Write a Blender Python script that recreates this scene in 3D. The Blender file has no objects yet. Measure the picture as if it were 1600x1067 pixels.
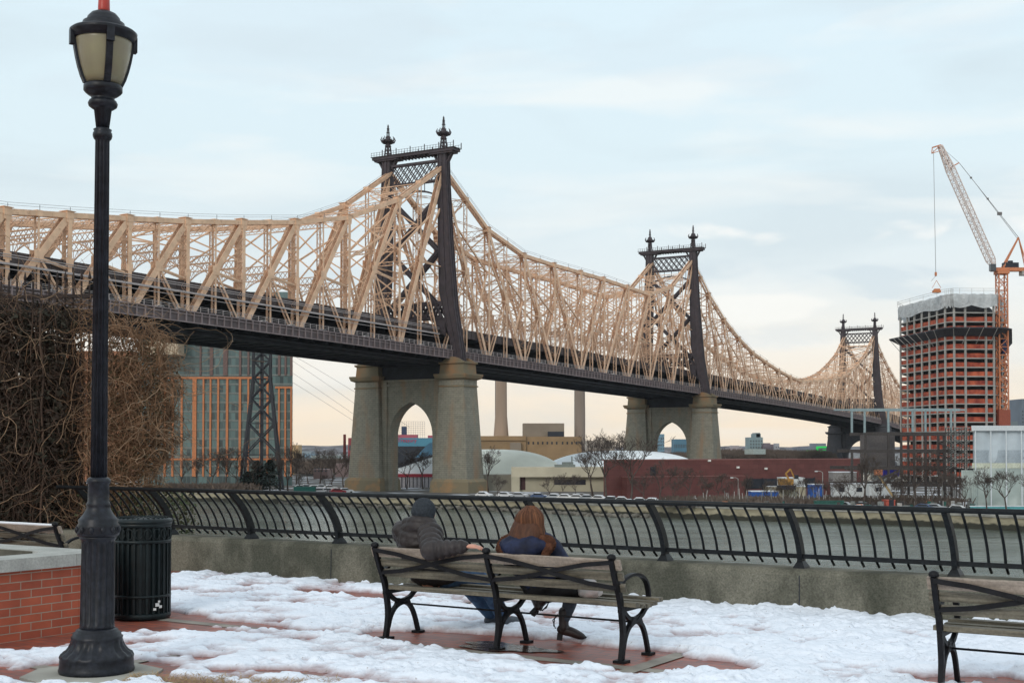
# a bridge seen from a snowy riverside plaza
import bpy, math, random
import numpy as np
from mathutils import Vector, Matrix
R = math.radians
random.seed(7); rng = np.random.default_rng(7)
SC = bpy.context.scene
COL = SC.collection
# ------------------------------------------------------------------ camera
EYE = 1.65            # eye above the plaza
WZ = -13.85           # river level
GZ = -11.5            # island ground level
F = 2000.0            # focal length in photo pixels (1600 wide)
cam_d = bpy.data.cameras.new('camera'); cam = bpy.data.objects.new('camera', cam_d); COL.objects.link(cam)
cam.location = (0, 0, EYE); cam.rotation_euler = (R(90) + 0.022, 0, 0)
cam_d.sensor_width = 36; cam_d.lens = 36 * F / 1600; cam_d.shift_y = 119.5 / 1600
cam_d.clip_start = 0.1; cam_d.clip_end = 12000
SC.camera = cam
# ------------------------------------------------------------------ sky
SUN_EL, SUN_AZ = R(28), R(205)
wd = bpy.data.worlds.new('World'); SC.world = wd; wd.use_nodes = True
nt = wd.node_tree; nt.nodes.clear(); N = nt.nodes.new; L = nt.links.new
out = N('ShaderNodeOutputWorld')
skyt = N('ShaderNodeTexSky'); skyt.sky_type = 'NISHITA'; skyt.sun_disc = False
skyt.sun_elevation = SUN_EL; skyt.sun_rotation = SUN_AZ; skyt.dust_density = 3.0
bg1 = N('ShaderNodeBackground'); bg1.inputs[1].default_value = 0.1; L(skyt.outputs[0], bg1.inputs[0])
tc = N('ShaderNodeTexCoord'); sep = N('ShaderNodeSeparateXYZ'); L(tc.outputs['Generated'], sep.inputs[0])
ramp = N('ShaderNodeValToRGB'); L(sep.outputs[2], ramp.inputs[0])
cr = ramp.color_ramp
stops = [(0.0, (0.98, 0.82, 0.62)), (0.035, (1.0, 0.87, 0.70)), (0.075, (0.94, 0.90, 0.82)), (0.13, (0.77, 0.84, 0.86)), (0.22, (0.72, 0.85, 0.90)), (0.36, (0.71, 0.86, 0.94)), (0.7, (0.74, 0.83, 0.90)), (1.0, (0.78, 0.85, 0.9))]
while len(cr.elements) < len(stops): cr.elements.new(0.5)
for e, (p, c) in zip(cr.elements, stops): e.position = p; e.color = (*c, 1)
def cloud(scale, sx, sz, lo, hi, seed):
    mp = N('ShaderNodeMapping'); mp.inputs['Scale'].default_value = (sx, sx, sz); mp.inputs['Location'].default_value = (seed, seed * 2, seed * 0.7)
    L(tc.outputs['Generated'], mp.inputs[0])
    no = N('ShaderNodeTexNoise'); no.inputs['Scale'].default_value = scale; no.inputs['Detail'].default_value = 5; no.inputs['Roughness'].default_value = 0.5
    no.inputs['Distortion'].default_value = 0.4
    L(mp.outputs[0], no.inputs[0])
    mr = N('ShaderNodeMapRange'); mr.inputs[1].default_value = lo; mr.inputs[2].default_value = hi; L(no.outputs[0], mr.inputs[0])
    return mr.outputs[0]
def mixc(fac, a, b, mode='MIX'):
    m = N('ShaderNodeMix'); m.data_type = 'RGBA'; m.blend_type = mode
    if isinstance(fac, (int, float)): m.inputs[0].default_value = fac
    else: L(fac, m.inputs[0])
    for i, v in ((6, a), (7, b)):
        if isinstance(v, tuple): m.inputs[i].default_value = (*v, 1)
        else: L(v, m.inputs[i])
    return m.outputs[2]
c1 = cloud(3.4, 1, 5.0, 0.46, 0.66, 3.1)      # soft darker grey-blue banks
c2 = cloud(3.6, 1, 6.0, 0.50, 0.66, 9.4)      # pale warm breaks
def mul(a, k):
    m = N('ShaderNodeMath'); m.operation = 'MULTIPLY'; m.use_clamp = True
    L(a, m.inputs[0])
    if isinstance(k, (int, float)): m.inputs[1].default_value = k
    else: L(k, m.inputs[1])
    return m.outputs[0]
dim = N('ShaderNodeMix'); dim.data_type = 'RGBA'
col = mixc(mul(c1, 0.50), ramp.outputs[0], (0.61, 0.71, 0.76))
col = mixc(mul(c2, 0.55), col, (0.93, 0.94, 0.91))
def math_(op, a, b=None, c=None):
    m = N('ShaderNodeMath'); m.operation = op
    for i, v in enumerate((a, b, c)):
        if v is None: continue
        if isinstance(v, (int, float)): m.inputs[i].default_value = v
        else: L(v, m.inputs[i])
    return m.outputs[0]
def bank(cx, cz, rx, rz, seed, k):          # a cloud bank of given heading and height, broken up by noise
    dx = math_('MULTIPLY', math_('ADD', sep.outputs[0], -cx), 1 / rx); dzz = math_('MULTIPLY', math_('ADD', sep.outputs[2], -cz), 1 / rz)
    d2 = math_('ADD', math_('MULTIPLY', dx, dx), math_('MULTIPLY', dzz, dzz))
    n1 = cloud(7, 1, 3.2, 0.36, 0.66, seed)
    e = math_('MULTIPLY_ADD', n1, 1.7, math_('MULTIPLY', d2, -1.0))
    mr = N('ShaderNodeMapRange'); mr.interpolation_type = 'SMOOTHSTEP'; mr.inputs[1].default_value = 0.05; mr.inputs[2].default_value = 0.75; L(e, mr.inputs[0])
    front = N('ShaderNodeMapRange'); front.inputs[1].default_value = 0; front.inputs[2].default_value = .2; L(sep.outputs[1], front.inputs[0])
    return mul(mul(mr.outputs[0], front.outputs[0]), k)
col = mixc(bank(0.27, 0.160, 0.20, 0.016, 5.0, 0.85), col, (0.95, 0.95, 0.92))
col = mixc(bank(0.30, 0.122, 0.17, 0.026, 2.2, 0.62), col, (0.62, 0.72, 0.78))
col = mixc(bank(0.16, 0.105, 0.07, 0.012, 8.2, 0.7), col, (0.96, 0.95, 0.90))
col = mixc(bank(0.22, 0.085, 0.16, 0.014, 6.2, 0.35), col, (0.68, 0.75, 0.79))
col = mixc(bank(-0.05, 0.30, 0.45, 0.05, 1.2, 0.28), col, (0.68, 0.77, 0.83))
bg2 = N('ShaderNodeBackground'); bg2.inputs[1].default_value = 1.07; L(col, bg2.inputs[0])
mx = N('ShaderNodeMixShader'); mx.inputs[0].default_value = 0.93; L(bg1.outputs[0], mx.inputs[1]); L(bg2.outputs[0], mx.inputs[2]); L(mx.outputs[0], out.inputs[0])
# ------------------------------------------------------------------ sun (veiled by cloud)
sl = bpy.data.lights.new('sun', 'SUN'); sl.energy = 0.9; sl.angle = R(18); sl.color = (1.0, 0.93, 0.84)
so = bpy.data.objects.new('sun', sl); COL.objects.link(so)
so.rotation_euler = (R(90) - SUN_EL, 0, R(180) - SUN_AZ)
vs = SC.view_settings; vs.view_transform = 'Standard'; vs.look = 'None'; vs.exposure = 0.05; vs.gamma = 1.0
SC.cycles.max_bounces = 6; SC.cycles.transparent_max_bounces = 12
# ------------------------------------------------------------------ helpers: placing
def xs(px, D): return (px - 800) / F * D            # photo column at distance D -> metres
def zs(py, D): return EYE + (697 - py) / F * D      # photo row at distance D -> height
# ------------------------------------------------------------------ helpers: objects
def tag(o, label=None, cat=None, group=None, kind=None):
    if label: o['label'] = label
    if cat: o['category'] = cat
    if group: o['group'] = group
    if kind: o['kind'] = kind
    return o
def thing(name, label, cat, loc=(0, 0, 0), rz=0, group=None):
    o = bpy.data.objects.new(name, None); COL.objects.link(o); o.empty_display_size = 0.2
    o.location = loc; o.rotation_euler = (0, 0, rz)
    return tag(o, label, cat, group)
KIDS = {}
def dup(root, loc, rz=0, label=None, scale=None, group=None):
    r = root.copy(); COL.objects.link(r); r.location = loc; r.rotation_euler = (0, 0, rz)
    if scale: r.scale = (scale, scale, scale)
    if label: r['label'] = label
    if group: r['group'] = group
    KIDS[r.name] = []
    for ch in KIDS.get(root.name, []):
        c = ch.copy(); COL.objects.link(c); c.parent = r; KIDS[r.name].append(c)
        for g in KIDS.get(ch.name, []):
            d = g.copy(); COL.objects.link(d); d.parent = c; KIDS.setdefault(c.name, []).append(d)
    return r
class MB:
    def __init__(s): s.v = []; s.f = []; s.m = []; s.sm = []
    def add(s, vs, fs, mi=0, smooth=False):
        b = len(s.v); s.v.extend([tuple(p) for p in vs])
        for f in fs: s.f.append([b + i for i in f]); s.m.append(mi); s.sm.append(smooth)
    def hexa(s, p, mi=0):
        s.add(p, [(0, 3, 2, 1), (4, 5, 6, 7), (0, 1, 5, 4), (1, 2, 6, 5), (2, 3, 7, 6), (3, 0, 4, 7)], mi)
    def box(s, x0, x1, y0, y1, z0, z1, mi=0):
        s.hexa([(x0, y0, z0), (x1, y0, z0), (x1, y1, z0), (x0, y1, z0), (x0, y0, z1), (x1, y0, z1), (x1, y1, z1), (x0, y1, z1)], mi)
    def beam(s, p, q, w, h=None, side=None, mi=0):
        """rectangular bar from p to q; w = size along `side`, h = the other way"""
        h = h or w; p = Vector(p); q = Vector(q); d = q - p
        if d.length < 1e-6: return
        d.normalize()
        a = Vector(side) if side else (Vector((0, 0, 1)) if abs(d.z) < 0.9 else Vector((1, 0, 0)))
        a = a - d * a.dot(d)
        if a.length < 1e-4: a = Vector((0, 1, 0)) - d * d.y
        a.normalize(); b = d.cross(a); a *= w / 2; b *= h / 2
        s.hexa([p - a - b, p + a - b, p + a + b, p - a + b, q - a - b, q + a - b, q + a + b, q - a + b], mi)
    def tube(s, pts, r, n=6, mi=0, smooth=True, cap=True, flat=1.0, fdir=None):
        pts = [Vector(p) for p in pts]; k = len(pts)
        rs = r if hasattr(r, '__len__') else [r] * k
        prev = None; rings = []
        for i in range(k):
            d = (pts[min(i + 1, k - 1)] - pts[max(i - 1, 0)])
            d = d.normalized() if d.length > 1e-9 else Vector((0, 0, 1))
            if fdir is not None: a = Vector(fdir)
            elif prev is None: a = Vector((0, 0, 1)) if abs(d.z) < 0.9 else Vector((1, 0, 0))
            else: a = prev
            a = a - d * a.dot(d)
            if a.length < 1e-5: a = d.orthogonal()
            a.normalize(); prev = a; b = d.cross(a)
            rings.append([pts[i] + a * (rs[i] * math.cos(2 * math.pi * j / n + .4)) + b * (rs[i] * flat * math.sin(2 * math.pi * j / n + .4)) for j in range(n)])
        vs = [v for rg in rings for v in rg]; fs = []
        for i in range(k - 1):
            for j in range(n):
                j2 = (j + 1) % n; fs.append((i * n + j, i * n + j2, (i + 1) * n + j2, (i + 1) * n + j))
        if cap: fs.append(tuple(range(n - 1, -1, -1))); fs.append(tuple((k - 1) * n + j for j in range(n)))
        s.add(vs, fs, mi, smooth)
    def lathe(s, prof, n=32, c=(0, 0, 0), mi=0, smooth=True, flute=None, seg=None):
        vs = []; fs = []; k = len(prof)
        for i, pr in enumerate(prof):
            r, z = pr[0], pr[1]; fl = pr[2] if len(pr) > 2 else 0
            for j in range(n):
                a = 2 * math.pi * j / n
                rr = r * (1 - fl * (0.5 - 0.5 * math.cos(a * (flute or 1))))
                vs.append((c[0] + rr * math.cos(a), c[1] + rr * math.sin(a), c[2] + z))
        for i in range(k - 1):
            for j in range(n):
                j2 = (j + 1) % n; fs.append((i * n + j, i * n + j2, (i + 1) * n + j2, (i + 1) * n + j))
        fs.append(tuple(range(n - 1, -1, -1))); fs.append(tuple((k - 1) * n + j for j in range(n)))
        s.add(vs, fs, mi, smooth)
    def loft(s, rings, mi=0, smooth=False, cap=True):
        n = len(rings[0]); vs = [v for r in rings for v in r]; fs = []
        for i in range(len(rings) - 1):
            for j in range(n):
                j2 = (j + 1) % n; fs.append((i * n + j, i * n + j2, (i + 1) * n + j2, (i + 1) * n + j))
        if cap: fs.append(tuple(range(n - 1, -1, -1))); fs.append(tuple((len(rings) - 1) * n + j for j in range(n)))
        s.add(vs, fs, mi, smooth)
    def extrude(s, poly, vec, mi=0):
        v = Vector(vec); a = [Vector(p) for p in poly]; n = len(a)
        s.add(a + [p + v for p in a], [tuple(range(n - 1, -1, -1)), tuple(range(n, 2 * n))] + [(j, (j + 1) % n, n + (j + 1) % n, n + j) for j in range(n)], mi)
    def ell(s, c, r, nu=16, nv=10, rot=None, mi=0):
        vs = []; fs = []
        M = rot or Matrix.Identity(3)
        for i in range(nv + 1):
            t = math.pi * i / nv
            for j in range(nu):
                a = 2 * math.pi * j / nu
                p = M @ Vector((r[0] * math.sin(t) * math.cos(a), r[1] * math.sin(t) * math.sin(a), r[2] * math.cos(t)))
                vs.append((c[0] + p.x, c[1] + p.y, c[2] + p.z))
        for i in range(nv):
            for j in range(nu):
                j2 = (j + 1) % nu; fs.append((i * nu + j, (i + 1) * nu + j, (i + 1) * nu + j2, i * nu + j2))
        s.add(vs, fs, mi, True)
    def build(s, name, mat, parent=None, off=None):
        me = bpy.data.meshes.new(name)
        v = s.v
        if off is not None: v = [(a - off[0], b - off[1], c - off[2]) for a, b, c in v]
        me.from_pydata(v, [], s.f)
        mats = mat if isinstance(mat, (list, tuple)) else [mat]
        for m in mats: me.materials.append(m)
        me.polygons.foreach_set('material_index', s.m); me.polygons.foreach_set('use_smooth', s.sm)
        me.update()
        o = bpy.data.objects.new(name, me); COL.objects.link(o)
        if parent is not None: o.parent = parent; KIDS.setdefault(parent.name, []).append(o)
        return o
def struct(name, mb, mat): return tag(mb.build(name, mat), kind='structure')
# ------------------------------------------------------------------ helpers: materials
def M(name, rgb, rough=0.7, var=0.15, scale=3.0, bump=0.0, metal=0.0, bscale=None, rgb2=None, lo=0.35, hi=0.65, stretch=None, coord='Object', spec=0.5, detail=4, alpha=None, emit=None, trans=None, bdist=0.02, grain=None):
    m = bpy.data.materials.new(name); m.use_nodes = True; t = m.node_tree; b = t.nodes['Principled BSDF']
    b.inputs['Roughness'].default_value = rough; b.inputs['Metallic'].default_value = metal
    b.inputs['Specular IOR Level'].default_value = spec
    if alpha is not None: b.inputs['Alpha'].default_value = alpha
    if trans is not None: b.inputs['Transmission Weight'].default_value = trans
    if emit: b.inputs['Emission Color'].default_value = (*emit[0], 1); b.inputs['Emission Strength'].default_value = emit[1]
    tcn = t.nodes.new('ShaderNodeTexCoord'); src = tcn.outputs[coord]
    if stretch:
        mp = t.nodes.new('ShaderNodeMapping'); mp.inputs['Scale'].default_value = stretch; t.links.new(src, mp.inputs[0]); src = mp.outputs[0]
    no = t.nodes.new('ShaderNodeTexNoise'); no.inputs['Scale'].default_value = scale; no.inputs['Detail'].default_value = detail
    t.links.new(src, no.inputs[0])
    mr = t.nodes.new('ShaderNodeMapRange'); mr.inputs[1].default_value = lo; mr.inputs[2].default_value = hi; t.links.new(no.outputs[0], mr.inputs[0])
    mi = t.nodes.new('ShaderNodeMix'); mi.data_type = 'RGBA'; t.links.new(mr.outputs[0], mi.inputs[0])
    a = tuple(c * (1 - var) for c in rgb); c2 = rgb2 or tuple(min(1, c * (1 + var)) for c in rgb)
    mi.inputs[6].default_value = (*a, 1); mi.inputs[7].default_value = (*c2, 1)
    if grain:
        ng = t.nodes.new('ShaderNodeTexNoise'); ng.inputs['Scale'].default_value = grain[0]; ng.inputs['Detail'].default_value = 8; ng.inputs['Roughness'].default_value = .7; t.links.new(tcn.outputs[coord], ng.inputs[0])
        rg = t.nodes.new('ShaderNodeMapRange'); rg.inputs[1].default_value = .3; rg.inputs[2].default_value = .7; rg.inputs[3].default_value = 1 - grain[1]; rg.inputs[4].default_value = 1 + grain[1]; t.links.new(ng.outputs[0], rg.inputs[0])
        mg = t.nodes.new('ShaderNodeMix'); mg.data_type = 'RGBA'; mg.blend_type = 'MULTIPLY'; mg.inputs[0].default_value = 1; t.links.new(mi.outputs[2], mg.inputs[6]); t.links.new(rg.outputs[0], mg.inputs[7]); mi = mg
    t.links.new(mi.outputs[2], b.inputs['Base Color'])
    if bump:
        n2 = t.nodes.new('ShaderNodeTexNoise'); n2.inputs['Scale'].default_value = bscale or scale * 4; n2.inputs['Detail'].default_value = 5
        t.links.new(src, n2.inputs[0])
        bp = t.nodes.new('ShaderNodeBump'); bp.inputs['Strength'].default_value = bump; bp.inputs['Distance'].default_value = bdist
        t.links.new(n2.outputs[0], bp.inputs['Height']); t.links.new(bp.outputs[0], b.inputs['Normal'])
    m['mixnode'] = mi.name
    return m
def nodes_of(m):
    t = m.node_tree; return t, t.nodes['Principled BSDF'], t.nodes[m['mixnode']]
def brick_mat(name, c1_, c2_, mortar, w, h, ms, rough=0.85, kind='Z', bump=0.3, stain=None, sscale=0.15):
    """masonry in real metres; kind 'Z': courses up the wall, 'XY': paving"""
    m = bpy.data.materials.new(name); m.use_nodes = True; t = m.node_tree; b = t.nodes['Principled BSDF']; b.inputs['Roughness'].default_value = rough
    tcn = t.nodes.new('ShaderNodeTexCoord'); vec = tcn.outputs['Object']
    if kind == 'Z':
        sp = t.nodes.new('ShaderNodeSeparateXYZ'); t.links.new(vec, sp.inputs[0])
        ad = t.nodes.new('ShaderNodeMath'); t.links.new(sp.outputs[0], ad.inputs[0]); t.links.new(sp.outputs[1], ad.inputs[1])
        cb = t.nodes.new('ShaderNodeCombineXYZ'); t.links.new(ad.outputs[0], cb.inputs[0]); t.links.new(sp.outputs[2], cb.inputs[1]); v2 = cb.outputs[0]
    else: v2 = vec
    br = t.nodes.new('ShaderNodeTexBrick'); t.links.new(v2, br.inputs[0]); br.inputs['Scale'].default_value = 1
    br.inputs['Brick Width'].default_value = w; br.inputs['Row Height'].default_value = h; br.inputs['Mortar Size'].default_value = ms
    br.inputs['Color1'].default_value = (*c1_, 1); br.inputs['Color2'].default_value = (*c2_, 1); br.inputs['Mortar'].default_value = (*mortar, 1)
    no = t.nodes.new('ShaderNodeTexNoise'); no.inputs['Scale'].default_value = 1.2 / w; no.inputs['Detail'].default_value = 6; t.links.new(vec, no.inputs[0])
    mr = t.nodes.new('ShaderNodeMapRange'); mr.inputs[3].default_value = 0.6; mr.inputs[4].default_value = 1.4; t.links.new(no.outputs[0], mr.inputs[0])
    mi = t.nodes.new('ShaderNodeMix'); mi.data_type = 'RGBA'; mi.blend_type = 'MULTIPLY'; mi.inputs[0].default_value = 0.8
    t.links.new(br.outputs[0], mi.inputs[6]); t.links.new(mr.outputs[0], mi.inputs[7]); res = mi.outputs[2]
    if stain:
        mp = t.nodes.new('ShaderNodeMapping'); mp.inputs['Scale'].default_value = (1, 1, 0.22); t.links.new(vec, mp.inputs[0])
        n3 = t.nodes.new('ShaderNodeTexNoise'); n3.inputs['Scale'].default_value = sscale; n3.inputs['Detail'].default_value = 6; t.links.new(mp.outputs[0], n3.inputs[0])
        m3 = t.nodes.new('ShaderNodeMapRange'); m3.inputs[1].default_value = 0.52; m3.inputs[2].default_value = 0.72; m3.inputs[4].default_value = 0.75; t.links.new(n3.outputs[0], m3.inputs[0])
        mj = t.nodes.new('ShaderNodeMix'); mj.data_type = 'RGBA'; t.links.new(m3.outputs[0], mj.inputs[0]); t.links.new(res, mj.inputs[6]); mj.inputs[7].default_value = (*stain, 1); res = mj.outputs[2]
    t.links.new(res, b.inputs['Base Color'])
    bp = t.nodes.new('ShaderNodeBump'); bp.inputs['Strength'].default_value = bump; bp.inputs['Distance'].default_value = h * 0.1; bp.invert = True
    t.links.new(br.outputs['Fac'], bp.inputs['Height']); t.links.new(bp.outputs[0], b.inputs['Normal'])
    return m
def vnoise(x, y, seed=0):
    x = np.asarray(x, float); y = np.asarray(y, float)
    xi = np.floor(x).astype(np.int64); yi = np.floor(y).astype(np.int64); fx = x - xi; fy = y - yi
    fx = fx * fx * (3 - 2 * fx); fy = fy * fy * (3 - 2 * fy)
    def h(a, b):
        n = (a * 374761393 + b * 668265263 + seed * 1442695041) & 0x7fffffff
        n = ((n ^ (n >> 13)) * 1274126177) & 0x7fffffff
        return ((n ^ (n >> 16)) & 0xffff) / 65535.0
    return (h(xi, yi) * (1 - fx) + h(xi + 1, yi) * fx) * (1 - fy) + (h(xi, yi + 1) * (1 - fx) + h(xi + 1, yi + 1) * fx) * fy
def fbm(x, y, oct=4, seed=0, gain=0.5):
    s = 0; a = 1; t = 0
    for i in range(oct): s = s + a * vnoise(x * 2 ** i, y * 2 ** i, seed + i); t += a; a *= gain
    return s / t
ORD = ['first', 'second', 'third', 'fourth', 'fifth', 'sixth', 'seventh', 'eighth', 'ninth', 'tenth', 'eleventh', 'twelfth', 'thirteenth', 'fourteenth', 'fifteenth', 'sixteenth', 'seventeenth', 'eighteenth', 'nineteenth', 'twentieth']
HAZE = 0.00004
# ================================================================== the big setting
m_water = M('river_water', (0.075, 0.095, 0.072), rough=0.14, var=0.2, scale=0.035, stretch=(.35, 2.2, 1), spec=0.5, rgb2=(0.15, 0.17, 0.145), lo=.4, hi=.62, detail=6)
t, b_, mx_ = nodes_of(m_water)
tcw = t.nodes.new('ShaderNodeTexCoord')
h = None
for sc_, st, dist in ((0.06, (.5, 2.2, 1), 1.2), (0.3, (.6, 1.9, 1), 0.9), (1.4, (.7, 1.6, 1), 0.3)):
    mp = t.nodes.new('ShaderNodeMapping'); mp.inputs['Scale'].default_value = st; mp.inputs['Rotation'].default_value = (0, 0, 0.6); t.links.new(tcw.outputs['Object'], mp.inputs[0])
    n_ = t.nodes.new('ShaderNodeTexNoise'); n_.inputs['Scale'].default_value = sc_; n_.inputs['Detail'].default_value = 4; t.links.new(mp.outputs[0], n_.inputs[0])
    bp = t.nodes.new('ShaderNodeBump'); bp.inputs['Strength'].default_value = 0.8; bp.inputs['Distance'].default_value = dist; t.links.new(n_.outputs[0], bp.inputs['Height'])
    if h: t.links.new(h, bp.inputs['Normal'])
    h = bp.outputs[0]
t.links.new(h, b_.inputs['Normal'])
mb = MB(); mb.add([(-2600, -300, WZ), (2600, -300, WZ), (2600, 3600, WZ), (-2600, 3600, WZ)], [(0, 1, 2, 3)]); struct('water', mb, m_water)
m_isl = M('island_ground_mat', (0.13, 0.12, 0.11), rough=0.95, var=0.2, scale=0.11, rgb2=(0.62, 0.65, 0.70), lo=0.56, hi=0.66, bump=0.4, bscale=1.2, bdist=0.3)
shore = [(-420, 500), (-250, 430), (-101, 364.7), (-80.7, 356), (-62.5, 348), (-40, 326), (-12.5, 316), (7.7, 298), (20.6, 282), (30.7, 279), (44.7, 269.6), (64.7, 258), (80.6, 248), (93, 233), (170, 185), (300, 90)]
AWAY = Vector((0.42, 0.91))
mb = MB()
far = [(x + AWAY.x * 235 - 8, y + AWAY.y * 235) for x, y in shore]
top = [(x + 0.4, y + 0.6, GZ) for x, y in shore] + [(x, y, GZ) for x, y in reversed(far)]
n = len(top)
mb.add(top + [(x, y, WZ - 2) for x, y, z in top], [tuple(range(n))] + [(j, j + n, (j + 1) % n + n, (j + 1) % n) for j in range(n)])
struct('island_ground', mb, m_isl)
# seawall along the island
m_sw = M('seawall_stone', (0.30, 0.27, 0.19), rough=0.9, var=0.35, scale=0.35, bump=0.6, bscale=1.5, bdist=0.2, stretch=(1, 1, 2.5), lo=0.3, hi=0.7)
t, b_, mx_ = nodes_of(m_sw)   # wet weed band at the tide line
g_ = t.nodes.new('ShaderNodeNewGeometry'); sp = t.nodes.new('ShaderNodeSeparateXYZ'); t.links.new(g_.outputs['Position'], sp.inputs[0])
n_ = t.nodes.new('ShaderNodeTexNoise'); n_.inputs['Scale'].default_value = 0.5; n_.inputs['Detail'].default_value = 5; t.links.new(g_.outputs['Position'], n_.inputs[0])
ad = t.nodes.new('ShaderNodeMath'); ad.operation = 'MULTIPLY_ADD'; ad.inputs[1].default_value = -1.6; t.links.new(n_.outputs[0], ad.inputs[0]); t.links.new(sp.outputs[2], ad.inputs[2])
mr = t.nodes.new('ShaderNodeMapRange'); mr.inputs[1].default_value = WZ + 0.2; mr.inputs[2].default_value = WZ + 0.5; t.links.new(ad.outputs[0], mr.inputs[0])
m2 = t.nodes.new('ShaderNodeMix'); m2.data_type = 'RGBA'; t.links.new(mr.outputs[0], m2.inputs[0]); m2.inputs[6].default_value = (0.035, 0.035, 0.025, 1); t.links.new(mx_.outputs[2], m2.inputs[7]); t.links.new(m2.outputs[2], b_.inputs['Base Color'])
sw = thing('seawall', 'long weathered stone seawall along the island with a dark tide line', 'seawall', (0, 280, WZ))
mb = MB()
for (x0, y0), (x1, y1) in zip(shore[:-1], shore[1:]):
    mb.hexa([(x0, y0, WZ - 2), (x1, y1, WZ - 2), (x1 + .5, y1 + .9, WZ - 2), (x0 + .5, y0 + .9, WZ - 2), (x0, y0, GZ + .02), (x1, y1, GZ + .02), (x1 + .5, y1 + .9, GZ + .02), (x0 + .5, y0 + .9, GZ + .02)])
mb.build('wall_face', m_sw, sw, off=(0, 280, WZ))
mb = MB()
for (x0, y0), (x1, y1) in zip(shore[5:-1], shore[6:]):
    mb.hexa([(x0 - .15, y0 - .15, GZ + .02), (x1 - .15, y1 - .15, GZ + .02), (x1 + .7, y1 + 1.2, GZ + .02), (x0 + .7, y0 + 1.2, GZ + .02), (x0 - .15, y0 - .15, GZ + .45), (x1 - .15, y1 - .15, GZ + .45), (x1 + .7, y1 + 1.2, GZ + .45), (x0 + .7, y0 + 1.2, GZ + .45)])
m_conc = M('old_concrete', (0.34, 0.33, 0.29), rough=0.9, var=0.25, scale=1.5, bump=0.4, bscale=6)
mb.build('coping', M('coping_stone', (0.27, 0.265, 0.24), rough=0.9, var=0.3, scale=0.5), sw, off=(0, 280, WZ))
# shoreline riprap
m_rock = M('riprap_rock', (0.14, 0.13, 0.11), rough=0.95, var=0.4, scale=0.7)
mb = MB()
for i in range(700):
    k = random.choice([4, 5, 5, 6, 6, 6, 7, 7, 8]); (x0, y0), (x1, y1) = shore[k], shore[k + 1]; q = random.random()
    r_ = random.uniform(.35, .9); c_ = (x0 + (x1 - x0) * q - random.uniform(0, .8), y0 + (y1 - y0) * q - random.uniform(0.2, 1.6), WZ + random.uniform(-.2, .5))
    mb.ell(c_, (r_, r_ * random.uniform(.6, 1), r_ * .6), 6, 4, Matrix.Rotation(random.uniform(0, 3), 3, 'Z'))
for i in range(len(mb.sm)): mb.sm[i] = False
tag(mb.build('riprap', m_rock), 'dark wet rocks heaped at the foot of the island seawall', 'rocks', kind='stuff')
# Queens shore and land beyond
mb = MB()
qn = [(-1500, 1500), (-500, 980), (60, 760), (190, 790), (330, 640), (700, 380), (1500, 100), (2500, 300), (2500, 3500), (-2500, 3500)]
n = len(qn); mb.add([(x, y, GZ - .6) for x, y in qn] + [(x, y, WZ - 2) for x, y in qn], [tuple(range(n))] + [(j, j + n, (j + 1) % n + n, (j + 1) % n) for j in range(n)])
struct('far_shore_ground', mb, m_isl)
m_hill = M('far_hill_mat', (0.10, 0.095, 0.10), rough=1, var=0.3, scale=0.05, rgb2=(0.26, 0.25, 0.27), lo=.45, hi=.7, detail=8)
mb = MB(); NX = 160; rows = [(2300, -14), (2350, -1), (2500, 1), (2700, -14)]
vs_ = []
for r_, (yy, zz) in enumerate(rows):
    for i in range(NX + 1):
        x = -1500 + 3000 * i / NX
        vs_.append((x, yy, zz if r_ in (0, 3) else zz + 6 * (fbm(np.array([x * 0.01]), np.array([r_ * 3.0]), 5, 5)[0] - .5) * 2 ))
mb.add(vs_, [(r_ * (NX + 1) + i, r_ * (NX + 1) + i + 1, (r_ + 1) * (NX + 1) + i + 1, (r_ + 1) * (NX + 1) + i) for r_ in range(3) for i in range(NX)], smooth=True)
struct('far_hills', mb, m_hill)
# ================================================================== the bridge
BX, BY, TH = -20.439, 369.722, 0.523
bridge = thing('cantilever_bridge', 'long tan steel cantilever truss bridge with dark towers on tall stone piers', 'bridge', (BX, BY, WZ), R(90) - TH)
def paint(name, rgb, var, rust=None):
    m = M(name, rgb, rough=0.65, var=var, scale=0.5, bump=0.0, detail=6)
    if rust:
        t, b, mx = nodes_of(m)
        n_ = t.nodes.new('ShaderNodeTexNoise'); n_.inputs['Scale'].default_value = 0.9; n_.inputs['Detail'].default_value = 8; n_.inputs['Roughness'].default_value = 0.75
        g = t.nodes.new('ShaderNodeTexCoord'); t.links.new(g.outputs['Object'], n_.inputs[0])
        r_ = t.nodes.new('ShaderNodeMapRange'); r_.inputs[1].default_value = 0.55; r_.inputs[2].default_value = 0.68; r_.inputs[4].default_value = 0.7; t.links.new(n_.outputs[0], r_.inputs[0])
        m2 = t.nodes.new('ShaderNodeMix'); m2.data_type = 'RGBA'; t.links.new(r_.outputs[0], m2.inputs[0]); t.links.new(mx.outputs[2], m2.inputs[6]); m2.inputs[7].default_value = (*rust, 1)
        t.links.new(m2.outputs[2], b.inputs['Base Color'])
    return m
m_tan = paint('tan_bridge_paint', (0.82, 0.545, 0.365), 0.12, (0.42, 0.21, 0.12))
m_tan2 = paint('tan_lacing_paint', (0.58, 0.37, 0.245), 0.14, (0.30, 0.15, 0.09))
m_dark = paint('dark_tower_paint', (0.045, 0.035, 0.043), 0.25, (0.10, 0.06, 0.05))
m_fasc = paint('grey_violet_fascia', (0.11, 0.086, 0.09), 0.2, (0.14, 0.08, 0.06))
m_flange = paint('violet_flange', (0.23, 0.185, 0.19), .15, (0.22, 0.13, 0.1))
m_under = M('dark_underside', (0.018, 0.021, 0.030), rough=0.8, var=0.3, scale=0.4)
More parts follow.
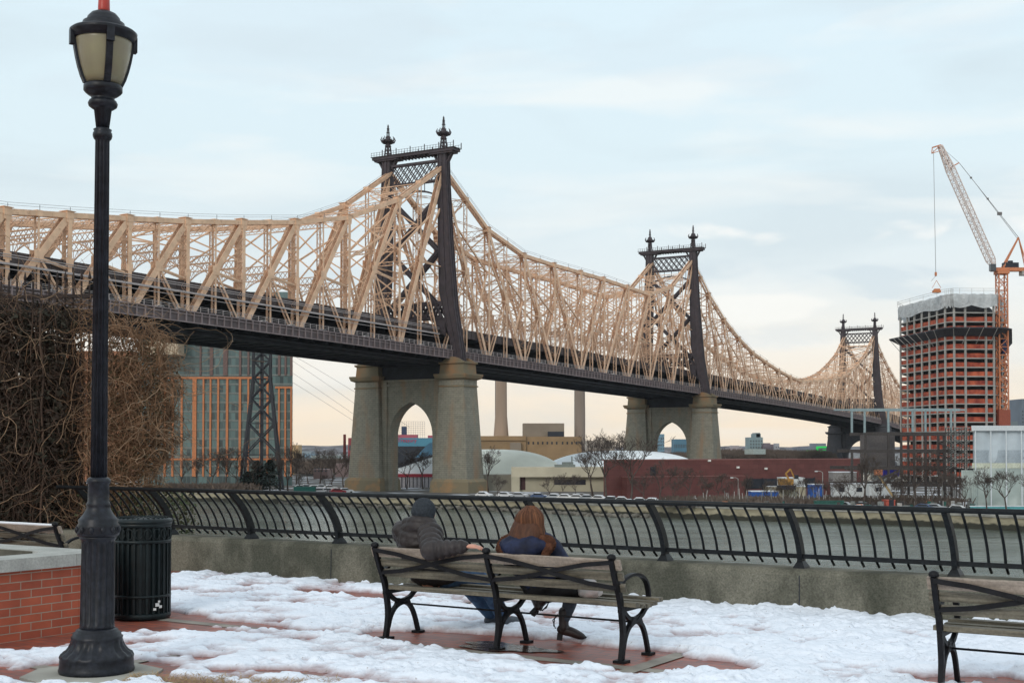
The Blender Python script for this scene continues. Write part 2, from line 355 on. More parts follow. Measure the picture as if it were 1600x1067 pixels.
m_pipe = M('pale_pipe', (0.42, 0.38, 0.38), rough=0.5)
m_stone = brick_mat('pier_masonry', (0.265, 0.25, 0.20), (0.235, 0.225, 0.18), (0.17, 0.16, 0.13), 1.7, 0.6, 0.06, stain=(0.30, 0.19, 0.11), sscale=0.28, bump=0.4)
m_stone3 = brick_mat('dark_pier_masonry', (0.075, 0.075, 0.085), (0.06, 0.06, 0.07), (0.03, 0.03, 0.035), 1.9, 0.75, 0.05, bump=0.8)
m_cap = M('pier_cap_stone', (0.27, 0.23, 0.15), rough=0.9, var=0.3, scale=0.25, rgb2=(0.28, 0.16, 0.08), lo=0.45, hi=0.7, bump=0.5, bscale=2, bdist=.1)
dk = np.polyfit([-250, -150, -85, -56, 0, 71, 121, 192, 286, 387, 492, 600], [45.3, 45.1, 44.7, 43.9, 42.8, 41.9, 40.9, 39.6, 38.1, 35.9, 31.0, 25.5], 4)
def dz(s): return float(np.polyval(dk, s))
WT = 18.3
ST = [-260, -198, -181, -165.5, -150, -135.3, -119.7, -102.9, -84.9, -65.6, -44.8, -22.2, 0]
SI = [0, 25.5, 47.9, 68.4, 88.1, 106.4, 127, 147.1, 169.7, 192]
SE = [192 + 18.75 * k for k in range(17)]
SQ = [492 + 18.75 * k for k in range(8)]
zt_s = [-260, -198, -150.3, -135.8, -119.9, -102.9, -84.9, -65.6, -44.8, -22.2, 0, 25.5, 47.9, 68.4, 88.1, 106.4, 127, 147.1, 169.7, 192,
        202.9, 215.6, 226.4, 238.5, 250.1, 260.4, 269.3, 279.3, 297.8, 314.7, 326.5, 341.5, 386.7, 416, 436, 456.3, 476.4, 492, 505.4, 524.3, 544.3, 562.8, 600, 640]
zt_z = [58, 59, 60.3, 61.8, 63.6, 65.6, 68.1, 71.1, 75.4, 83.9, 97.2, 82.6, 77.6, 77.0, 76.8, 76.6, 75.9, 75.2, 80.5, 94.2,
        86.3, 78.9, 73.6, 68.6, 64.8, 61.6, 59.6, 57.9, 54.6, 52.5, 51.1, 49.9, 52.5, 55.5, 59.5, 66.0, 74.2, 84.9, 77.0, 68.0, 60.5, 54.1, 50, 48]
def ztop(s): return float(np.interp(s, zt_s, zt_z)) - .75
def lattice2(mb, p, q, wid, dep, nplane=True, step=1.3, th=0.10, lace=0.09, face=0.5):
    """built-up member: two flat plates `dep` apart across the bridge, width `wid` in the truss plane, laced on both edges"""
    p = Vector(p); q = Vector(q); d = q - p; Ln = d.length; d.normalize(); N_ = Vector((0, 1, 0)); w = d.cross(N_).normalized()
    for sg in (-1, 1):
        mb.beam(p + N_ * sg * dep / 2, q + N_ * sg * dep / 2, wid, th, side=w)
    k = max(2, int(Ln / step))
    for e in (-1, 1):
        off = w * e * wid * 0.42
        for i in range(k):
            a = p + d * (Ln * i / k) + off; b = p + d * (Ln * (i + 1) / k) + off; s1 = 1 if i % 2 else -1
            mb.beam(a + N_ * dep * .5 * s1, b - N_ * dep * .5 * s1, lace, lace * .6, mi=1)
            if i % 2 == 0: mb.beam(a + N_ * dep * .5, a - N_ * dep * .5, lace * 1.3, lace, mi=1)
def xlace(mb, p, q, h, up, step=1.5, t=0.1, mi=1, chords=0.22):
    """lattice girder: chords p-q and the same moved by up*h, crossed lacing"""
    p = Vector(p); q = Vector(q); u = Vector(up) * h; d = q - p; k = max(2, int(d.length / step))
    mb.beam(p, q, chords, mi=0); mb.beam(p + u, q + u, chords, mi=0)
    for i in range(k):
        a = p + d * i / k; b = p + d * (i + 1) / k
        mb.beam(a, b + u, t, mi=mi); mb.beam(a + u, b, t, mi=mi)
spans = [('W', ST), ('I', SI), ('E', SE), ('Q', SQ)]
for n0 in (0.0, WT):
    chord = MB()
    for nm, S in spans:
        S = [x for x in S if x > -205] if nm == 'W' else S
        for i in range(len(S)):
            s = S[i]; zb = dz(s) - 2.0; zt = ztop(s)
            tower = s in (0, 192, 492)
            fine = s < 250
            if not tower:
                mb = MB(); lattice2(mb, (s, n0, zb), (s, n0, zt), 0.95 if fine else 0.7, 1.7, step=1.5 if fine else 2.6, lace=.10)
                # gusset plates
                for zz in (zt - .6, (zb + zt) * .5):
                    for sg in (-.8, .8): mb.box(s - .9, s + .9, n0 + sg - .04, n0 + sg + .04, zz - .9, zz + .6)
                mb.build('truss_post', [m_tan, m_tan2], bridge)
            if i == 0: continue
            s0 = S[i - 1]; s1 = s
            # top chord of the panel: twin plates
            zt0, zt1 = ztop(s0), ztop(s1)
            mid = (s0 + s1) / 2; ztm = (zt0 + zt1) / 2
            d_ = Vector((s1 - s0, 0, zt1 - zt0)).normalized()
            up = Vector((-d_.z, 0, d_.x))
            for sg in (-.62, .62): chord.beam((s0, n0 + sg, zt0), (s1, n0 + sg, zt1), 1.05, 0.3, side=up)
            k = 8
            for j in range(k):
                a = Vector((s0 + (s1 - s0) * j / k, n0, zt0 + (zt1 - zt0) * j / k)); b = a + Vector((s1 - s0, 0, zt1 - zt0)) / k
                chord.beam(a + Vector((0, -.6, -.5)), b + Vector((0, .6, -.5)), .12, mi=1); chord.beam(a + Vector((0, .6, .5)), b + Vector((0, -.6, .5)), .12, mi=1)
            if s1 not in (0, 192, 492): chord.box(s1 - .85, s1 + .85, n0 - .95, n0 + .95, zt1 - .7, zt1 + .75); chord.box(s1 - 1.15, s1 + 1.15, n0 - 1.2, n0 + 1.2, zt1 + .75, zt1 + .85)
            # main diagonal + sub panel
            zb0, zb1 = dz(s0) - 2.0, dz(s1) - 2.0
            if nm == 'W': down = True
            elif nm == 'I': down = (s0 + s1) / 2 > 97
            elif nm == 'E': down = (s0 + s1) / 2 > 342
            else: down = False
            top, bot = ((s1, zt1), (s0, zb0)) if down else ((s0, zt0), (s1, zb1))
            if top[0] in (0, 192, 492): top = (top[0] + (-.5 if down else .5), top[1] - 2.0)
            fine = mid < 250
            mb = MB(); wd_ = (1.35 if nm == 'W' else 1.15) if fine else 0.85
            lattice2(mb, (top[0], n0, top[1]), (bot[0], n0, bot[1]), wd_, 1.25, step=1.8 if fine else 3.5, lace=.12, th=.14)
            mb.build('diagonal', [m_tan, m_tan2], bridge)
            mz = (top[1] + bot[1]) / 2 + .2; mm = (top[0] + bot[0]) / 2
            mb = MB(); lattice2(mb, (mm, n0, dz(mm) - 2), (mm, n0, mz), .55, 1.1, step=1.6 if fine else 3.5)
            lattice2(mb, (mm, n0, mz), (mm, n0, ztm), .42, 1.1, step=1.8 if fine else 3.4, lace=.075)
            for sg in (-.7, .7): mb.box(mm - 1.1, mm + 1.1, n0 + sg - .05, n0 + sg + .05, mz - 1.1, mz + 1.0)
            chord.box(mm - .7, mm + .7, n0 - .85, n0 + .85, ztm - .6, ztm + .62)
            mb.build('hanger_post', [m_tan, m_tan2], bridge)
            oth = (s1, zb1) if down else (s0, zb0)
            mb = MB(); lattice2(mb, (mm, n0, mz), (oth[0], n0, oth[1]), .5, 1.0, step=1.6 if fine else 4)
            ot = (s1, (zt1 + zb1) / 2 - 1.5) if down else (s0, (zt0 + zb0) / 2 - 1.5)
            mb.beam((mm, n0 - .5, mz - .3), (ot[0], n0 - .5, ot[1]), .3, .2); mb.beam((mm, n0 + .5, mz - .3), (ot[0], n0 + .5, ot[1]), .3, .2)
            if zt1 - zb1 > 34 or zt0 - zb0 > 34:      # tall panels by the towers carry extra struts
                q_ = 0.55
                e0 = (oth[0], zt1 if down else zt0)
                mb.beam((mm, n0, mz), (oth[0], n0, (mz + e0[1]) * .5 + 3), .55, .4)
                mb.beam(((mm + bot[0]) / 2, n0, (mz + bot[1]) / 2), (bot[0], n0, mz + 1), .45, .4)
                mb.beam(((mm + top[0]) / 2, n0, (mz + top[1]) / 2), (bot[0], n0, mz + 1), .45, .4)
            mb.build('substrut', [m_tan, m_tan2], bridge)
    chord.build('top_chord', [m_tan, m_tan2], bridge)
    # catwalk ropes on the top chord
    mb = MB(); pts = []
    allS = [x for x in ST if x > -205] + SI[1:] + SE[1:] + SQ[1:]
    for a, b in zip(allS[:-1], allS[1:]):
        for j in range(2):
            s = a + (b - a) * j / 2
            if abs(s) < .1 or abs(s - 192) < .1 or abs(s - 492) < .1: continue
            mb.beam((s, n0 - .8, ztop(s)), (s, n0 - .8, ztop(s) + 1.6), .07)
        for off in ((1.25,) if a > 190 else (1.2, 1.7)): mb.beam((a, n0 - .8, ztop(a) + off), (b, n0 - .8, ztop(b) + off), .05)
    mb.build('catwalk_railing', m_dark, bridge)
# sway frames and top laterals
LS = [x for x in ST if x > -205]
allmid = []
for S in (LS, SI, SE, SQ):
    for i, s in enumerate(S):
        if i and True: allmid.append(((S[i - 1] + s) / 2, False))
        if s not in (0, 192, 492): allmid.append((s, True))
allmid.sort()
for s, main in allmid:
    zt = ztop(s); du = dz(s) + 7.2; fine = s < 200; mb = MB()
    if zt - du < 3: continue
    xlace(mb, (s, .8, zt - 1.9), (s, WT - .8, zt - 1.9), 1.8, (0, 0, 1), step=2.3 if fine else 3.6, t=.09, chords=.18)
    if not main and s > 200: mb.build('sway_frame', [m_tan, m_tan2], bridge); continue
    lo = min(du + 5.4, zt - 4.5)
    if lo > du + 1.5:
        xlace(mb, (s, .8, lo), (s, WT - .8, lo), 1.7, (0, 0, 1), step=1.4 if fine else 3, t=.11)
        pr = None                                  # arched lower edge
        for j in range(13):
            q = -1 + 2 * j / 12; p_ = Vector((s, WT / 2 + q * (WT / 2 - .8), lo - 3.6 * abs(q) ** 2.6))
            if pr is not None: mb.beam(pr, p_, .22)
            if 0 < j < 12: mb.beam(p_, (s, p_.y, lo), .09, mi=1); mb.beam(p_, (s, p_.y + (WT / 14 if q < 0 else -WT / 14), lo), .09, mi=1)
            pr = p_
        zc = lo + 1.7; top_ = zt - 1.9; nlev = max(1, round((top_ - zc) / 10)); hh = (top_ - zc) / nlev
        if hh > 2.5:
            for k in range(nlev):
                a, b = zc + hh * k, zc + hh * (k + 1)
                mb.beam((s, .8, a), (s, WT - .8, b), .34, .24); mb.beam((s, .8, b), (s, WT - .8, a), .34, .24)
                if k: xlace(mb, (s, .8, a - .5), (s, WT - .8, a - .5), 1.0, (0, 0, 1), step=2, t=.1)
    mb.build('sway_frame', [m_tan, m_tan2], bridge)
mb = MB()
for (a, _), (b, _) in zip(allmid[:-1], allmid[1:]):
    if b - a > 25: continue
    for p_, q_ in (((a, .5, ztop(a) - .2), (b, WT - .5, ztop(b) - .2)), ((a, WT - .5, ztop(a) - .2), (b, .5, ztop(b) - .2))):
        if a < 200: xlace(mb, p_, q_, .55, (0, 0, -1), step=3.4, t=.08, chords=.13)
        else: mb.beam(p_, q_, .35)
mb.build('top_lateral_bracing', [m_tan, m_tan2], bridge)
# decks
def sweep(mb, n0, n1, z0, z1, s0=-262, s1=640, step=6, zf=None, mi=0):
    k = int((s1 - s0) / step)
    for i in range(k):
        a = s0 + (s1 - s0) * i / k; b = s0 + (s1 - s0) * (i + 1) / k; za, zb_ = (zf or dz)(a), (zf or dz)(b)
        mb.hexa([(a, n0, za + z0), (b, n0, zb_ + z0), (b, n1, zb_ + z0), (a, n1, za + z0), (a, n0, za + z1), (b, n0, zb_ + z1), (b, n1, zb_ + z1), (a, n1, za + z1)], mi)
mb = MB(); sweep(mb, -4.4, WT + 4.4, -1.6, -1.0)
s = -260
while s < 638:
    mb.beam((s, -4.2, dz(s) - 2.3), (s, WT + 4.2, dz(s) - 2.3), 1.4, .35); mb.box(s - .25, s + .25, 0, WT, dz(s) - 3.9, dz(s) - 2.6); s += 5.6
sweep(mb, -.7, .7, -4.4, -2.2, step=10); sweep(mb, WT - .7, WT + .7, -4.4, -2.2, step=10)
for nn in (3.5, 6.5, 9.2, 12, 15): sweep(mb, nn - .15, nn + .15, -3.3, -1.9, step=12)
sweep(mb, -3.0, WT + 3.0, -3.6, -3.45)
for nn in (WT - 1.4, 9.0): sweep(mb, nn - .1, nn + .1, .9, 5.1, step=12)
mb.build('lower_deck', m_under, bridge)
for sgn, name in ((-1, 'fascia_girder'), (1, 'fascia_girder')):
    mb = MB(); e0 = -4.75 if sgn < 0 else WT + 4.45
    sweep(mb, e0, e0 + .3, -2.5, 0.0)
    f0 = e0 - .35 if sgn < 0 else e0 + .3
    sweep(mb, f0, f0 + .35, -.25, 0.02, mi=1); sweep(mb, f0, f0 + .35, -2.6, -2.35, mi=1); sweep(mb, f0 + .1, f0 + .3, -.9, -.7, mi=1)
    s = -258
    while s < 630:
        mb.box(s - .14, s + .14, f0, f0 + .35, dz(s) - 2.4, dz(s) - .2, mi=1); s += 2.35
    mb.build(name, [m_fasc, m_flange], bridge)
    mb = MB()
    for o_ in (.45, .85, 1.15): sweep(mb, e0 + .1, e0 + .17, o_, o_ + .07, step=10)
    s = -258
    while s < 500: mb.box(s - .06, s + .06, e0 + .08, e0 + .2, dz(s), dz(s) + 1.2); s += 2.35
    mb.build('parapet_railing', m_pipe, bridge)
mb = MB(); sweep(mb, 1.0, WT - 1.0, 5.2, 7.2)
s = -258
while s < 600: mb.box(s - .3, s + .3, .6, WT - .6, dz(s) + 4.4, dz(s) + 5.3); s += 9
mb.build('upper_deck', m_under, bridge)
m_ude = M('dark_brown_edge', (0.075, 0.058, 0.058), rough=.7, var=.3)
for sd in (.72, WT - 1.0):
    mb = MB(); sweep(mb, sd, sd + .28, 4.9, 7.4); s = -258
    while s < 600: mb.box(s - .1, s + .1, sd - .12, sd + .02, dz(s) + 4.9, dz(s) + 7.4); s += 2.6
    mb.build('upper_deck_edge', m_ude, bridge)
mb = MB()
for n_, z_, r_ in ((-1.25, 4.55, .20), (-1.25, 5.9, .07), (-1.25, 6.35, .07), (-1.3, 3.6, .06)):
    sweep(mb, n_ - r_, n_ + r_, z_ - r_, z_ + r_, s1=-3, step=8)
mb.build('service_pipe', m_pipe, bridge)
# towers ------------------------------------------------------------
def finial(par, n0, zb):
    mb = MB(); zz = zb
    for a in range(4):
        dx, dn = ((-.75, -.75), (.75, -.75), (.75, .75), (-.75, .75))[a]
        mb.beam((dx, n0 + dn, zz), (dx * .62, n0 + dn * .62, zz + 3.2), .32)
    for z_ in (1.0, 2.1): mb.box(-.75, .75, n0 - .75, n0 + .75, zz + z_, zz + z_ + .18)
    mb.beam((0, n0, zz), (0, n0, zz + 3), .5)
    mb.lathe([(.9, 3.1), (1.0, 3.4), (.75, 3.7), (.9, 4.2), (1.6, 4.7), (1.7, 5.1), (1.1, 5.3), (.75, 5.7), (.85, 6.1), (.5, 6.3), (.3, 6.5)], 8, (0, n0, zz), smooth=False)
    for a in range(8):
        an = a * math.pi / 4; c, s_ = math.cos(an), math.sin(an)
        mb.tube([(c * .8, n0 + s_ * .8, zz + 4.2), (c * 1.8, n0 + s_ * 1.8, zz + 4.5), (c * 2.15, n0 + s_ * 2.15, zz + 5.2), (c * 1.8, n0 + s_ * 1.8, zz + 6.1)], [.26, .24, .2, .08], 5)
    for a in range(4):
        an = a * math.pi / 2 + .78; c, s_ = math.cos(an) * .42, math.sin(an) * .42
        mb.beam((c, n0 + s_, zz + 6.3), (c * .55, n0 + s_ * .55, zz + 8.6), .15)
    mb.box(-.4, .4, n0 - .4, n0 + .4, zz + 7.3, zz + 7.45)
    mb.lathe([(.38, 8.5), (.42, 8.7), (.2, 8.9), (.3, 9.2), (.22, 9.5), (.05, 9.9)], 8, (0, n0, zz), smooth=False)
    mb.build('finial', m_dark, par)
def tower(s0, dzt, zdeck, lab):
    par = bpy.data.objects.new('tower', None); COL.objects.link(par); par.parent = bridge; par.location = (s0, 0, 0); KIDS.setdefault(bridge.name, []).append(par); par['label'] = lab
    T = lambda z: z + dzt
    nc = WT / 2
    for sg in (1, -1):
        def nn(n): return n if sg > 0 else WT - n
        mb = MB()
        # (z, outer n, inner n, half depth)
        prof = [(T(100), -2.0, .7, 1.0), (T(92), -2.3, .7, 1.0), (T(75), -3.3, .5, 1.1), (T(60), -4.6, .1, 1.15), (T(55), -5.1, -1.2, 1.2), (zdeck - .0, -7.2, -4.6, 1.25), (zdeck - 3.3, -7.6, -4.8, 1.3)]
        rings = []
        for z_, no_, ni_, hd in prof:
            a, b = nn(no_), nn(ni_)
            rings.append([(-hd, a, z_), (hd, a, z_), (hd, b, z_), (-hd, b, z_)])
        if sg > 0: rings = [list(reversed(r)) for r in rings]
        mb.loft(rings)
        # ribs standing proud of the leg faces
        for (z0_, a0, b0, h0), (z1_, a1, b1, h1) in zip(prof[:-1], prof[1:]):
            for q in (.06, .5, .94):
                p_ = (-h0 - .1, nn(a0 + (b0 - a0) * q), z0_); q2 = (-h1 - .1, nn(a1 + (b1 - a1) * q), z1_); mb.beam(p_, q2, .28, .28)
            for q in (-1, 0, 1): mb.beam((h0 * q * .9, nn(a0 - .1), z0_), (h1 * q * .9, nn(a1 - .1), z1_), .25, .25)
        mb.build('leg', m_dark, par)
        # scrolled bracket under the crown
        mb = MB()
        mb.box(-1.6, 1.6, min(nn(-4.6), nn(3.4)), max(nn(-4.6), nn(3.4)), T(100), T(100.5))
        for q in (-3.6, 2.4): mb.beam((0, nn(q), T(100)), (0, nn(-2.2 if q < 0 else .9), T(97.6)), 1.2, .4, side=(1, 0, 0))
        mb.build('bracket', m_dark, par)
        finial(par, nn(-.7), T(101.3))
    mb = MB()                                   # crown platform
    mb.box(-1.9, 1.9, -5.2, WT + 5.2, T(100.5), T(101.3)); mb.box(-2.2, 2.2, -5.5, WT + 5.5, T(101.3), T(101.45))
    for j in range(14):
        n_ = 1.5 + j * (WT - 3) / 13; mb.box(-1.4, 1.4, n_ - .1, n_ + .1, T(99.9), T(100.5))
    mb.build('crown_beam', m_dark, par)
    mb = MB(); j = 0
    n_ = -5.4
    while n_ < WT + 5.5:
        big = j % 5 == 0
        for e in (-2.1, 2.1): mb.beam((e, n_, T(101.4)), (e, n_, T(102.7 if not big else 103.2)), .2 if big else .08)
        n_ += 1.0; j += 1
    for e in (-2.1, 2.1):
        for o_ in (101.9, 102.6): mb.beam((e, -5.4, T(o_)), (e, WT + 5.4, T(o_)), .07)
    mb.build('crown_railing', m_dark, par)
    mb = MB()                                   # top portal: diamond lattice
    z0_, z1_ = T(92.6), T(98.3); a, b = 1.0, WT - 1.0
    for e in (-.7, .7):
        mb.beam((e, a, z0_), (e, b, z0_), .6, .35); mb.beam((e, a, z1_), (e, b, z1_), .6, .35)
        k = 7; w = (b - a) / k; H = z1_ - z0_
        for i in range(-2, k + 2):
            for sgx in (1, -1):
                x0, x1 = (a + i * w, a + (i + 2) * w); y0, y1 = (z0_, z1_) if sgx > 0 else (z1_, z0_)
                # clip to the panel
                t0 = max(0, (a - x0) / (x1 - x0)); t1 = min(1, (b - x0) / (x1 - x0))
                if t1 > t0: mb.beam((e, x0 + (x1 - x0) * t0, y0 + (y1 - y0) * t0), (e, x0 + (x1 - x0) * t1, y0 + (y1 - y0) * t1), .27, .15)
    pr = None
    for i in range(11):                         # arched strut under the portal
        q = -1 + i / 5; p_ = (0, nc + q * (nc - 1), T(90.2) - 2.2 * q * q)
        if pr: mb.beam(pr, p_, .5, 1.0)
        if i % 2: mb.beam(p_, (0, p_[1], z0_), .18)
        pr = p_
    mb.build('portal_lattice', m_dark, par)
    mb = MB()
    zz = [T(88), T(72), T(56)]
    for z1_, z0_ in zip(zz[:-1], zz[1:]):
        for e in (-.9, .9):
            mb.beam((e, .8, z0_), (e, WT - .8, z1_), 1.0, .35, side=(0, 0, 1)); mb.beam((e, .8, z1_), (e, WT - .8, z0_), 1.0, .35, side=(0, 0, 1))
    mb.build('cross_brace', m_dark, par)
    mb = MB()                                   # portal above the roadway with knee plates
    ym, yM = -1.0, WT + 1.0
    for e in (-1.1, 1.1):
        mb.beam((e, ym, T(57)), (e, yM, T(57)), .7, .3); mb.beam((e, ym, T(52.5)), (e, yM, T(52.5)), .7, .3)
        xlace(mb, (e, ym, T(52.6)), (e, yM, T(52.6)), 4.3, (0, 0, 1), step=2.6, t=.6, mi=0)
        for sg in (1, -1):
            pts = [(e, (-2.2 if sg > 0 else WT + 2.2), T(47)), (e, (1.6 if sg > 0 else WT - 1.6), T(51)), (e, (5.0 if sg > 0 else WT - 5.0), T(52.6)), (e, (-2 if sg > 0 else WT + 2), T(52.6))]
            mb.extrude(pts if sg > 0 else list(reversed(pts)), (.25, 0, 0))
    mb.build('road_portal', m_dark, par)
tower(0, 0, 42.8, 'nearest and tallest looking dark steel tower of the bridge')
tower(192, -2.9, 39.6, 'middle dark steel tower of the bridge')
tower(492, -12.3, 31.0, 'farthest dark steel tower beside the unfinished red building')
# stone piers ---------------------------------------------------------
def pier(s0, top, zg, ms, mc, lab):
    par = bpy.data.objects.new('stone_pier', None); COL.objects.link(par); par.parent = bridge; par.location = (s0, 0, 0); KIDS.setdefault(bridge.name, []).append(par); par['label'] = lab
    d = top - 39.4; C_ = WT / 2
    for sg in (1, -1):
        def nn(n): return n if sg > 0 else WT - n
        def ring(z, n_out, n_in, hs, ch=0.0):
            a, b = nn(n_out), nn(n_in)
            r_ = [(-hs + ch, a, z), (hs - ch, a, z), (hs, a + (ch if sg > 0 else -ch), z), (hs, b, z), (-hs, b, z), (-hs, a + (ch if sg > 0 else -ch), z)]
            return r_ if sg < 0 else list(reversed(r_))
        mb = MB()
        mb.loft([ring(6.2, -11.6, -.3, 4.6), ring(32.6 + d, -9.9, -1.5, 3.6)])
        mb.build('shaft', ms, par)
        mb = MB(); mb.loft([ring(zg - 2, -12.9, .6, 5.6), ring(5.4, -12.4, .3, 5.2), ring(6.2, -11.7, -.2, 4.7)]); mb.build('plinth', M('plinth_stone', (0.30, 0.25, 0.16), rough=.9, var=.3, scale=.3, rgb2=(0.33, 0.2, 0.1), lo=.5, hi=.7, bump=.5, bscale=1.5, bdist=.15) if s0 < 400 else ms, par)
        mb = MB()
        mb.loft([ring(32.6 + d, -10.2, -1.3, 3.8), ring(33.0 + d, -10.2, -1.3, 3.8)])
        mb.loft([ring(34.6 + d, -10.0, -1.4, 3.7), ring(35.0 + d, -10.9, -.7, 4.5), ring(35.9 + d, -11.3, -.4, 4.8), ring(36.3 + d, -11.3, -.4, 4.8)])
        mb.build('cornice', mc, par)
        mb = MB(); mb.loft([ring(33.0 + d, -9.9, -1.5, 3.6), ring(34.6 + d, -9.9, -1.5, 3.6)]); mb.build('frieze', ms, par)
        mb = MB(); mb.loft([ring(36.3 + d, -9.8, -1.6, 3.5), ring(39.0 + d, -9.6, -1.8, 3.3), ring(39.3 + d, -10.1, -1.4, 3.8), ring(39.8 + d, -10.1, -1.4, 3.8)])
        pts = [(0, nn(-9.6 + 7.6 * i / 10), 39.8 + d + 1.4 * math.sin(math.pi * i / 10)) for i in range(11)]
        for e in (-3.3, 2.9): mb.extrude([(e, p_[1], p_[2]) for p_ in (pts if sg > 0 else pts)], (.4, 0, 0))
        mb.build('capstone', mc, par)
    # arched wall between the legs
    mb = MB(); h1, h2 = 1.6, WT - 1.6; zsp = 18.6 + d * .8; ztw = 35.0 + d; hs = 2.2; RA = 10.2; FM = math.acos(1 - (C_ - h1) / RA)
    pts = [(h1, zg - 1)] + [(h1 + RA - RA * math.cos(FM * i / 10), zsp + RA * math.sin(FM * i / 10)) for i in range(11)]
    pts = pts + [(WT - n_, z_) for n_, z_ in reversed(pts[:-1])]
    for e, rev in ((-hs, False), (hs, True)):
        for (n0_, z0_), (n1_, z1_) in zip(pts[:-1], pts[1:]):
            if abs(n1_ - n0_) < 1e-6: continue
            q = [(e, n0_, z0_), (e, n1_, z1_), (e, n1_, ztw), (e, n0_, ztw)]
            mb.add(q, [(3, 2, 1, 0) if not rev else (0, 1, 2, 3)])
        for n0_, n1_ in ((-2.0, h1), (h2, WT + 2.0)):
            q = [(e, n0_, zg - 1), (e, n1_, zg - 1), (e, n1_, ztw), (e, n0_, ztw)]; mb.add(q, [(3, 2, 1, 0) if not rev else (0, 1, 2, 3)])
    for (n0_, z0_), (n1_, z1_) in zip(pts[:-1], pts[1:]): mb.add([(-hs, n0_, z0_), (hs, n0_, z0_), (hs, n1_, z1_), (-hs, n1_, z1_)], [(0, 1, 2, 3)])
    mb.build('arch_wall', ms, par)
    mb = MB()
    for z_, e in ((33.2 + d, .35), (31.6 + d, .2), (34.5 + d, .5)): mb.box(-hs - e, hs + e, -1.4, WT + 1.4, z_, z_ + .6)
    for n_ in (-.9, WT - .9): mb.box(-hs - .5, hs + .5, n_, n_ + 1.8, zg - 1, 34.5 + d)
    mb.build('wall_moulding', ms, par)
    mb = MB(); [mb.box(-1.9 + 3 * k, -1.1 + 3 * k, -1.2, WT + 1.2, 35.15 + d, 38.9 + d) for k in range(2)]; mb.build('bearing_beam', m_under, par)
pier(0, 39.2, 1.5, m_stone, m_cap, 'nearest stone pier with a pointed arch and rust streaks')
pier(192, 36.1, 1.5, m_stone, m_cap, 'second stone pier behind the long red building')
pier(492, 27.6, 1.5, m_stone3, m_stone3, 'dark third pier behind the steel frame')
# pier leg for the approach off to the left is out of view
# ================================================================== island buildings
def slabbox(mb, c, wx, wy, z0, z1, ang=0.0, mi=0):
    ca, sa = math.cos(ang), math.sin(ang); p = []
    for z in (z0, z1):
        for dx, dy in ((-wx / 2, -wy / 2), (wx / 2, -wy / 2), (wx / 2, wy / 2), (-wx / 2, wy / 2)):
            p.append((c[0] + dx * ca - dy * sa, c[1] + dx * sa + dy * ca, z))
    mb.hexa(p, mi)
# --- glass block with orange piers, left
m_glass = M('teal_glazing', (0.10, 0.20, 0.20), rough=0.2, var=0.5, scale=0.35, spec=.6, rgb2=(0.17, 0.30, 0.31), stretch=(1, 1, 1.0))
t, b_, mx_ = nodes_of(m_glass)   # separate panes
tcg = t.nodes.new('ShaderNodeTexCoord'); sp = t.nodes.new('ShaderNodeSeparateXYZ'); t.links.new(tcg.outputs['Object'], sp.inputs[0])
cb = t.nodes.new('ShaderNodeCombineXYZ'); t.links.new(sp.outputs[0], cb.inputs[0]); t.links.new(sp.outputs[2], cb.inputs[1])
br = t.nodes.new('ShaderNodeTexBrick'); br.offset = 0; t.links.new(cb.outputs[0], br.inputs[0]); br.inputs['Scale'].default_value = 1; br.inputs['Brick Width'].default_value = 1.35; br.inputs['Row Height'].default_value = 3.05; br.inputs['Mortar Size'].default_value = .09
br.inputs['Color1'].default_value = (0.018, 0.028, 0.036, 1); br.inputs['Color2'].default_value = (0.11, 0.19, 0.19, 1); br.inputs['Mortar'].default_value = (0.10, 0.15, 0.15, 1); br.inputs['Bias'].default_value = 0.15
t.links.new(br.outputs[0], b_.inputs['Base Color'])
m_orange = M('orange_pier', (0.55, 0.20, 0.08), rough=.7, var=.15)
m_band = M('grey_green_band', (0.17, 0.20, 0.19), rough=.6, var=.2)
m_brown = M('brown_panel', (0.17, 0.11, 0.10), rough=.8, var=.2)
D0 = 430; XL, XR = xs(215, D0), xs(457, D0); zg = GZ
gb = thing('apartment_building', 'tall teal glass apartment block with orange vertical piers behind the dark pylon', 'building', ((XL + XR) / 2, D0, zg))
o_ = ((XL + XR) / 2, D0, zg)
mb = MB(); mb.hexa([(XL, D0, zg), (XR, D0, zg), (XR - 4.5, D0 + 18, zg), (XL, D0 + 18, zg)] + [(a_, b2_, zs(530, D0) + 16) for a_, b2_ in ((XL, D0), (XR, D0), (XR - 4.5, D0 + 18), (XL, D0 + 18))]); mb.build('glazing', m_glass, gb, off=o_)
zk = zg + 3.5
while zk < zs(520, D0) + 12: mb = MB(); mb.box(XL - .05, XR + .05, D0 - .12, D0 - .003, zk - .28, zk + .28); mb.build('floor_band', m_band, gb, off=o_); zk += 3.05
ztopo = zs(592, D0)
for px, w in ((258, 4), (270, 4), (284, 4), (304, 8), (318, 3.5), (329, 3.5), (341, 4), (355, 4.5), (375, 4.5), (388, 3.5), (407, 3), (418, 4), (436, 3.5), (446, 3.5), (455, 3)):
    X_ = xs(px, D0); mb = MB(); mb.box(X_ - w * .085, X_ + w * .085, D0 - .5, D0 - .13, zg + 3, ztopo - (2.5 if px > 430 else 0)); mb.build('orange_pier', m_orange, gb, off=o_)
mb = MB(); mb.box(XL, xs(425, D0), D0 - .55, D0 - .14, ztopo, ztopo + .7); mb.box(xs(430, D0), XR, D0 - .55, D0 - .14, ztopo - 3.2, ztopo - 2.5); mb.box(XL, XR, D0 - .55, D0 - .14, zg + 8.5, zg + 9.1); mb.build('orange_sill', m_orange, gb, off=o_)
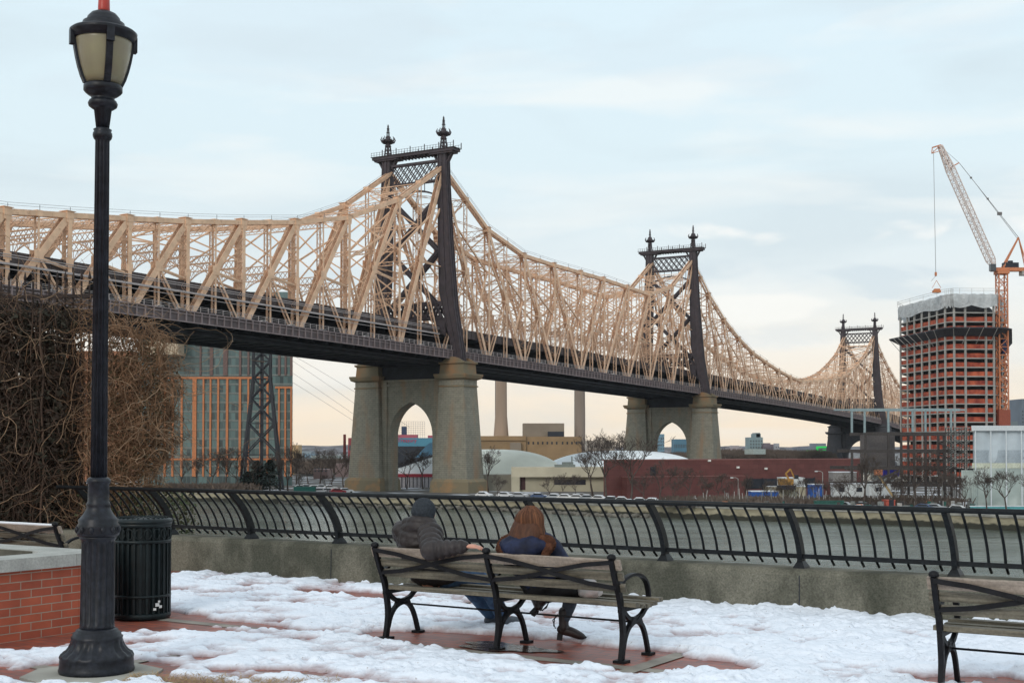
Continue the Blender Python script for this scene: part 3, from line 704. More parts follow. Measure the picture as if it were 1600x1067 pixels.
for px, w in ((330, 5), (352, 7), (375, 3.5), (388, 3), (313, 3), (436, 4), (446, 3), (455, 4)):
    X_ = xs(px, D0); mb = MB(); mb.box(X_ - w * .1075, X_ + w * .1075, D0 - .4, D0 - .13, ztopo + 1.2, ztopo + 24); mb.build('brown_pier', m_brown, gb, off=o_)
mb = MB(); mb.box(xs(240, D0), xs(288, D0), D0 - 9, D0 - .6, zs(553, D0), zs(553, D0) + 14); mb.box(xs(236, D0), xs(290, D0), D0 - 9.4, D0 - .6, zs(553, D0) - .8, zs(553, D0)); mb.build('cream_bay', M('cream_panel', (0.55, 0.45, 0.33), var=.1), gb, off=o_)
# small tan building at its right
tb = thing('tan_building', 'small tan building at the right edge of the teal block', 'building', (xs(459, 600), 600, GZ))
mb = MB(); mb.box(-2.2, 2.2, 0, 10, 0, zs(695, 600) - GZ); mb.build('wall', M('tan_wall', (0.55, 0.38, 0.2)), tb)
for i in range(3):
    for k in range(3): mb = MB(); mb.box(-1.4 + 1.3 * i, -.8 + 1.3 * i, -.06, -.004, 3 + 3 * k, 4.4 + 3 * k); mb.build('window', m_under, tb)
# --- tramway pylon
m_pyl = M('dark_blue_steel', (0.012, 0.016, 0.026), rough=.6, var=.2)
DP = 385
pz0 = GZ; PT = 33.5; hw0 = 6.1; hw1 = 2.55
pyl = thing('tramway_pylon', 'dark lattice tramway pylon standing in front of the teal block', 'pylon', (xs(409, DP), DP, GZ))
for sx in (-1, 1):
    for sy in (-1, 1):
        mb = MB(); mb.beam((sx * hw0, sy * hw0 * .4, 0), (sx * hw1, sy * hw1 * .4, PT), .62); mb.beam((sx * hw1, sy * hw1 * .4, PT), (sx * hw1, sy * hw1 * .4, PT + 10.5), .55); mb.build('leg', m_pyl, pyl)
lv = [0, 10.6, 20, 27.5, 33.5, 38.7, 43.5]
def hwz(z): return hw0 + (hw1 - hw0) * min(z, PT) / PT
for k, (a, b) in enumerate(zip(lv[:-1], lv[1:])):
    mb = MB(); A, B = hwz(a), hwz(b)
    for fi, ((u0, v0), (u1, v1)) in enumerate((((-1, -1), (1, -1)), ((-1, 1), (1, 1)), ((-1, -1), (-1, 1)), ((1, -1), (1, 1)))):
        pa, pb = (u0 * A, v0 * A * .4, a), (u1 * A, v1 * A * .4, a); qa, qb = (u0 * B, v0 * B * .4, b), (u1 * B, v1 * B * .4, b)
        (fi < 2) and (mb.beam(pa, qb, .36), mb.beam(pb, qa, .36)); mb.beam(qa, qb, .28)
    mb.build('cross_bracing', m_pyl, pyl)
mb = MB(); mb.box(-.45, .45, -.4, .4, 0, 44); mb.build('stair_shaft', m_pyl, pyl)
# tramway ropes running off to the right behind the near pier
m_rope = M('tram_rope', (0.16, 0.15, 0.15))
P0 = Vector((xs(430, DP), DP - 2, zs(540, DP)))
for i, (y0, y1) in enumerate(((548, 625), (556, 645), (575, 662), (590, 672))):
    mb = MB(); pts = []
    for q in range(13):
        f_ = q / 12; px = 445 + (640 - 445) * f_; D_ = DP + 60 * f_; py = y0 + (y1 - y0) * f_ * 1.55 + 10 * f_ * (f_ - 1)
        pts.append((xs(px, D_), D_, zs(py, D_)))
    mb.tube(pts, .04, 4)
    tag(mb.build('tramway_rope', m_rope), '%s tramway rope from the top, stretched right of the pylon' % ORD[i], 'cable', group='tramway ropes')
# --- power station behind: chimneys and tan buildings
m_chim = M('chimney_concrete', (0.36, 0.26, 0.19), rough=.9, var=.12, scale=.1, stretch=(1, 1, .15))
m_chim2 = M('grey_chimney_concrete', (0.27, 0.215, 0.175), rough=.9, var=.12, scale=.1, stretch=(1, 1, .15))
DC = 900
for px, wt, wb, lab, mm_ in ((783, 17, 27, 'tan tapering chimney rising right beside the near stone pier', m_chim), (906, 15.5, 17.5, 'greyer chimney rising behind the right end of the tan power station', m_chim2)):
    c_ = thing('chimney', lab, 'chimney', (xs(px, DC), DC, GZ)); mb = MB(); k = DC / F / 2
    ht = zs(530 if px < 800 else 565, DC) - GZ; mb.lathe([(wb * k, 0), (wb * k * .97, 12), (wt * k * 1.1, 35), (wt * k, ht - 5), (wt * k * 1.05, ht - 4), (wt * k * 1.05, ht)], 28); mb.build('stack', mm_, c_)
    mb = MB(); mb.tube([(-wt * k * 1.05, -.8, 2), (-wt * k * 1.06, -.8, 40), (-wt * k * 1.02, -.8, ht - 2)], .25, 4); mb.build('ladder', m_under, c_)
m_ps = M('tan_power_brick', (0.30, 0.195, 0.10), rough=.9, var=.12, scale=.1)
m_ps2 = M('grey_tan_brick', (0.25, 0.20, 0.15), rough=.9, var=.1, scale=.1)
ps = thing('power_station', 'windowless tan power station with a row of small square openings', 'power station', (xs(850, 880), 880, GZ))
o_ = (xs(850, 880), 880, GZ); Dp = 880
mb = MB(); mb.box(xs(822, Dp), xs(909, Dp), Dp, Dp + 40, GZ, zs(682, Dp)); mb.build('main_hall', m_ps, ps, off=o_)
mb = MB(); mb.box(xs(745, Dp), xs(821.8, Dp), Dp - 2, Dp + 38, GZ, zs(681, Dp)); mb.box(xs(742, Dp), xs(822, Dp), Dp - 3, Dp + 38, zs(688, Dp), zs(686, Dp)); mb.build('low_wing', m_ps, ps, off=o_)
mb = MB(); mb.box(xs(817, Dp), xs(882, Dp), Dp + 4, Dp + 36, zs(681.8, Dp), zs(661, Dp)); mb.build('penthouse', m_ps2, ps, off=o_)
mb = MB(); mb.box(xs(856, Dp), xs(881, Dp), Dp + 1, Dp + 3.9, zs(681.9, Dp), zs(674, Dp)); mb.build('ventilator', m_pyl, ps, off=o_)
for i in range(12):
    mb = MB(); X_ = xs(826 + i * 7.3 + (2 if i > 6 else 0), Dp); mb.box(X_ - .55, X_ + .55, Dp - .06, Dp - .004, zs(694, Dp), zs(690, Dp)); mb.build('window', m_under, ps, off=o_)
mb = MB(); mb.box(xs(797, Dp), xs(814, Dp), Dp - 6, Dp - 2.1, zs(706, Dp), zs(691, Dp)); mb.build('annex', m_ps2, ps, off=o_)
# --- air domes
m_dome = M('dome_fabric', (0.80, 0.82, 0.72), rough=.5, var=.05, scale=.2, bump=.25, bscale=.5, bdist=.5)
m_dome2 = M('pale_blue_dome_fabric', (0.86, 0.92, 0.95), rough=.5, var=.05, scale=.2, bump=.25, bscale=.5, bdist=.5)
def dome(px0, px1, pytop, D, lab, mat):
    zt = zs(pytop, D) - GZ; cx = xs((px0 + px1) / 2, D); hw = (px1 - px0) / 2 / F * D
    o = thing('air_dome', lab, 'sports dome', (cx, D + 20, GZ)); mb = MB(); nu, nv = 40, 16; vs_ = []; fs_ = []
    for j in range(nv + 1):
        t_ = math.pi / 2 * j / nv
        for i in range(nu):
            a = 2 * math.pi * i / nu; sx = math.copysign(abs(math.cos(a)) ** .8, math.cos(a)); sy = math.copysign(abs(math.sin(a)) ** .8, math.sin(a))
            r_ = math.cos(t_) ** .75; rib = 1 + .006 * math.cos(a * 20)
            vs_.append((hw * sx * r_ * rib, 18 * sy * r_ * rib, zt * math.sin(t_)))
    for j in range(nv):
        for i in range(nu): fs_.append((j * nu + i, j * nu + (i + 1) % nu, (j + 1) * nu + (i + 1) % nu, (j + 1) * nu + i))
    mb.add(vs_, fs_, smooth=True); mb.build('fabric_shell', mat, o)
    mb = MB(); mb.box(-hw * .5, -hw * .5 + 3, -21, -17, 0, 3); mb.build('entrance', m_band, o)
dome(640, 892, 702, 432, 'cream air dome left of the valley between the two domes', m_dome)
dome(838, 1125, 704, 440, 'pale blue air dome behind the long red building', m_dome2)
# blue and white canopy building seen through the near arch
cb_ = thing('canopy_building', 'white pavilion with a sloping blue roof seen through the near arch', 'building', (xs(650, 410), 410, GZ)); o_ = (xs(650, 410), 410, GZ)
mb = MB(); Dq = 410
mb.extrude([(xs(612, Dq), Dq, zs(735, Dq)), (xs(690, Dq), Dq, zs(709, Dq)), (xs(700, Dq), Dq, zs(712, Dq)), (xs(700, Dq), Dq, zs(740, Dq)), (xs(600, Dq), Dq, zs(740, Dq)), (xs(600, Dq), Dq, zs(737, Dq))][::-1], (0, 20, 0)); mb.build('wall', m_dome2, cb_, off=o_)
mb = MB(); mb.extrude([(xs(648, Dq), Dq + .5, zs(715, Dq)), (xs(670, Dq), Dq + 1, zs(692, Dq)), (xs(700, Dq), Dq + 1, zs(688, Dq)), (xs(700, Dq), Dq + 1, zs(706, Dq))][::-1], (0, 18, 0)); mb.build('blue_roof', M('sky_blue_roof', (0.16, 0.34, 0.50)), cb_, off=o_)
mb = MB(); mb.box(xs(600, Dq), xs(700, Dq), Dq - .6, Dq - .01, zs(745, Dq), zs(740, Dq)); mb.build('red_band', M('red_band', (0.35, 0.03, 0.05)), cb_, off=o_)
mb = MB(); mb.box(xs(600, Dq), xs(700, Dq), Dq - .3, Dq - .01, GZ, zs(745, Dq)); mb.build('base_wall', M('white_panel', (0.55, 0.52, 0.55)), cb_, off=o_)
for i in range(12):
    mb = MB(); X_ = xs(622 + i * 6, Dq); mb.box(X_ - .12, X_ + .12, Dq - .7, Dq - .61, GZ, zs(745, Dq)); mb.build('post', m_under, cb_, off=o_)
# blue and pink billboard building through the arch, far
bb = thing('warehouse', 'blue warehouse with red roof sign seen through the near arch', 'warehouse', (xs(650, 820), 820, GZ)); o_ = (xs(650, 820), 820, GZ); Dw = 820
mb = MB(); mb.box(xs(560, Dw), xs(712, Dw), Dw, Dw + 30, GZ, zs(684, Dw)); mb.build('wall', M('blue_cladding', (0.07, 0.24, 0.34)), bb, off=o_)
mb = MB(); mb.box(xs(580, Dw), xs(676, Dw), Dw - .4, Dw - .01, GZ, zs(697, Dw)); mb.build('loading_bay', m_under, bb, off=o_)
m_pink = M('pink_red_sign', (0.42, 0.09, 0.12))
mb = MB(); mb.box(xs(560, Dw), xs(651, Dw), Dw + 3, Dw + 14, zs(683.9, Dw), zs(679, Dw)); mb.box(xs(668, Dw), xs(712, Dw), Dw + 3, Dw + 14, zs(683.9, Dw), zs(680, Dw)); mb.build('roof_parapet', m_pink, bb, off=o_)
mb = MB(); mb.box(xs(626, Dw), xs(634, Dw), Dw + 6, Dw + 9, zs(678.9, Dw), zs(666, Dw)); mb.build('roof_tank', M('navy_tank', (0.03, 0.05, 0.10)), bb, off=o_)
mb = MB()
for k in range(7): mb.beam((xs(622, Dw), Dw + 12, zs(658 + k * 3.4, Dw)), (xs(662, Dw), Dw + 12, zs(658 + k * 3.4, Dw)), .14)
for k in range(12): X_ = xs(622 + k * 3.6, Dw); mb.beam((X_, Dw + 12, zs(684, Dw)), (X_, Dw + 12, zs(658, Dw)), .14)
mb.build('billboard_frame', M('frame_steel', (0.30, 0.27, 0.25)), bb, off=o_)
fc = bpy.data.curves.new('sign_text', 'FONT'); fc.body = 'are Treasury'; fc.size = 3.4; fc.extrude = .1; fc.align_x = 'RIGHT'
tmp = bpy.data.objects.new('tmp', fc); COL.objects.link(tmp); dg = bpy.context.evaluated_depsgraph_get(); me = bpy.data.meshes.new_from_object(tmp.evaluated_get(dg)); bpy.data.objects.remove(tmp)
me.materials.clear(); me.materials.append(M('red_lettering', (0.5, 0.03, 0.10)))
ob = bpy.data.objects.new('lettering', me); COL.objects.link(ob); ob.parent = bb; ob.location = (xs(651, Dw) - o_[0], -.15, zs(690.5, Dw) - GZ); ob.rotation_euler = (R(90), 0, 0)
# low beige building
Db = 372; m_beige = M('beige_render', (0.42, 0.38, 0.28), rough=.9, var=.1, scale=.2)
be = thing('beige_building', 'low beige flat roofed building in front of the air domes', 'building', (xs(870, Db), Db, GZ)); o_ = (xs(870, Db), Db, GZ)
mb = MB(); mb.box(xs(812, Db), xs(960, Db), Db, Db + 16, GZ, zs(744.9, Db)); mb.build('wall', m_beige, be, off=o_)
mb = MB(); mb.box(xs(799, Db), xs(960, Db), Db - 2, Db + 16, zs(744.8, Db), zs(730, Db)); mb.build('parapet', M('cream_parapet', (0.52, 0.47, 0.35), var=.1, scale=.2), be, off=o_)
mb = MB(); mb.box(xs(799, Db), xs(811.8, Db), Db - 2, Db + 10, GZ, zs(744.9, Db)); mb.build('side_wall', m_beige, be, off=o_)
mb = MB(); mb.box(xs(813, Db), xs(821, Db), Db - .1, Db - .01, zs(765, Db), zs(745, Db)); mb.build('door', M('dark_red_door', (0.06, 0.02, 0.02)), be, off=o_)
mb = MB(); mb.box(xs(866, Db), xs(915, Db), Db - .1, Db - .01, zs(757, Db), zs(749, Db)); mb.build('window', M('dark_window', (0.03, 0.03, 0.04), rough=.2), be, off=o_)
mb = MB(); mb.box(xs(868, Db), xs(900, Db), Db + 4, Db + 10, zs(729.9, Db), zs(726, Db)); mb.box(xs(880, Db), xs(897, Db), Db + 5, Db + 9, zs(726, Db), zs(722, Db)); mb.beam((xs(895, Db), Db + 6, zs(726, Db)), (xs(895, Db), Db + 6, zs(713, Db)), .35); mb.build('roof_plant', m_band, be, off=o_)
mb = MB(); mb.box(xs(748, Db), xs(798.8, Db), Db + 4, Db + 14, GZ, zs(742, Db)); mb.build('side_wing', M('grey_beige', (0.27, 0.25, 0.20), var=.1), be, off=o_)
# long maroon building
m_mar = brick_mat('maroon_cladding', (0.150, 0.052, 0.045), (0.125, 0.042, 0.038), (0.09, 0.03, 0.03), 3.0, 1.2, .03, bump=.2)
p0 = Vector((xs(943, 318), 318)); p1 = Vector((xs(1345, 352), 352)); dv = (p1 - p0); nv = Vector((-dv.y, dv.x)).normalized(); ang = math.atan2(dv.y, dv.x)
mar = thing('long_red_building', 'long low maroon industrial building along the island shore', 'building', (p0.x, p0.y, GZ), ang)
Ln = dv.length
mh_ = zs(721, 318) - GZ + .2; mb = MB(); mb.hexa([(0, 0, 0), (Ln, 0, 0), (Ln, 30, 0), (17.5, 30, 0), (0, 0, mh_), (Ln, 0, mh_), (Ln, 30, mh_), (17.5, 30, mh_)]); mb.build('main_hall', m_mar, mar)
mb = MB(); mb.box(5, Ln * .5, -3, -.004, 0, zs(746, 316) - GZ); mb.build('front_annex', m_mar, mar)
mb = MB(); mb.box(5, Ln * .5, -3.1, -.1, zs(746, 316) - GZ, zs(745, 316) - GZ); mb.box(-.1, Ln, -.1, .5, zs(721, 318) - GZ + .2, zs(720, 318) - GZ + .35); mb.build('roof_edge', M('maroon_trim', (0.22, 0.09, 0.08)), mar)
mb = MB(); mb.box(Ln * .52, Ln * .8, -.12, -.005, 2.0, 4.6); [mb.box(Ln * (.52 + .07 * i), Ln * (.52 + .07 * i) + .3, -.3, -.13, 0, 4.8) for i in range(5)]; mb.build('loading_door', m_under, mar)
mb = MB(); mb.box(13.5, 15, -.1, -.005, 5.8, 8.0); mb.build('window', m_pyl, mar)
mb = MB(); mb.box(Ln * .61, Ln * .66, 6, 10, 11, 12.4); mb.build('roof_hut', M('pale_hut', (0.35, 0.42, 0.40)), mar)
for i, (q, z_) in enumerate(((.38, 9.2), (.49, 7.4), (.60, 7.0))):
    mb = MB(); mb.box(Ln * q, Ln * q + .7, -.5, -.14 if False else -.05, z_, z_ + .5); mb.build('wall_lamp', M('lamp_white', (0.8, 0.8, 0.75)), mar)
# --- unfinished tower with red netting
m_slab = M('raw_concrete', (0.36, 0.35, 0.33), rough=.9, var=.15, scale=.3)
m_net = M('red_netting', (0.36, 0.05, 0.032), rough=.85, var=.4, scale=.6, rgb2=(0.52, 0.12, 0.055), lo=.35, hi=.7)
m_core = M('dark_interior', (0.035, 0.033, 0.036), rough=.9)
m_tarp = M('grey_tarpaulin', (0.47, 0.49, 0.50), rough=.6, var=.15, scale=.5, bump=.8, bscale=1.0, bdist=.5)
m_deb = M('dark_debris_net', (0.05, 0.05, 0.06), rough=.9, var=.3)
A0 = Vector((xs(1408, 474), 474)); A1 = Vector((xs(1478, 437), 437)); A2 = Vector((xs(1492, 434), 434)); A3 = Vector((xs(1554, 435), 435)); A4 = Vector((xs(1562, 440), 440)); A5 = Vector((xs(1575, 490), 490))
foot = [A0, A1, (A1 + A2) / 2 + Vector((.3, -.6)), A2, A3, A4, A5, Vector((xs(1420, 490), 490))]
cen = sum(foot, Vector((0, 0))) / len(foot)
ut = thing('unfinished_tower', 'unfinished concrete tower wrapped in red netting with a grey tarpaulin crown', 'building', (cen.x, cen.y, GZ))
o_ = (cen.x, cen.y, GZ); FH = 3.1; ZT = zs(488, 434)
def ringp(poly, off):
    r_ = []
    for p in poly: d = (p - cen); r_.append(p + d.normalized() * off)
    return r_
zk = ZT; k = 0
while zk > GZ + 2:
    mb = MB(); mb.extrude([(p.x, p.y, zk - .17) for p in ringp(foot, .25)], (0, 0, .34)); mb.build('floor_slab', m_slab, ut, off=o_)
    if k != 0:
        mb = MB(); hh = 1.75 if k > 2 or k == 1 else 1.75
        pl = ringp(foot, -.35)
        for a, b in zip(pl[:-1], pl[1:]):
            for q in range(3):
                u, v_ = a + (b - a) * q / 3, a + (b - a) * (q + 1) / 3
                mb.add([(u.x, u.y, zk + .17), (v_.x, v_.y, zk + .17), (v_.x, v_.y, zk + hh + random.uniform(-.2, .1)), (u.x, u.y, zk + hh + random.uniform(-.2, .1))], [(0, 1, 2, 3)])
        mb.build('red_netting', m_net, ut, off=o_)
    zk -= FH; k += 1
cols = [A0 + (A1 - A0) * (i / 6) for i in range(7)] + [A2, A2 + (A3 - A2) * .28, A2 + (A3 - A2) * .8, A3, A4, A4 + (A5 - A4) * .3]
for p in cols:
    mb = MB(); slabbox(mb, (p.x, p.y), .55, .55, GZ, ZT + 3.2, .5); mb.build('column', m_slab, ut, off=o_)
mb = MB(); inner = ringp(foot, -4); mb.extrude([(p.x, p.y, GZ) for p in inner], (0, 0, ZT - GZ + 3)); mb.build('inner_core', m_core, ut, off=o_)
mb = MB(); tp = ringp(foot, 1.3); pts2 = []
for a, b in zip(tp, tp[1:] + tp[:1]):
    for q in range(14): pts2.append(a + (b - a) * q / 14)
n = len(pts2); vs_ = []
for lay, (zz, oo) in enumerate(((ZT + 2.5, -.5), (ZT + 3.4, -.4), (ZT + 5.2, -.2), (ZT + 6.3, -.5))):
    for i, p in enumerate(pts2):
        d = (p - cen).normalized(); w_ = (.75 - .15 * lay) * abs(math.sin(i * .785)) ** .5 + .12 * math.sin(i * 2.3 + lay)
        p2 = p + d * (oo + w_); vs_.append((p2.x, p2.y, zz + (-1.0 * abs(math.sin(i * .3926)) if lay == 0 else .12 * math.sin(i * 2.1))))
mb.add(vs_, [(l * n + i, l * n + (i + 1) % n, (l + 1) * n + (i + 1) % n, (l + 1) * n + i) for l in range(3) for i in range(n)], smooth=True); mb.build('tarpaulin', m_tarp, ut, off=o_)
mb = MB()
for i, p in enumerate(pts2):
    q_ = pts2[(i + 1) % n]
    if i % 4 == 0: mb.beam((p.x, p.y, ZT + 6.0), (p.x, p.y, ZT + 8.2), .10)
    for hh in (7.4, 8.15): mb.beam((p.x, p.y, ZT + hh), (q_.x, q_.y, ZT + hh), .1)
mb.build('guard_rail', M('galvanised_rail', (0.5, 0.5, 0.48)), ut, off=o_)
mb = MB(); zn = ZT - 2 * FH - 1.0                      # cantilevered debris net
pl = ringp(foot, .4); po = ringp(foot, 5.2)
for i in range(len(pl) - 1):
    a, b, c_, d_ = pl[i], pl[i + 1], po[i + 1], po[i]
    mb.add([(a.x, a.y, zn - .8), (b.x, b.y, zn - .8), (c_.x, c_.y, zn + 1.5), (d_.x, d_.y, zn + 1.5), (a.x, a.y, zn + .6), (b.x, b.y, zn + .6), (c_.x, c_.y, zn + 1.9), (d_.x, d_.y, zn + 1.9)], [(0, 1, 2, 3), (4, 5, 6, 7), (0, 3, 7, 4), (1, 2, 6, 5), (2, 3, 7, 6)])
mb.build('debris_net', m_deb, ut, off=o_)
mb = MB()
for i in range(9):
    f_ = i / 8; a = A0 + (A1 - A0) * f_ if f_ < .99 else A2; d = (a - cen).normalized()
    p_ = a + d * 5.0; mb.beam((a.x, a.y, zn - 3.4), (p_.x, p_.y, zn + 1.6), .16)
for f_ in (.2, .55, .9): a = A2 + (A3 - A2) * f_; p_ = a + Vector((.8, -5)); mb.beam((a.x, a.y, zn - 3.4), (p_.x, p_.y, zn + 1.6), .16)
mb.build('net_strut', m_slab, ut, off=o_)
mb = MB(); slabbox(mb, (A4.x + 1.2, A4.y - 2), 2.2, 2.2, zn - 6.5, zn - 1.5, 0); mb.build('hoist_cage', M('blue_hoist', (0.02, 0.03, 0.09)), ut, off=o_)
# orange load on the roof
ld = thing('timber_load', 'orange bundle of material hanging over the tower roof edge', 'load', (xs(1465, 436), 436, ZT + 7))
mb = MB(); mb.box(-1.2, 1.2, -1, 1, .0, .8); mb.box(-.8, 1.0, -.8, .8, .8, 1.3); mb.beam((-1.5, 0, 1.6), (0, 0, 4.2), .12); mb.beam((1.5, 0, 1.6), (0, 0, 4.2), .12); mb.build('bundle', m_orange, ld)
# --- tower crane
m_cr = M('orange_crane_paint', (0.55, 0.20, 0.09), rough=.6, var=.2)
m_crw = M('pale_crane_paint', (0.70, 0.60, 0.56), rough=.6, var=.2)
def lattice_box(mb, p, q, w0, w1, n, t=.22, lt=.12, up=(0, 0, 1)):
    p = Vector(p); q = Vector(q); d = (q - p); dn = d.normalized(); a = Vector(up) - dn * dn.dot(Vector(up)); a.normalize(); b = dn.cross(a)
    def cn(f, i, j): w = (w0 + (w1 - w0) * f) / 2; return p + d * f + a * w * i + b * w * j
    for i, j in ((-1, -1), (1, -1), (1, 1), (-1, 1)): mb.beam(cn(0, i, j), cn(1, i, j), t)
    for k in range(n):
        f0, f1 = k / n, (k + 1) / n
        for (i0, j0), (i1, j1) in (((-1, -1), (1, -1)), ((1, -1), (1, 1)), ((1, 1), (-1, 1)), ((-1, 1), (-1, -1))):
            mb.beam(cn(f0, i0, j0), cn(f1, i1, j1), lt) if k % 2 else mb.beam(cn(f0, i1, j1), cn(f1, i0, j0), lt)
            mb.beam(cn(f1, i0, j0), cn(f1, i1, j1), lt)
DK = 436; CX = xs(1567, DK)
cr = thing('tower_crane', 'orange luffing tower crane beside the unfinished tower', 'crane', (CX, DK, GZ)); o_ = (CX, DK, GZ)
zc = zs(428, DK)
mb = MB(); lattice_box(mb, (CX, DK, GZ), (CX, DK, zc), 2.9, 2.9, 26, .38, .2, up=(1, 0, 0)); mb.build('mast', m_cr, cr, off=o_)
mb = MB(); mb.box(CX - 1.9, CX + 1.9, DK - 1.9, DK + 1.9, GZ, zs(640, DK)); mb.build('mast_sheathing', M('rust_red_panel', (0.28, 0.07, 0.04)), cr, off=o_)
mb = MB(); mb.box(CX - 2, CX + 2, DK - 2, DK + 2, zc, zc + 1.0); mb.box(CX - 3.5, CX + 11, DK - 1.2, DK + 1.2, zc + 1.0, zc + 2.2); mb.build('slewing_deck', m_cr, cr, off=o_)
mb = MB(); mb.box(CX + 6.5, CX + 11.5, DK - 1.5, DK + 1.5, zc - .4, zc + 1.0); mb.build('counterweight', m_slab, cr, off=o_)
mb = MB(); mb.box(CX + .5, CX + 5.5, DK - 1.1, DK + 1.1, zc + 2.2, zc + 3.9); mb.lathe([(.9, -1), (.9, 1)], 12, (CX + 3, DK, zc + 3.6)); mb.build('winch', m_pyl, cr, off=o_)
mb = MB(); mb.box(CX - 4.6, CX - 2.8, DK - 2.6, DK - .8, zc + .9, zc + 3.2); mb.build('cab', M('cab_panel', (0.06, 0.07, 0.08), rough=.3), cr, off=o_)
jb = Vector((CX - 2.6, DK, zc + 2.4)); jt = Vector((xs(1472, 430), 430, zs(226, 430)))
jm = jb + (jt - jb) * .80
mb = MB(); lattice_box(mb, jb, jb + (jt - jb) * .06, .8, 2.2, 2, .26, .14); lattice_box(mb, jb + (jt - jb) * .06, jm, 2.2, 2.2, 22, .26, .13); lattice_box(mb, jm, jt, 2.2, 1.0, 6, .34, .26); mb.build('jib', m_crw, cr, off=o_)
mb = MB(); mb.beam(jt + Vector((.3, 0, .3)), jt + Vector((-2.6, 0, -.6)), .4); mb.beam(jt, jt + Vector((-2.8, 0, -2.6)), .25); mb.beam(jt + Vector((-2.6, 0, -.6)), jt + Vector((-2.8, 0, -2.6)), .25); mb.beam(jt + Vector((.5, 0, -1.5)), jt + Vector((-2.8, 0, -2.6)), .2); mb.build('jib_head', m_cr, cr, off=o_); mb = MB(); mb.beam(jm + Vector((0, 0, 1)), jm + Vector((2.8, 0, 2.6)), .35); mb.build('jib_strut', m_cr, cr, off=o_)
at = Vector((xs(1594, DK), DK, zs(370, DK)))
mb = MB()
for e in (-1, 1): mb.beam((CX + .3, DK + e, zc + 2.2), at, .45); mb.beam((CX + 8.5, DK + e, zc + 2.2), at, .3)
for f_ in (.2, .4, .6, .8): p_ = Vector((CX + .3, DK, zc + 2.2)); p_ = p_ + (at - p_) * f_; mb.beam(p_ + Vector((0, -(1 - f_), 0)), p_ + Vector((0, 1 - f_, 0)), .2)
mb.build('a_frame', m_cr, cr, off=o_)
mb = MB(); jq = jm + Vector((2.8, 0, 2.6)); mb.tube([at, jq], .1, 4); mb.tube([at + Vector((0, .6, -.5)), jq + (at - jq) * .28], .08, 4); p_ = jq + (at - jq) * .68; mb.box(p_.x - .7, p_.x + .7, p_.y - .4, p_.y + .4, p_.z - .5, p_.z + .5)
for f_ in (.2, .48): q_ = jq + (at - jq) * f_; mb.box(q_.x - .3, q_.x + .3, q_.y - .2, q_.y + .2, q_.z - .3, q_.z + .3)
mb.tube([jq, jt], .06, 4); mb.build('pendant_rope', m_rope, cr, off=o_)
mb = MB(); hx = jt.x - 2.2; mb.tube([(hx, 430, jt.z - 1.4), (hx + .8, 431, zs(424, 430))], .07, 4); mb.tube([(hx + .8, 431, zs(430, 430)), (hx + .9, 436, ZT + 11)], .05, 4); mb.build('hoist_rope', m_rope, cr, off=o_)
mb = MB(); mb.box(hx + .5, hx + 1.1, 430.7, 431.3, zs(430, 430), zs(424, 430)); mb.build('hook_block', m_cr, cr, off=o_)
# --- steel frame under construction in front
m_fr = M('dark_primer_steel', (0.05, 0.042, 0.04), rough=.7, var=.25)
m_frt = M('pale_teal_primer', (0.25, 0.33, 0.35), rough=.6, var=.15)
DF = 300
sf = thing('steel_frame_building', 'bare dark steel building frame with a pale teal top storey', 'building', (xs(1410, DF), DF, GZ)); o_ = (xs(1410, DF), DF, GZ)
colsx = [1331, 1352, 1388, 1408, 1428, 1446, 1466, 1486]
for r_, dd in enumerate((0, 14)):
    for px in (colsx if r_ == 0 else colsx[1::3]):
        X_ = xs(px, DF) + (3 if r_ else 0); mb = MB(); mb.box(X_ - .24, X_ + .24, DF + dd - .24, DF + dd + .24, GZ, zs(676 if px > 1340 else 703, DF)); mb.build('column', m_fr, sf, off=o_)
for py, x0, x1 in ((677, 1352, 1492), (704, 1331, 1492), (731, 1320, 1495), (757, 1318, 1495)):
    for dd in (0, 14):
        mb = MB(); mb.box(xs(x0, DF), xs(x1, DF) + (3 if dd else 0), DF + dd - .22, DF + dd + .22, zs(py, DF) - .45, zs(py, DF) + .3); mb.build('beam', m_fr, sf, off=o_)
    mb = MB()
    for px in colsx:
        if px >= x0: mb.beam((xs(px, DF), DF + .25, zs(py, DF)), (xs(px, DF) + 3, DF + 13.7, zs(py, DF)), .35, .2)
    mb.build('cross_beam', m_fr, sf, off=o_)
for rk in (((1340, 765), (1403, 735)), ((1362, 765), (1400, 742)), ((1466, 690), (1486, 704)), ((1450, 704), (1486, 718))):
    mb = MB(); mb.beam((xs(rk[0][0], DF), DF - .5, zs(rk[0][1], DF)), (xs(rk[1][0], DF), DF - .5, zs(rk[1][1], DF)), .45); mb.build('raker', m_fr, sf, off=o_)
if 0: mb = MB(); mb.beam((xs(1340, DF), DF - .5, zs(765, DF)), (xs(1403, DF), DF - .5, zs(735, DF)), .5); mb.beam((xs(1362, DF), DF - .6, zs(765, DF)), (xs(1400, DF), DF - .6, zs(742, DF)), .4); mb.beam((xs(1466, DF), DF - .5, zs(690, DF)), (xs(1486, DF), DF - .5, zs(704, DF)), .5); mb.beam((xs(1450, DF), DF - .5, zs(704, DF)), (xs(1486, DF), DF - .5, zs(718, DF)), .5); mb.build('raker', m_fr, sf, off=o_)
for px in (1331, 1351, 1388, 1426, 1446, 1486):
    X_ = xs(px, DF); mb = MB(); mb.box(X_ - .22, X_ + .22, DF - .22, DF + .22, zs(675.8, DF), zs(640, DF)); mb.build('teal_column', m_frt, sf, off=o_)
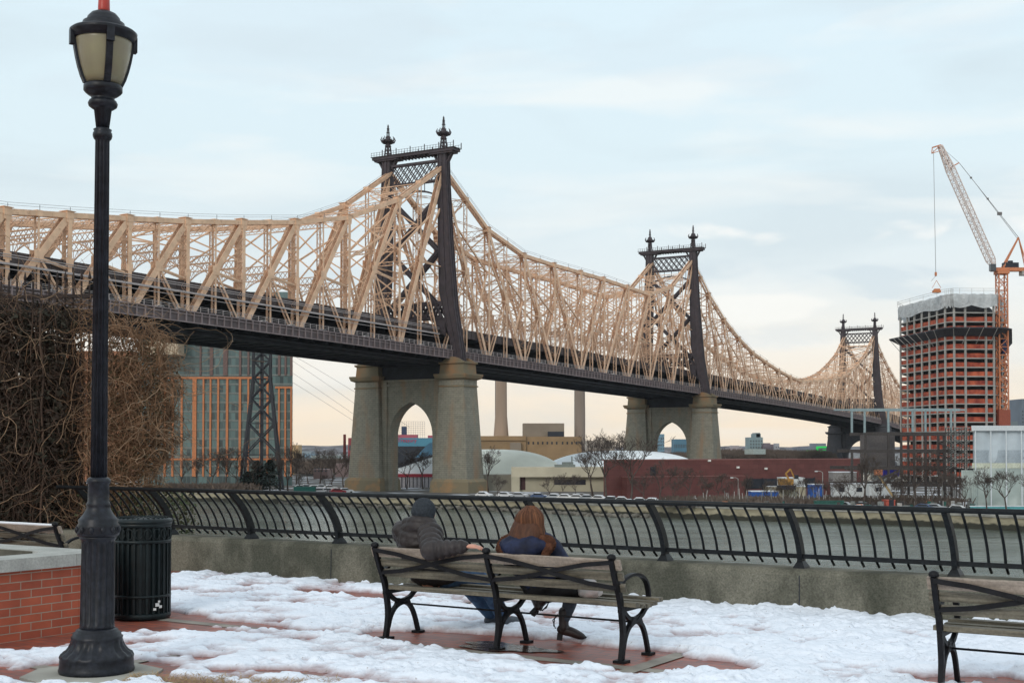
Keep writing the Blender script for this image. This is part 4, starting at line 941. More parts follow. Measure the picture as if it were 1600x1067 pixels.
mb = MB(); mb.box(xs(1303, DF), xs(1508, DF), DF - .2, DF + .2, zs(641.5, DF), zs(639, DF)); mb.box(xs(1328, DF), xs(1500, DF), DF - .3, DF - .21, zs(642.5, DF), zs(638, DF)); mb.build('teal_beam', m_frt, sf, off=o_)
mb = MB(); mb.box(xs(1353, DF), xs(1408, DF), DF + 5, DF + 5.2, zs(731, DF), zs(679, DF)); mb.build('blockwork', M('grey_block', (0.11, 0.10, 0.10), var=.2), sf, off=o_)
# scaffold tower
m_scaf = M('scaffold_tube', (0.20, 0.21, 0.20))
sc_ = thing('scaffold', 'x braced scaffold tower between the steel frame and the sheeted building', 'scaffold', (xs(1500, 292), 292, GZ)); o_ = (xs(1500, 292), 292, GZ)
XA, XB = xs(1482, 292), xs(1515, 292); zz0, zz1 = zs(732, 292), zs(668, 292)
mb = MB(); [mb.beam((XA + (XB - XA) * i / 4, 292 + e, GZ), (XA + (XB - XA) * i / 4, 292 + e, zz1), .16) for i in range(5) for e in (0, 2)]; mb.build('standard', m_fr, sc_, off=o_)
mb = MB()
for k in range(6):
    z0_, z1_ = zz0 + (zz1 - zz0) * k / 6, zz0 + (zz1 - zz0) * (k + 1) / 6
    for e in (0, 2):
        mb.beam((XA, 292 + e, z1_), (XB, 292 + e, z1_), .16)
        for i in range(0, 4, 2): xa, xb = XA + (XB - XA) * i / 4, XA + (XB - XA) * (i + 2) / 4; mb.beam((xa, 291.8 + e, z0_), (xb, 291.8 + e, z1_), .11); mb.beam((xa, 291.8 + e, z1_), (xb, 291.8 + e, z0_), .11)
mb.build('bracing', m_scaf, sc_, off=o_)
# sheeted building
m_sheet = M('white_sheeting', (0.50, 0.57, 0.62), rough=.45, var=.10, scale=.15, bump=.6, bscale=.5, bdist=.4)
m_sheet2 = M('green_white_sheeting', (0.37, 0.45, 0.43), rough=.45, var=.12, scale=.15, bump=.7, bscale=.4, bdist=.5, rgb2=(0.50, 0.56, 0.53))
m_sheet3 = M('bright_sheeting', (0.66, 0.71, 0.74), rough=.5, var=.06)
DS = 285
sb = thing('sheeted_building', 'half built block wrapped in translucent white plastic sheeting at the right edge', 'building', (xs(1580, DS), DS, GZ)); o_ = (xs(1580, DS), DS, GZ)
XA, XB = xs(1519, DS), xs(1720, DS)
def wavy(x0, x1, y, z0, z1, seed, amp=.35):
    mb = MB(); nx, nz = 60, 14; vs_ = []
    for j in range(nz + 1):
        for i in range(nx + 1):
            x = x0 + (x1 - x0) * i / nx; z = z0 + (z1 - z0) * j / nz
            vs_.append((x, y + amp * (fbm(np.array([x * .3]), np.array([z * .25]), 3, seed)[0] - .5) - .3 * abs(math.sin(math.pi * i / nx * 8)), z))
    mb.add(vs_, [(j * (nx + 1) + i, j * (nx + 1) + i + 1, (j + 1) * (nx + 1) + i + 1, (j + 1) * (nx + 1) + i) for j in range(nz) for i in range(nx)], smooth=True); return mb
za, zb, zc_, zd = GZ, zs(731, DS), zs(723, DS), zs(673, DS)
mb = wavy(XA, XB, DS - 1, za, zb, 3, .8); mb.build('lower_sheeting', m_sheet2, sb, off=o_)
mb = wavy(XA, XB, DS - .8, zc_, zd, 5, .5); mb.build('upper_sheeting', m_sheet, sb, off=o_)
mb = wavy(XA - .5, XB, DS - 1.2, zb, zc_, 9, .4); mb.build('middle_band', M('cream_sheeting_band', (0.58, 0.61, 0.50), rough=.5, var=.12), sb, off=o_)
mb = wavy(XA, XB, DS - .95, zc_, zs(703, DS), 15, .5); mb.build('darker_storey_sheet', M('slate_sheeting', (0.36, 0.42, 0.47), rough=.45, var=.1, bump=.6, bscale=.5, bdist=.4), sb, off=o_)  # darker grey-blue sheet across the lower part of the upper storey
mb = MB(); mb.hexa([(XA - .8, DS - 1.9, zd), (XB, DS - 1.9, zd), (XB, DS + 9, zd), (XA + 6, DS + 9, zd), (XA - .9, DS - 2.0, zs(665, DS)), (XB, DS - 2.0, zs(665, DS)), (XB, DS + 9, zs(665, DS)), (XA + 6, DS + 9, zs(665, DS))]); mb.build('parapet_sheet', m_sheet3, sb, off=o_)
for i in range(9): mb = MB(); mb.box(XA + i * 3.4, XA + i * 3.4 + .22, DS - 1.75, DS - 1.5, GZ, zd); mb.build('batten', m_sheet3, sb, off=o_)
mb = MB(); mb.hexa([(XA + .2, DS + .2, GZ), (XB, DS + .2, GZ), (XB, DS + 9, GZ), (XA + 6.4, DS + 9, GZ)] + [(XA + .2, DS + .2, zd - .2), (XB, DS + .2, zd - .2), (XB, DS + 9, zd - .2), (XA + 6.4, DS + 9, zd - .2)]); mb.build('structure_behind', M('grey_blue_block', (0.28, 0.33, 0.37)), sb, off=o_)
mb = MB(); mb.box(XA + 2, XB, DS + 1, DS + 8, zb, zb + .4); mb.build('slab_edge', m_slab, sb, off=o_)
mb = wavy(xs(1496, DS), XA + .3, DS - 2.2, GZ, zs(734, DS), 7, .8); mb.build('side_sheeting', m_sheet2, sb, off=o_)
# ================================================================== site clutter on the island
def boxy(name, lab, cat, px0, px1, py0, py1, D, dep, mat, extra=None, group=None):
    cx = xs((px0 + px1) / 2, D); w = (px1 - px0) / F * D / 2; z1 = zs(py0, D) - GZ; z0 = max(0.0, zs(py1, D) - GZ)
    if z0 < 1.6: z0 = 0.0
    o = thing(name, lab, cat, (cx, D, GZ), 0, group)
    mb = MB(); mb.box(-w, w, 0, dep, z0, z1)
    for k in range(int(2 * w / .6)): mb.box(-w + .2 + k * .6, -w + .32 + k * .6, -.06, -.004, z0 + .1, z1 - .1)
    mb.build('body', mat, o)
    mb = MB(); mb.box(-w - .08, w + .08, -.1, dep + .1, z1, z1 + .16); mb.build('roof', M('snowy_roof', (0.75, 0.78, 0.82), var=.08) if random.random() < .6 else mat, o)
    if extra == 'windows':
        k = 0
        while -w + 1.5 + k * 4 < w - 1:
            mb = MB(); mb.box(-w + 1.2 + k * 4, -w + 2.5 + k * 4, -.1, -.065, z0 + (z1 - z0) * .4, z0 + (z1 - z0) * .75); mb.build('window', m_under, o); k += 1
    if extra == 'door': mb = MB(); mb.box(-w * .4, -w * .4 + 1, -.12, -.065, z0, z0 + 2.1); mb.build('door', m_under, o)
    return o
m_snowroof = M('old_snow', (0.6, 0.63, 0.67), var=.08)
m_white = M('white_site_paint', (0.62, 0.64, 0.64), var=.12); m_blue = M('blue_site_paint', (0.02, 0.10, 0.38)); m_green = M('green_hoarding', (0.02, 0.10, 0.08), var=.3)
boxy('site_trailer', 'long white site office trailer left of the yellow boom', 'trailer', 1302, 1350, 756, 776, 292, 3, m_white, 'windows')
boxy('site_trailer', 'white site office trailer directly behind the yellow boom', 'trailer', 1358, 1392, 757, 774, 288, 3, m_white, 'windows')
boxy('shipping_container', 'bright blue container standing left of the white trailers', 'container', 1266, 1286, 757, 775, 300, 3, m_blue)
boxy('water_tank', 'large white tank box behind the yellow excavator', 'tank', 1222, 1257, 747, 760, 308, 6, m_white)
boxy('site_wall', 'cream painted site wall below the yellow excavator', 'wall', 1194, 1258, 760, 779, 300, 1, m_beige)
boxy('tarpaulin_stack', 'blue tarpaulin over stacked material in the site', 'tarpaulin', 1174, 1216, 768, 775, 290, 4, m_blue)
boxy('green_hoarding', 'low green hoarding in front of the red building', 'hoarding', 1064, 1134, 780, 788, 284, .6, m_green)
boxy('green_hoarding', 'low green hoarding below the white trailers', 'hoarding', 1272, 1318, 783, 792, 268, .6, m_green)
boxy('red_shed', 'small red roofed site shed under the steel frame', 'shed', 1384, 1398, 782, 794, 266, 3, M('red_shed_paint', (0.42, 0.08, 0.05)), 'door')
boxy('blue_sheet_store', 'vivid blue sheeted store within the steel frame', 'store', 1381, 1405, 734, 744, 318, 2, M('vivid_blue_sheet', (0.02, 0.03, 0.5)))
boxy('shipping_container', 'green container by the lot left of the near pier', 'container', 459, 492, 761, 771, 352, 2.6, M('dark_green_container', (0.01, 0.12, 0.10)))
boxy('orange_roofed_shed', 'grey shed with orange sheeting at the end of the red building', 'shed', 1302, 1338, 738, 756, 322, 5, M('grey_shed', (0.30, 0.29, 0.28)))
boxy('turquoise_barrier', 'turquoise site barrier in front of the sheeted building', 'barrier', 1516, 1640, 791, 797, 252, .4, M('turquoise_barrier_paint', (0.12, 0.42, 0.45)))
# excavator
m_yel = M('yellow_machine', (0.38, 0.20, 0.04), var=.2)
ex = thing('excavator', 'yellow excavator arm raised before the white tank', 'excavator', (xs(1230, 298), 298, zs(764, 298)))
mb = MB(); mb.box(-2, 1.2, -1.2, 1.2, 1.0, 2.4); mb.build('cab', m_yel, ex)
mb = MB(); mb.box(-2.2, 1.6, -1.4, 1.4, 0, .9); mb.build('track', m_under, ex)
mb = MB(); mb.beam((.5, 0, 2), (-.4, 0, 3.6), .4); mb.beam((-.4, 0, 3.6), (.7, 0, 4.7), .32); mb.beam((.7, 0, 4.7), (1.6, 0, 2.6), .28); mb.build('arm', m_yel, ex)
mb = MB(); mb.box(1.6, 2.5, -.5, .5, 2.4, 3.3); mb.build('bucket', m_under, ex)
# boom lift
bl = thing('boom_lift', 'yellow boom lift with slanting arm in front of the steel frame', 'boom lift', (xs(1398, 280), 280, GZ))
mb = MB(); mb.box(-1.2, 1.2, -1, 1, .5, 1.5); mb.build('chassis', m_yel, bl)
mb = MB(); mb.beam((0, 0, 1.5), (xs(1372, 280) - xs(1398, 280), 0, zs(742, 280) - GZ), .4); mb.build('arm', M('sand_boom', (0.55, 0.38, 0.18)), bl)
mb = MB(); x_ = xs(1372, 280) - xs(1398, 280); z_ = zs(742, 280) - GZ; mb.box(x_ - .8, x_ + .8, -.6, .6, z_, z_ + 1.2); mb.build('basket', m_cr, bl)
for dx in (-1, 1):
    for dy in (-.9, .9): mb = MB(); mb.extrude([(dx + .5 * math.cos(.6283 * j), dy - .15, .5 + .5 * math.sin(.6283 * j)) for j in range(10)], (0, .3, 0)); mb.build('wheel', m_under, bl)
# street lamps on the island
def pole(px, D, py, lab):
    o = thing('light_pole', lab, 'light pole', (xs(px, D), D, GZ)); h_ = zs(py, D) - GZ
    mb = MB(); mb.tube([(0, 0, 0), (0, 0, h_), (-.5, 0, h_ + .3), (-1.2, 0, h_ + .3)], [.12, .09, .07, .06], 6); mb.build('pole', M('pole_grey', (0.35, 0.35, 0.33)), o)
    mb = MB(); mb.box(-1.7, -1.1, -.2, .2, h_ + .15, h_ + .4); mb.build('lamp_head', m_white, o)
pole(1153, 285, 748, 'pale light pole in front of the red building'); pole(1285, 283, 738, 'tall pale light pole beside the blue container'); pole(1472, 280, 745, 'light pole at the right end of the steel frame')
# --- far skyline (Queens)
m_win = M('far_window', (0.05, 0.06, 0.07), rough=.3)
def block(name, lab, px0, px1, py, D, dep, rgb, floors=0, cols=0, steps=()):
    X0, X1 = xs(px0, D), xs(px1, D); cx = (X0 + X1) / 2; o = thing(name, lab, 'building', (cx, D, GZ)); w = (X1 - X0) / 2; h_ = zs(py, D) - GZ
    mb = MB(); mb.box(-w, w, 0, dep, 0, h_)
    for a, b, hh in steps: mb.box(xs(a, D) - cx, xs(b, D) - cx, 1, dep - 1, h_, zs(hh, D) - GZ)
    mb.build('wall', M(name + '_wall', rgb, var=.12, scale=.05), o)
    if floors:
        zlow = max(6, h_ - 18)
        for k in range(floors):
            z_ = h_ - 1.5 - (k + 1) * (h_ - zlow) / floors
            for i in range(cols):
                x_ = -w + (i + .3) * 2 * w / cols; mb = MB(); mb.box(x_, x_ + 2 * w / cols * .45, -.1, -.005, z_, z_ + (h_ - zlow) / floors * .5); mb.build('window', m_win, o)
block('tan_tower_block', 'pale tan stepped building just right of the grey chimney', 917, 934, 688, 950, 20, (0.42, 0.36, 0.30), 3, 5)
block('tan_stepped_block', 'pale tan block with a taller middle left of the second pier', 934, 961, 690, 960, 20, (0.45, 0.38, 0.31), 3, 7, ((934, 948, 683.5), (948, 954, 688)))
block('blue_tower', 'blue glass tower at the left inside the second arch', 1027, 1038, 678, 1300, 20, (0.16, 0.28, 0.36), 5, 4)
block('blue_block', 'blue topped block at the right inside the second arch', 1053, 1074, 686, 1250, 20, (0.07, 0.17, 0.24), 2, 8)
block('glass_tower', 'pale grey green tower with rounded top standing above the trees', 1171, 1192, 683, 1350, 25, (0.20, 0.27, 0.28), 5, 5, ((1180, 1189, 677.5), (1182, 1188, 676)))
block('brown_slab', 'brown and white slab block right of the pale grey green tower', 1193, 1217, 694, 1340, 25, (0.16, 0.13, 0.15), 3, 7, ((1196, 1204, 692),))
block('white_slab', 'narrow white slab at the right end of the brown block', 1211, 1217.5, 692.5, 1330, 8, (0.36, 0.36, 0.38), 3, 2)
block('low_house', 'low pale houses left of the pale grey green tower', 1140, 1160, 699, 1300, 25, (0.33, 0.29, 0.30), 2, 6, ((1146, 1155, 696),))
gn = block('grey_office', 'grey office block with bright green netting left of the third pier', 1249, 1297, 698, 1180, 30, (0.17, 0.19, 0.23), 3, 14, ((1276, 1291, 692.5),))
gnet = thing('green_netting', 'bright green safety netting on the grey office block', 'netting', (xs(1285, 1179), 1178.5, zs(706, 1178)))
mb = MB(); mb.box(-6, 7, 0, .4, 3.6, 5.2); mb.box(-7, 0, 0, .4, 0.8, 1.5); mb.box(-6, -4, 0, .4, -2, 3.6); mb.box(-15, -9, 0, .4, .8, 1.6); mb.box(0, 7, 0, .4, 1.6, 2.2); mb.build('net', M('bright_green_net', (0.02, 0.75, 0.12)), gnet)
block('far_tower', 'dark blue grey tower at the right edge above the sheeted building', 1596, 1622, 636, 1100, 30, (0.13, 0.16, 0.2), 6, 6, ((1598, 1620, 623),))
block('small_block', 'small grey block behind the foot of the crane mast', 1578, 1591, 658, 900, 20, (0.16, 0.2, 0.22), 2, 4)
block('brick_apartment_block', 'orange brown apartment block glimpsed through the gap in the vines at the left', 40, 205, 548, 480, 18, (0.36, 0.15, 0.075), 6, 12)
rc = thing('brick_chimney', 'thin red brick chimney left of the near stone pier', 'chimney', (xs(538.5, 800), 800, GZ)); mb = MB(); mb.lathe([(1.0, 0), (.85, zs(679, 800) - GZ), (1.0, zs(678.5, 800) - GZ)], 12); mb.build('stack', M('dark_red_brick', (0.20, 0.045, 0.04)), rc)
block('red_block', 'small dark red block touching the left side of the near pier', 544, 566, 684, 790, 15, (0.26, 0.04, 0.05), 2, 4)
for i, (a, b, y_, c_) in enumerate(((470, 486, 705, (0.25, 0.30, 0.34)), (476, 492, 709, (0.17, 0.25, 0.32)), (486, 505, 712, (0.35, 0.39, 0.38)), (508, 528, 712, (0.26, 0.30, 0.29)), (500, 518, 721, (0.34, 0.32, 0.31)), (462, 480, 716, (0.30, 0.29, 0.28)), (524, 544, 724, (0.24, 0.17, 0.16)), (490, 512, 733, (0.20, 0.13, 0.12)))):
    block('low_block', '%s pale low block from the left between the teal building and the near pier' % ORD[i], a, b, y_, 760 - i * 35, 15, c_, 2, 4)
# --- trees
m_bark = M('bare_bark', (0.085, 0.065, 0.055), rough=.95, var=.3, scale=2)
def tree_mesh(seed, H=9.0, spread=.5, depth=5, twigs=True):
    MN = .024
    rnd = random.Random(seed); tr = MB(); cw = MB()
    def br(p, d, ln, r, lev):
        pts = [p]; q = p.copy(); dd = d.copy()
        for i in range(3):
            dd = (dd + Vector((rnd.uniform(-1, 1), rnd.uniform(-1, 1), rnd.uniform(-.4, .8))) * .16).normalized(); q = q + dd * ln / 3; pts.append(q.copy())
        (tr if lev == 0 else cw).tube(pts, [max(MN, r), max(MN, r * .85), max(MN, r * .7), max(MN * .7, r * .5)], 6 if lev == 0 else 3, cap=False)
        if lev >= depth: return
        k = 4 if lev == 0 else rnd.choice([2, 3, 3])
        for i in range(k):
            f_ = pts[rnd.choice([2, 3])] if lev else pts[rnd.choice([2, 3, 3])]
            nd = (dd * .75 + Vector((rnd.uniform(-1, 1), rnd.uniform(-1, 1), rnd.uniform(-.1, .7))) * (spread + .35)).normalized()
            br(f_.copy(), nd, ln * rnd.uniform(.6, .82), r * .55, lev + 1)
    br(Vector((0, 0, 0)), Vector((0, 0, 1)), H * .34, H * .022, 0)
    return tr, cw
protos = []
def new_tree(seed, lab, H, spread, depth, loc):
    o = thing('bare_tree', lab, 'tree', loc, 0, 'bare trees on the island'); tr, cw = tree_mesh(seed, H, spread, depth)
    tr.build('trunk', m_bark, o); cw.build('crown', m_bark, o); return o
tree_spots = [(763, 368, 13, 'bare tree leaning against the right side of the near pier'), (636, 395, 11, 'bare tree at the left inside the near arch'), (661, 395, 13, 'bare tree at the right inside the near arch'),
 (776, 322, 6, 'small bare tree below the beige side wing'), (858, 318, 6, 'small round bare tree left of the parked cars'), (880, 316, 6.5, 'small round bare tree in the middle of the parked cars'), (900, 314, 7, 'small round bare tree at the right of the parked cars'),
 (948, 306, 17, 'tall bare tree at the left corner of the red building'), (926, 330, 14, 'bare tree spreading before the beige wall'), (985, 306, 16, 'bare tree rising over the red building roof'),
 (1350, 272, 12, 'bare tree before the left of the steel frame'), (1332, 270, 7, 'low bare tree at the left foot of the steel frame'), (1430, 268, 13, 'bare tree before the middle of the steel frame'), (1455, 266, 10, 'bare tree before the right of the steel frame'), (1395, 275, 8, 'bare tree beside the boom lift'),
 (1540, 250, 9, 'bare tree left before the sheeted building'), (1572, 247, 9.5, 'bare tree right before the sheeted building'), (1606, 245, 9, 'bare tree at the right edge of the picture'), (1300, 285, 6, 'low bare tree before the white trailer'), (1226, 280, 6.5, 'low bare tree before the cream site wall'), (1196, 280, 6, 'low bare tree before the blue tarpaulin'), (1250, 279, 7, 'low bare tree left of the blue container'),
 (1052, 288, 6, 'small bare tree left of the green hoarding'), (1098, 286, 6.5, 'small bare tree behind the green hoarding'), (1140, 284, 6, 'small bare tree at the right end of the green hoarding'), (1165, 282, 7, 'small bare tree right of the first light pole'), (1210, 279, 5, 'low bare tree before the excavator'), (1275, 277, 6.5, 'bare tree before the blue container'), (1315, 272, 7, 'bare tree before the middle of the first trailer'), (1372, 270, 8, 'bare tree left of the red roofed shed'), (1412, 268, 9, 'bare tree right of the boom lift foot'), (1478, 262, 9, 'bare tree below the scaffold'), (1506, 256, 8, 'bare tree at the left foot of the sheeted building'), (1008, 294, 7, 'low bare tree right of the tall corner tree'), (396, 370, 10, 'bare tree in front of the left pylon leg'), (438, 372, 11, 'bare tree in front of the right pylon leg'), (1120, 290, 8, 'bare tree before the right of the red annex'), (1075, 292, 9, 'bare tree before the middle of the red annex'), (1030, 296, 10, 'bare tree before the left of the red annex'),
 (285, 380, 12, 'first bare tree before the teal block from the left'), (308, 378, 11, 'second bare tree before the teal block from the left'), (330, 376, 13, 'third bare tree before the teal block from the left'), (352, 374, 14, 'fourth bare tree before the teal block from the left'), (374, 380, 11, 'bare tree touching the left leg of the pylon'),
 (450, 378, 13, 'bare tree right of the pylon foot'), (463, 400, 14, 'bare tree behind the green container'), (482, 420, 12, 'bare tree in the lot, second right of the green container'), (500, 430, 13, 'bare tree in the middle of the snowy lot'), (518, 410, 12, 'bare tree right of the snowy lot middle'), (537, 400, 12, 'bare tree beside the left of the near pier'),
 (468, 356, 6, 'small bare tree left of the snowy cars'), (512, 352, 6, 'small bare tree before the red parked car'), (430, 520, 18, 'tall bare tree far behind the pylon'), (975, 700, 22, 'large bare tree behind the second pier left side'), (968, 640, 20, 'bare tree between the tan block and second pier')]
lib = {}
for i, (px, D, H, lab) in enumerate(tree_spots):
    k = i % 5
    loc = (xs(px, D), D, GZ)
    if k not in lib: o = new_tree(100 + k, lab, 10, .5 + .1 * (k % 3), 6, loc); lib[k] = o; o.scale = (H / 10,) * 3
    else: dup(lib[k], loc, random.uniform(0, 6), lab, H / 10)
# conifer under the pylon
m_con = M('conifer_green', (0.02, 0.035, 0.028), rough=.95, var=.4, scale=1)
for i, (px, D, H, lab) in enumerate(((402, 372, 9, 'dark evergreen left under the pylon'), (422, 370, 9.5, 'dark evergreen right under the pylon'), (388, 373, 6, 'small dark evergreen at the pylon left leg'))):
    o = thing('evergreen_tree', lab, 'tree', (xs(px, D), D, GZ), 0, 'evergreens under the pylon'); mb = MB(); mb.tube([(0, 0, 0), (0, 0, H)], [.25, .05], 6); mb.build('trunk', m_bark, o)
    mb = MB()
    for _ in range(2600):
        z_ = random.random() ** .8; r_ = (1 - z_) ** .55 * 3.9 * random.random() ** .5 * (.8 + .3 * math.sin(z_ * 25)); a = random.uniform(0, 6.28); p_ = Vector((r_ * math.cos(a), r_ * math.sin(a), .6 + z_ * (H - .8))); d = Vector((math.cos(a), math.sin(a), random.uniform(-.4, .3))) * random.uniform(.4, .9); s_ = Vector((-math.sin(a), math.cos(a), random.uniform(-.5, .5))) * .22
        mb.add([p_ - s_, p_ + s_, p_ + d], [(0, 1, 2)])
    mb.build('crown', m_con, o)
# woods far behind (a continuous mass)
m_wood = M('far_woods_mat', (0.11, 0.085, 0.07), rough=1, var=.4, scale=.05)
def woods(name, lab, px0, px1, py, D, dep, dens, lm=3.4):
    mb = MB(); X0, X1 = xs(px0, D), xs(px1, D); base = zs(py, D)
    for _ in range(dens):
        x = random.uniform(X0, X1); y = D + random.uniform(0, dep); hh = (base - GZ) * (.75 + .35 * vnoise(np.array([x * .09]), np.array([y * .05]), 3)[()].item() if False else .8 + .3 * float(vnoise(np.array([x * .09]), np.array([y * .05]), 3)[0]))
        # one tree: thin trunk and a spray of twigs
        for k in range(9):
            z0 = random.uniform(.15, .8) * hh; a = random.uniform(0, 6.28); l_ = random.uniform(lm * .35, lm); p_ = Vector((x + random.gauss(0, 1.3), y, GZ + z0)); q_ = p_ + Vector((math.cos(a) * l_ * .6, math.sin(a) * .5, l_)); s_ = Vector((random.uniform(.15, .4), 0, 0)); mb.add([p_ - s_, p_ + s_, q_], [(0, 1, 2)])
    tag(mb.build(name, m_wood), lab, 'woods', kind='stuff')
woods('far_woods', 'brown bare woods between the second and third pier', 1118, 1305, 703, 760, 60, 3600)
woods('far_woods', 'brown bare woods left of the near pier', 455, 560, 720, 560, 60, 1300)
woods('far_woods', 'bare woods behind the second arch', 915, 1125, 708, 700, 60, 2200)
woods('shore_brush', 'brown brush along the island shore before the red building', 1040, 1500, 783, 272, 10, 520, 1.9)
woods('shore_brush', 'brown brush before the teal block', 255, 400, 758, 366, 10, 260, 1.6)
# loose site material
mb = MB()
for _ in range(520):
    px = random.choice([random.uniform(1060, 1320), random.uniform(1310, 1520)]); D = random.uniform(272, 292) if px < 1300 else random.uniform(258, 285); x = xs(px, D); w = random.uniform(.2, 1.3); h_ = random.uniform(.2, 1.9) * random.random() ** .5 + .15; a = random.uniform(0, 3)
    slabbox(mb, (x, D), w, random.uniform(.2, 1.2), GZ, GZ + h_, a, mi=random.choice([0, 0, 0, 1, 1, 2, 3, 4, 5]))
for _ in range(70):
    px = random.uniform(1060, 1520); D = 275; x = xs(px, D); mb.beam((x, D, GZ), (x + random.uniform(-.5, .5), D, GZ + random.uniform(2, 4.5)), .1, mi=random.choice([1, 2]))
tag(mb.build('site_debris', [m_fr, m_scaf, M('pale_debris', (.45, .44, .42)), m_orange, m_snowroof, m_green]), 'jumble of stacked building material and rubble on the island site', 'building material', kind='stuff')
# --- cars
m_tyre = M('tyre_rubber', (0.02, 0.02, 0.02), rough=.9); m_cwin = M('car_glass', (0.02, 0.025, 0.03), rough=.1); m_snowc = M('car_snow', (0.8, 0.83, 0.88), rough=.8, var=.05)
def make_car(body, snow):
    o = thing('parked_car', 'x', 'car', (0, 0, 0)); mb = MB()
    pr = [(-2.2, .35), (2.2, .35), (2.25, .75), (1.9, .9), (1.1, .98), (-1.9, .98), (-2.25, .85)]
    mb.extrude([(x, -.88, z) for x, z in pr], (0, 1.76, 0)); pr2 = [(1.1, .98), (.45, 1.45), (-1.2, 1.48), (-1.9, .98)]; mb.extrude([(x, -.72, z) for x, z in pr2], (0, 1.44, 0)); mb.build('body', body, o)
    mb = MB(); prw = [(.9, 1.02), (.4, 1.38), (-1.15, 1.4), (-1.65, 1.02)]
    mb.extrude([(x, -.75, z) for x, z in prw], (0, .025, 0)); mb.extrude([(x, .725, z) for x, z in prw], (0, .025, 0)); mb.build('side_window', m_cwin, o)
    for sx in (-1.35, 1.35):
        for sy in (-.8, .8):
            mb = MB(); n = 12; mb.extrude([(sx + .33 * math.cos(6.283 * j / n), sy - .1, .33 + .33 * math.sin(6.283 * j / n)) for j in range(n)], (0, .2, 0)); mb.build('wheel', m_tyre, o)
    if snow: mb = MB(); mb.extrude([(x, -.7, z + .0) for x, z in ((.4, 1.47), (.3, 1.6), (-1.1, 1.62), (-1.2, 1.49))][::-1], (0, 1.4, 0)); mb.extrude([(x, -.8, z) for x, z in ((2.0, .92), (1.9, 1.02), (1.2, 1.08), (1.15, .99))][::-1], (0, 1.6, 0)); mb.build('snow_cover', m_snowc, o)
    return o
cm = {c: M(c + '_car_paint', rgb, rough=.3, var=.03) for c, rgb in {'white': (.7, .7, .7), 'silver': (.4, .42, .44), 'dark': (.03, .03, .04), 'red': (.32, .01, .02), 'blue': (.06, .1, .2)}.items()}
cproto = {}
def put_car(c, snow, loc, rz, lab, group):
    k = (c, snow)
    if k not in cproto: o = make_car(cm[c], snow); cproto[k] = o; o.location = loc; o.rotation_euler = (0, 0, rz); o['label'] = lab; o['group'] = group
    else: dup(cproto[k], loc, rz, lab, group=group)
lot = [(470, 385, 'white'), (480, 390, 'silver'), (492, 384, 'white'), (504, 388, 'silver'), (516, 383, 'white'), (500, 356, 'white'), (513, 357, 'silver'), (528, 355, 'red'), (540, 357, 'white')]
for i, (px, D, c) in enumerate(lot): put_car(c, c != 'red', (xs(px, D), D, GZ), .3 + .1 * (i % 3), ('red car, the only red one, in the lot left of the near pier' if c == 'red' else '%s snow covered car in the lot left of the near pier, number %s from left' % (c, ORD[i])), 'cars in the lot left of the near pier')
row = [(757, 330, 'white'), (790, 328, 'white'), (812, 326, 'silver'), (842, 322, 'blue'), (868, 316, 'silver'), (884, 314, 'white'), (902, 312, 'white'), (918, 310, 'silver'), (937, 306, 'white'), (956, 300, 'dark'), (972, 297, 'white'), (1000, 292, 'white'), (1020, 290, 'white'), (1046, 287, 'silver')]
for i, (px, D, c) in enumerate(row): put_car(c, True, (xs(px, D), D - 2, GZ), -.5 + .15 * (i % 4), '%s snow topped car behind the seawall, %s from the left in the shore row' % (c, ORD[i]), 'cars parked in a row behind the seawall')
for i, (px, D, c) in enumerate([(1440, 262, 'blue'), (1492, 256, 'white'), (1456, 262, 'silver'), (1345, 270, 'dark'), (1316, 272, 'silver')]): put_car(c, False, (xs(px, D), D - 2, GZ), -.6, '%s vehicle parked before the steel frame, %s from the left' % (c, ORD[sorted([1440, 1492, 1456, 1345, 1316]).index(px)]), 'vehicles before the steel frame')
brot = R(90) - TH
def bw(s, n, z): c, sn = math.cos(brot), math.sin(brot); return (BX + s * c - n * sn, BY + s * sn + n * c, WZ + z)
for i, (s, c) in enumerate([(-141, 'white'), (-126, 'silver'), (-113, 'white'), (-107, 'silver'), (-97, 'dark'), (-88, 'silver'), (-80, 'white'), (-70, 'white'), (-58, 'silver'), (-40, 'white'), (-29, 'silver'), (-14, 'white'), (36, 'white'), (56, 'silver'), (84, 'white'), (110, 'white'), (138, 'silver'), (160, 'white')]):
    put_car(c, False, bw(s, -2.6, dz(s) - .95), brot, '%s car on the near lane of the bridge deck, %s from the left' % (c, ORD[i]), 'cars driving along the near lane of the bridge')
# ================================================================== the plaza
U = Vector((0.843, -0.538, 0)); Wv = Vector((0.538, 0.843, 0)); BROT = math.atan2(-0.538, 0.843)
ORG = Vector((-1.065, 11.04, 0))          # foot of the left end frame of the near bench
def bl_(b, w, z=0.0): return ORG + U * b + Wv * w + Vector((0, 0, z))
def to_b(x, y): dx, dy = x - ORG.x, y - ORG.y; return dx * .843 - dy * .538, dx * .538 + dy * .843
WB = 3.36 * .843 * 0 + ((0 - ORG.x) * .538 + (14.40 - ORG.y) * .843)    # railing line: w of the post feet
m_pave = brick_mat('brick_paving', (0.32, 0.085, 0.05), (0.21, 0.06, 0.042), (0.11, 0.075, 0.065), 0.21, 0.105, 0.007, rough=.42, kind='XY', bump=.35)
m_band2 = M('grey_paving_band', (0.25, 0.225, 0.19), rough=.7, var=.25, scale=4, bump=.3, bscale=30, bdist=.005)
pz = bpy.data.objects.new('plaza_paving', None)
mb = MB(); mb.add([(-26, -8, 0), (26, -8, 0), (26, WB + 16, 0), (-26, WB + 16, 0)], [(0, 1, 2, 3)]);
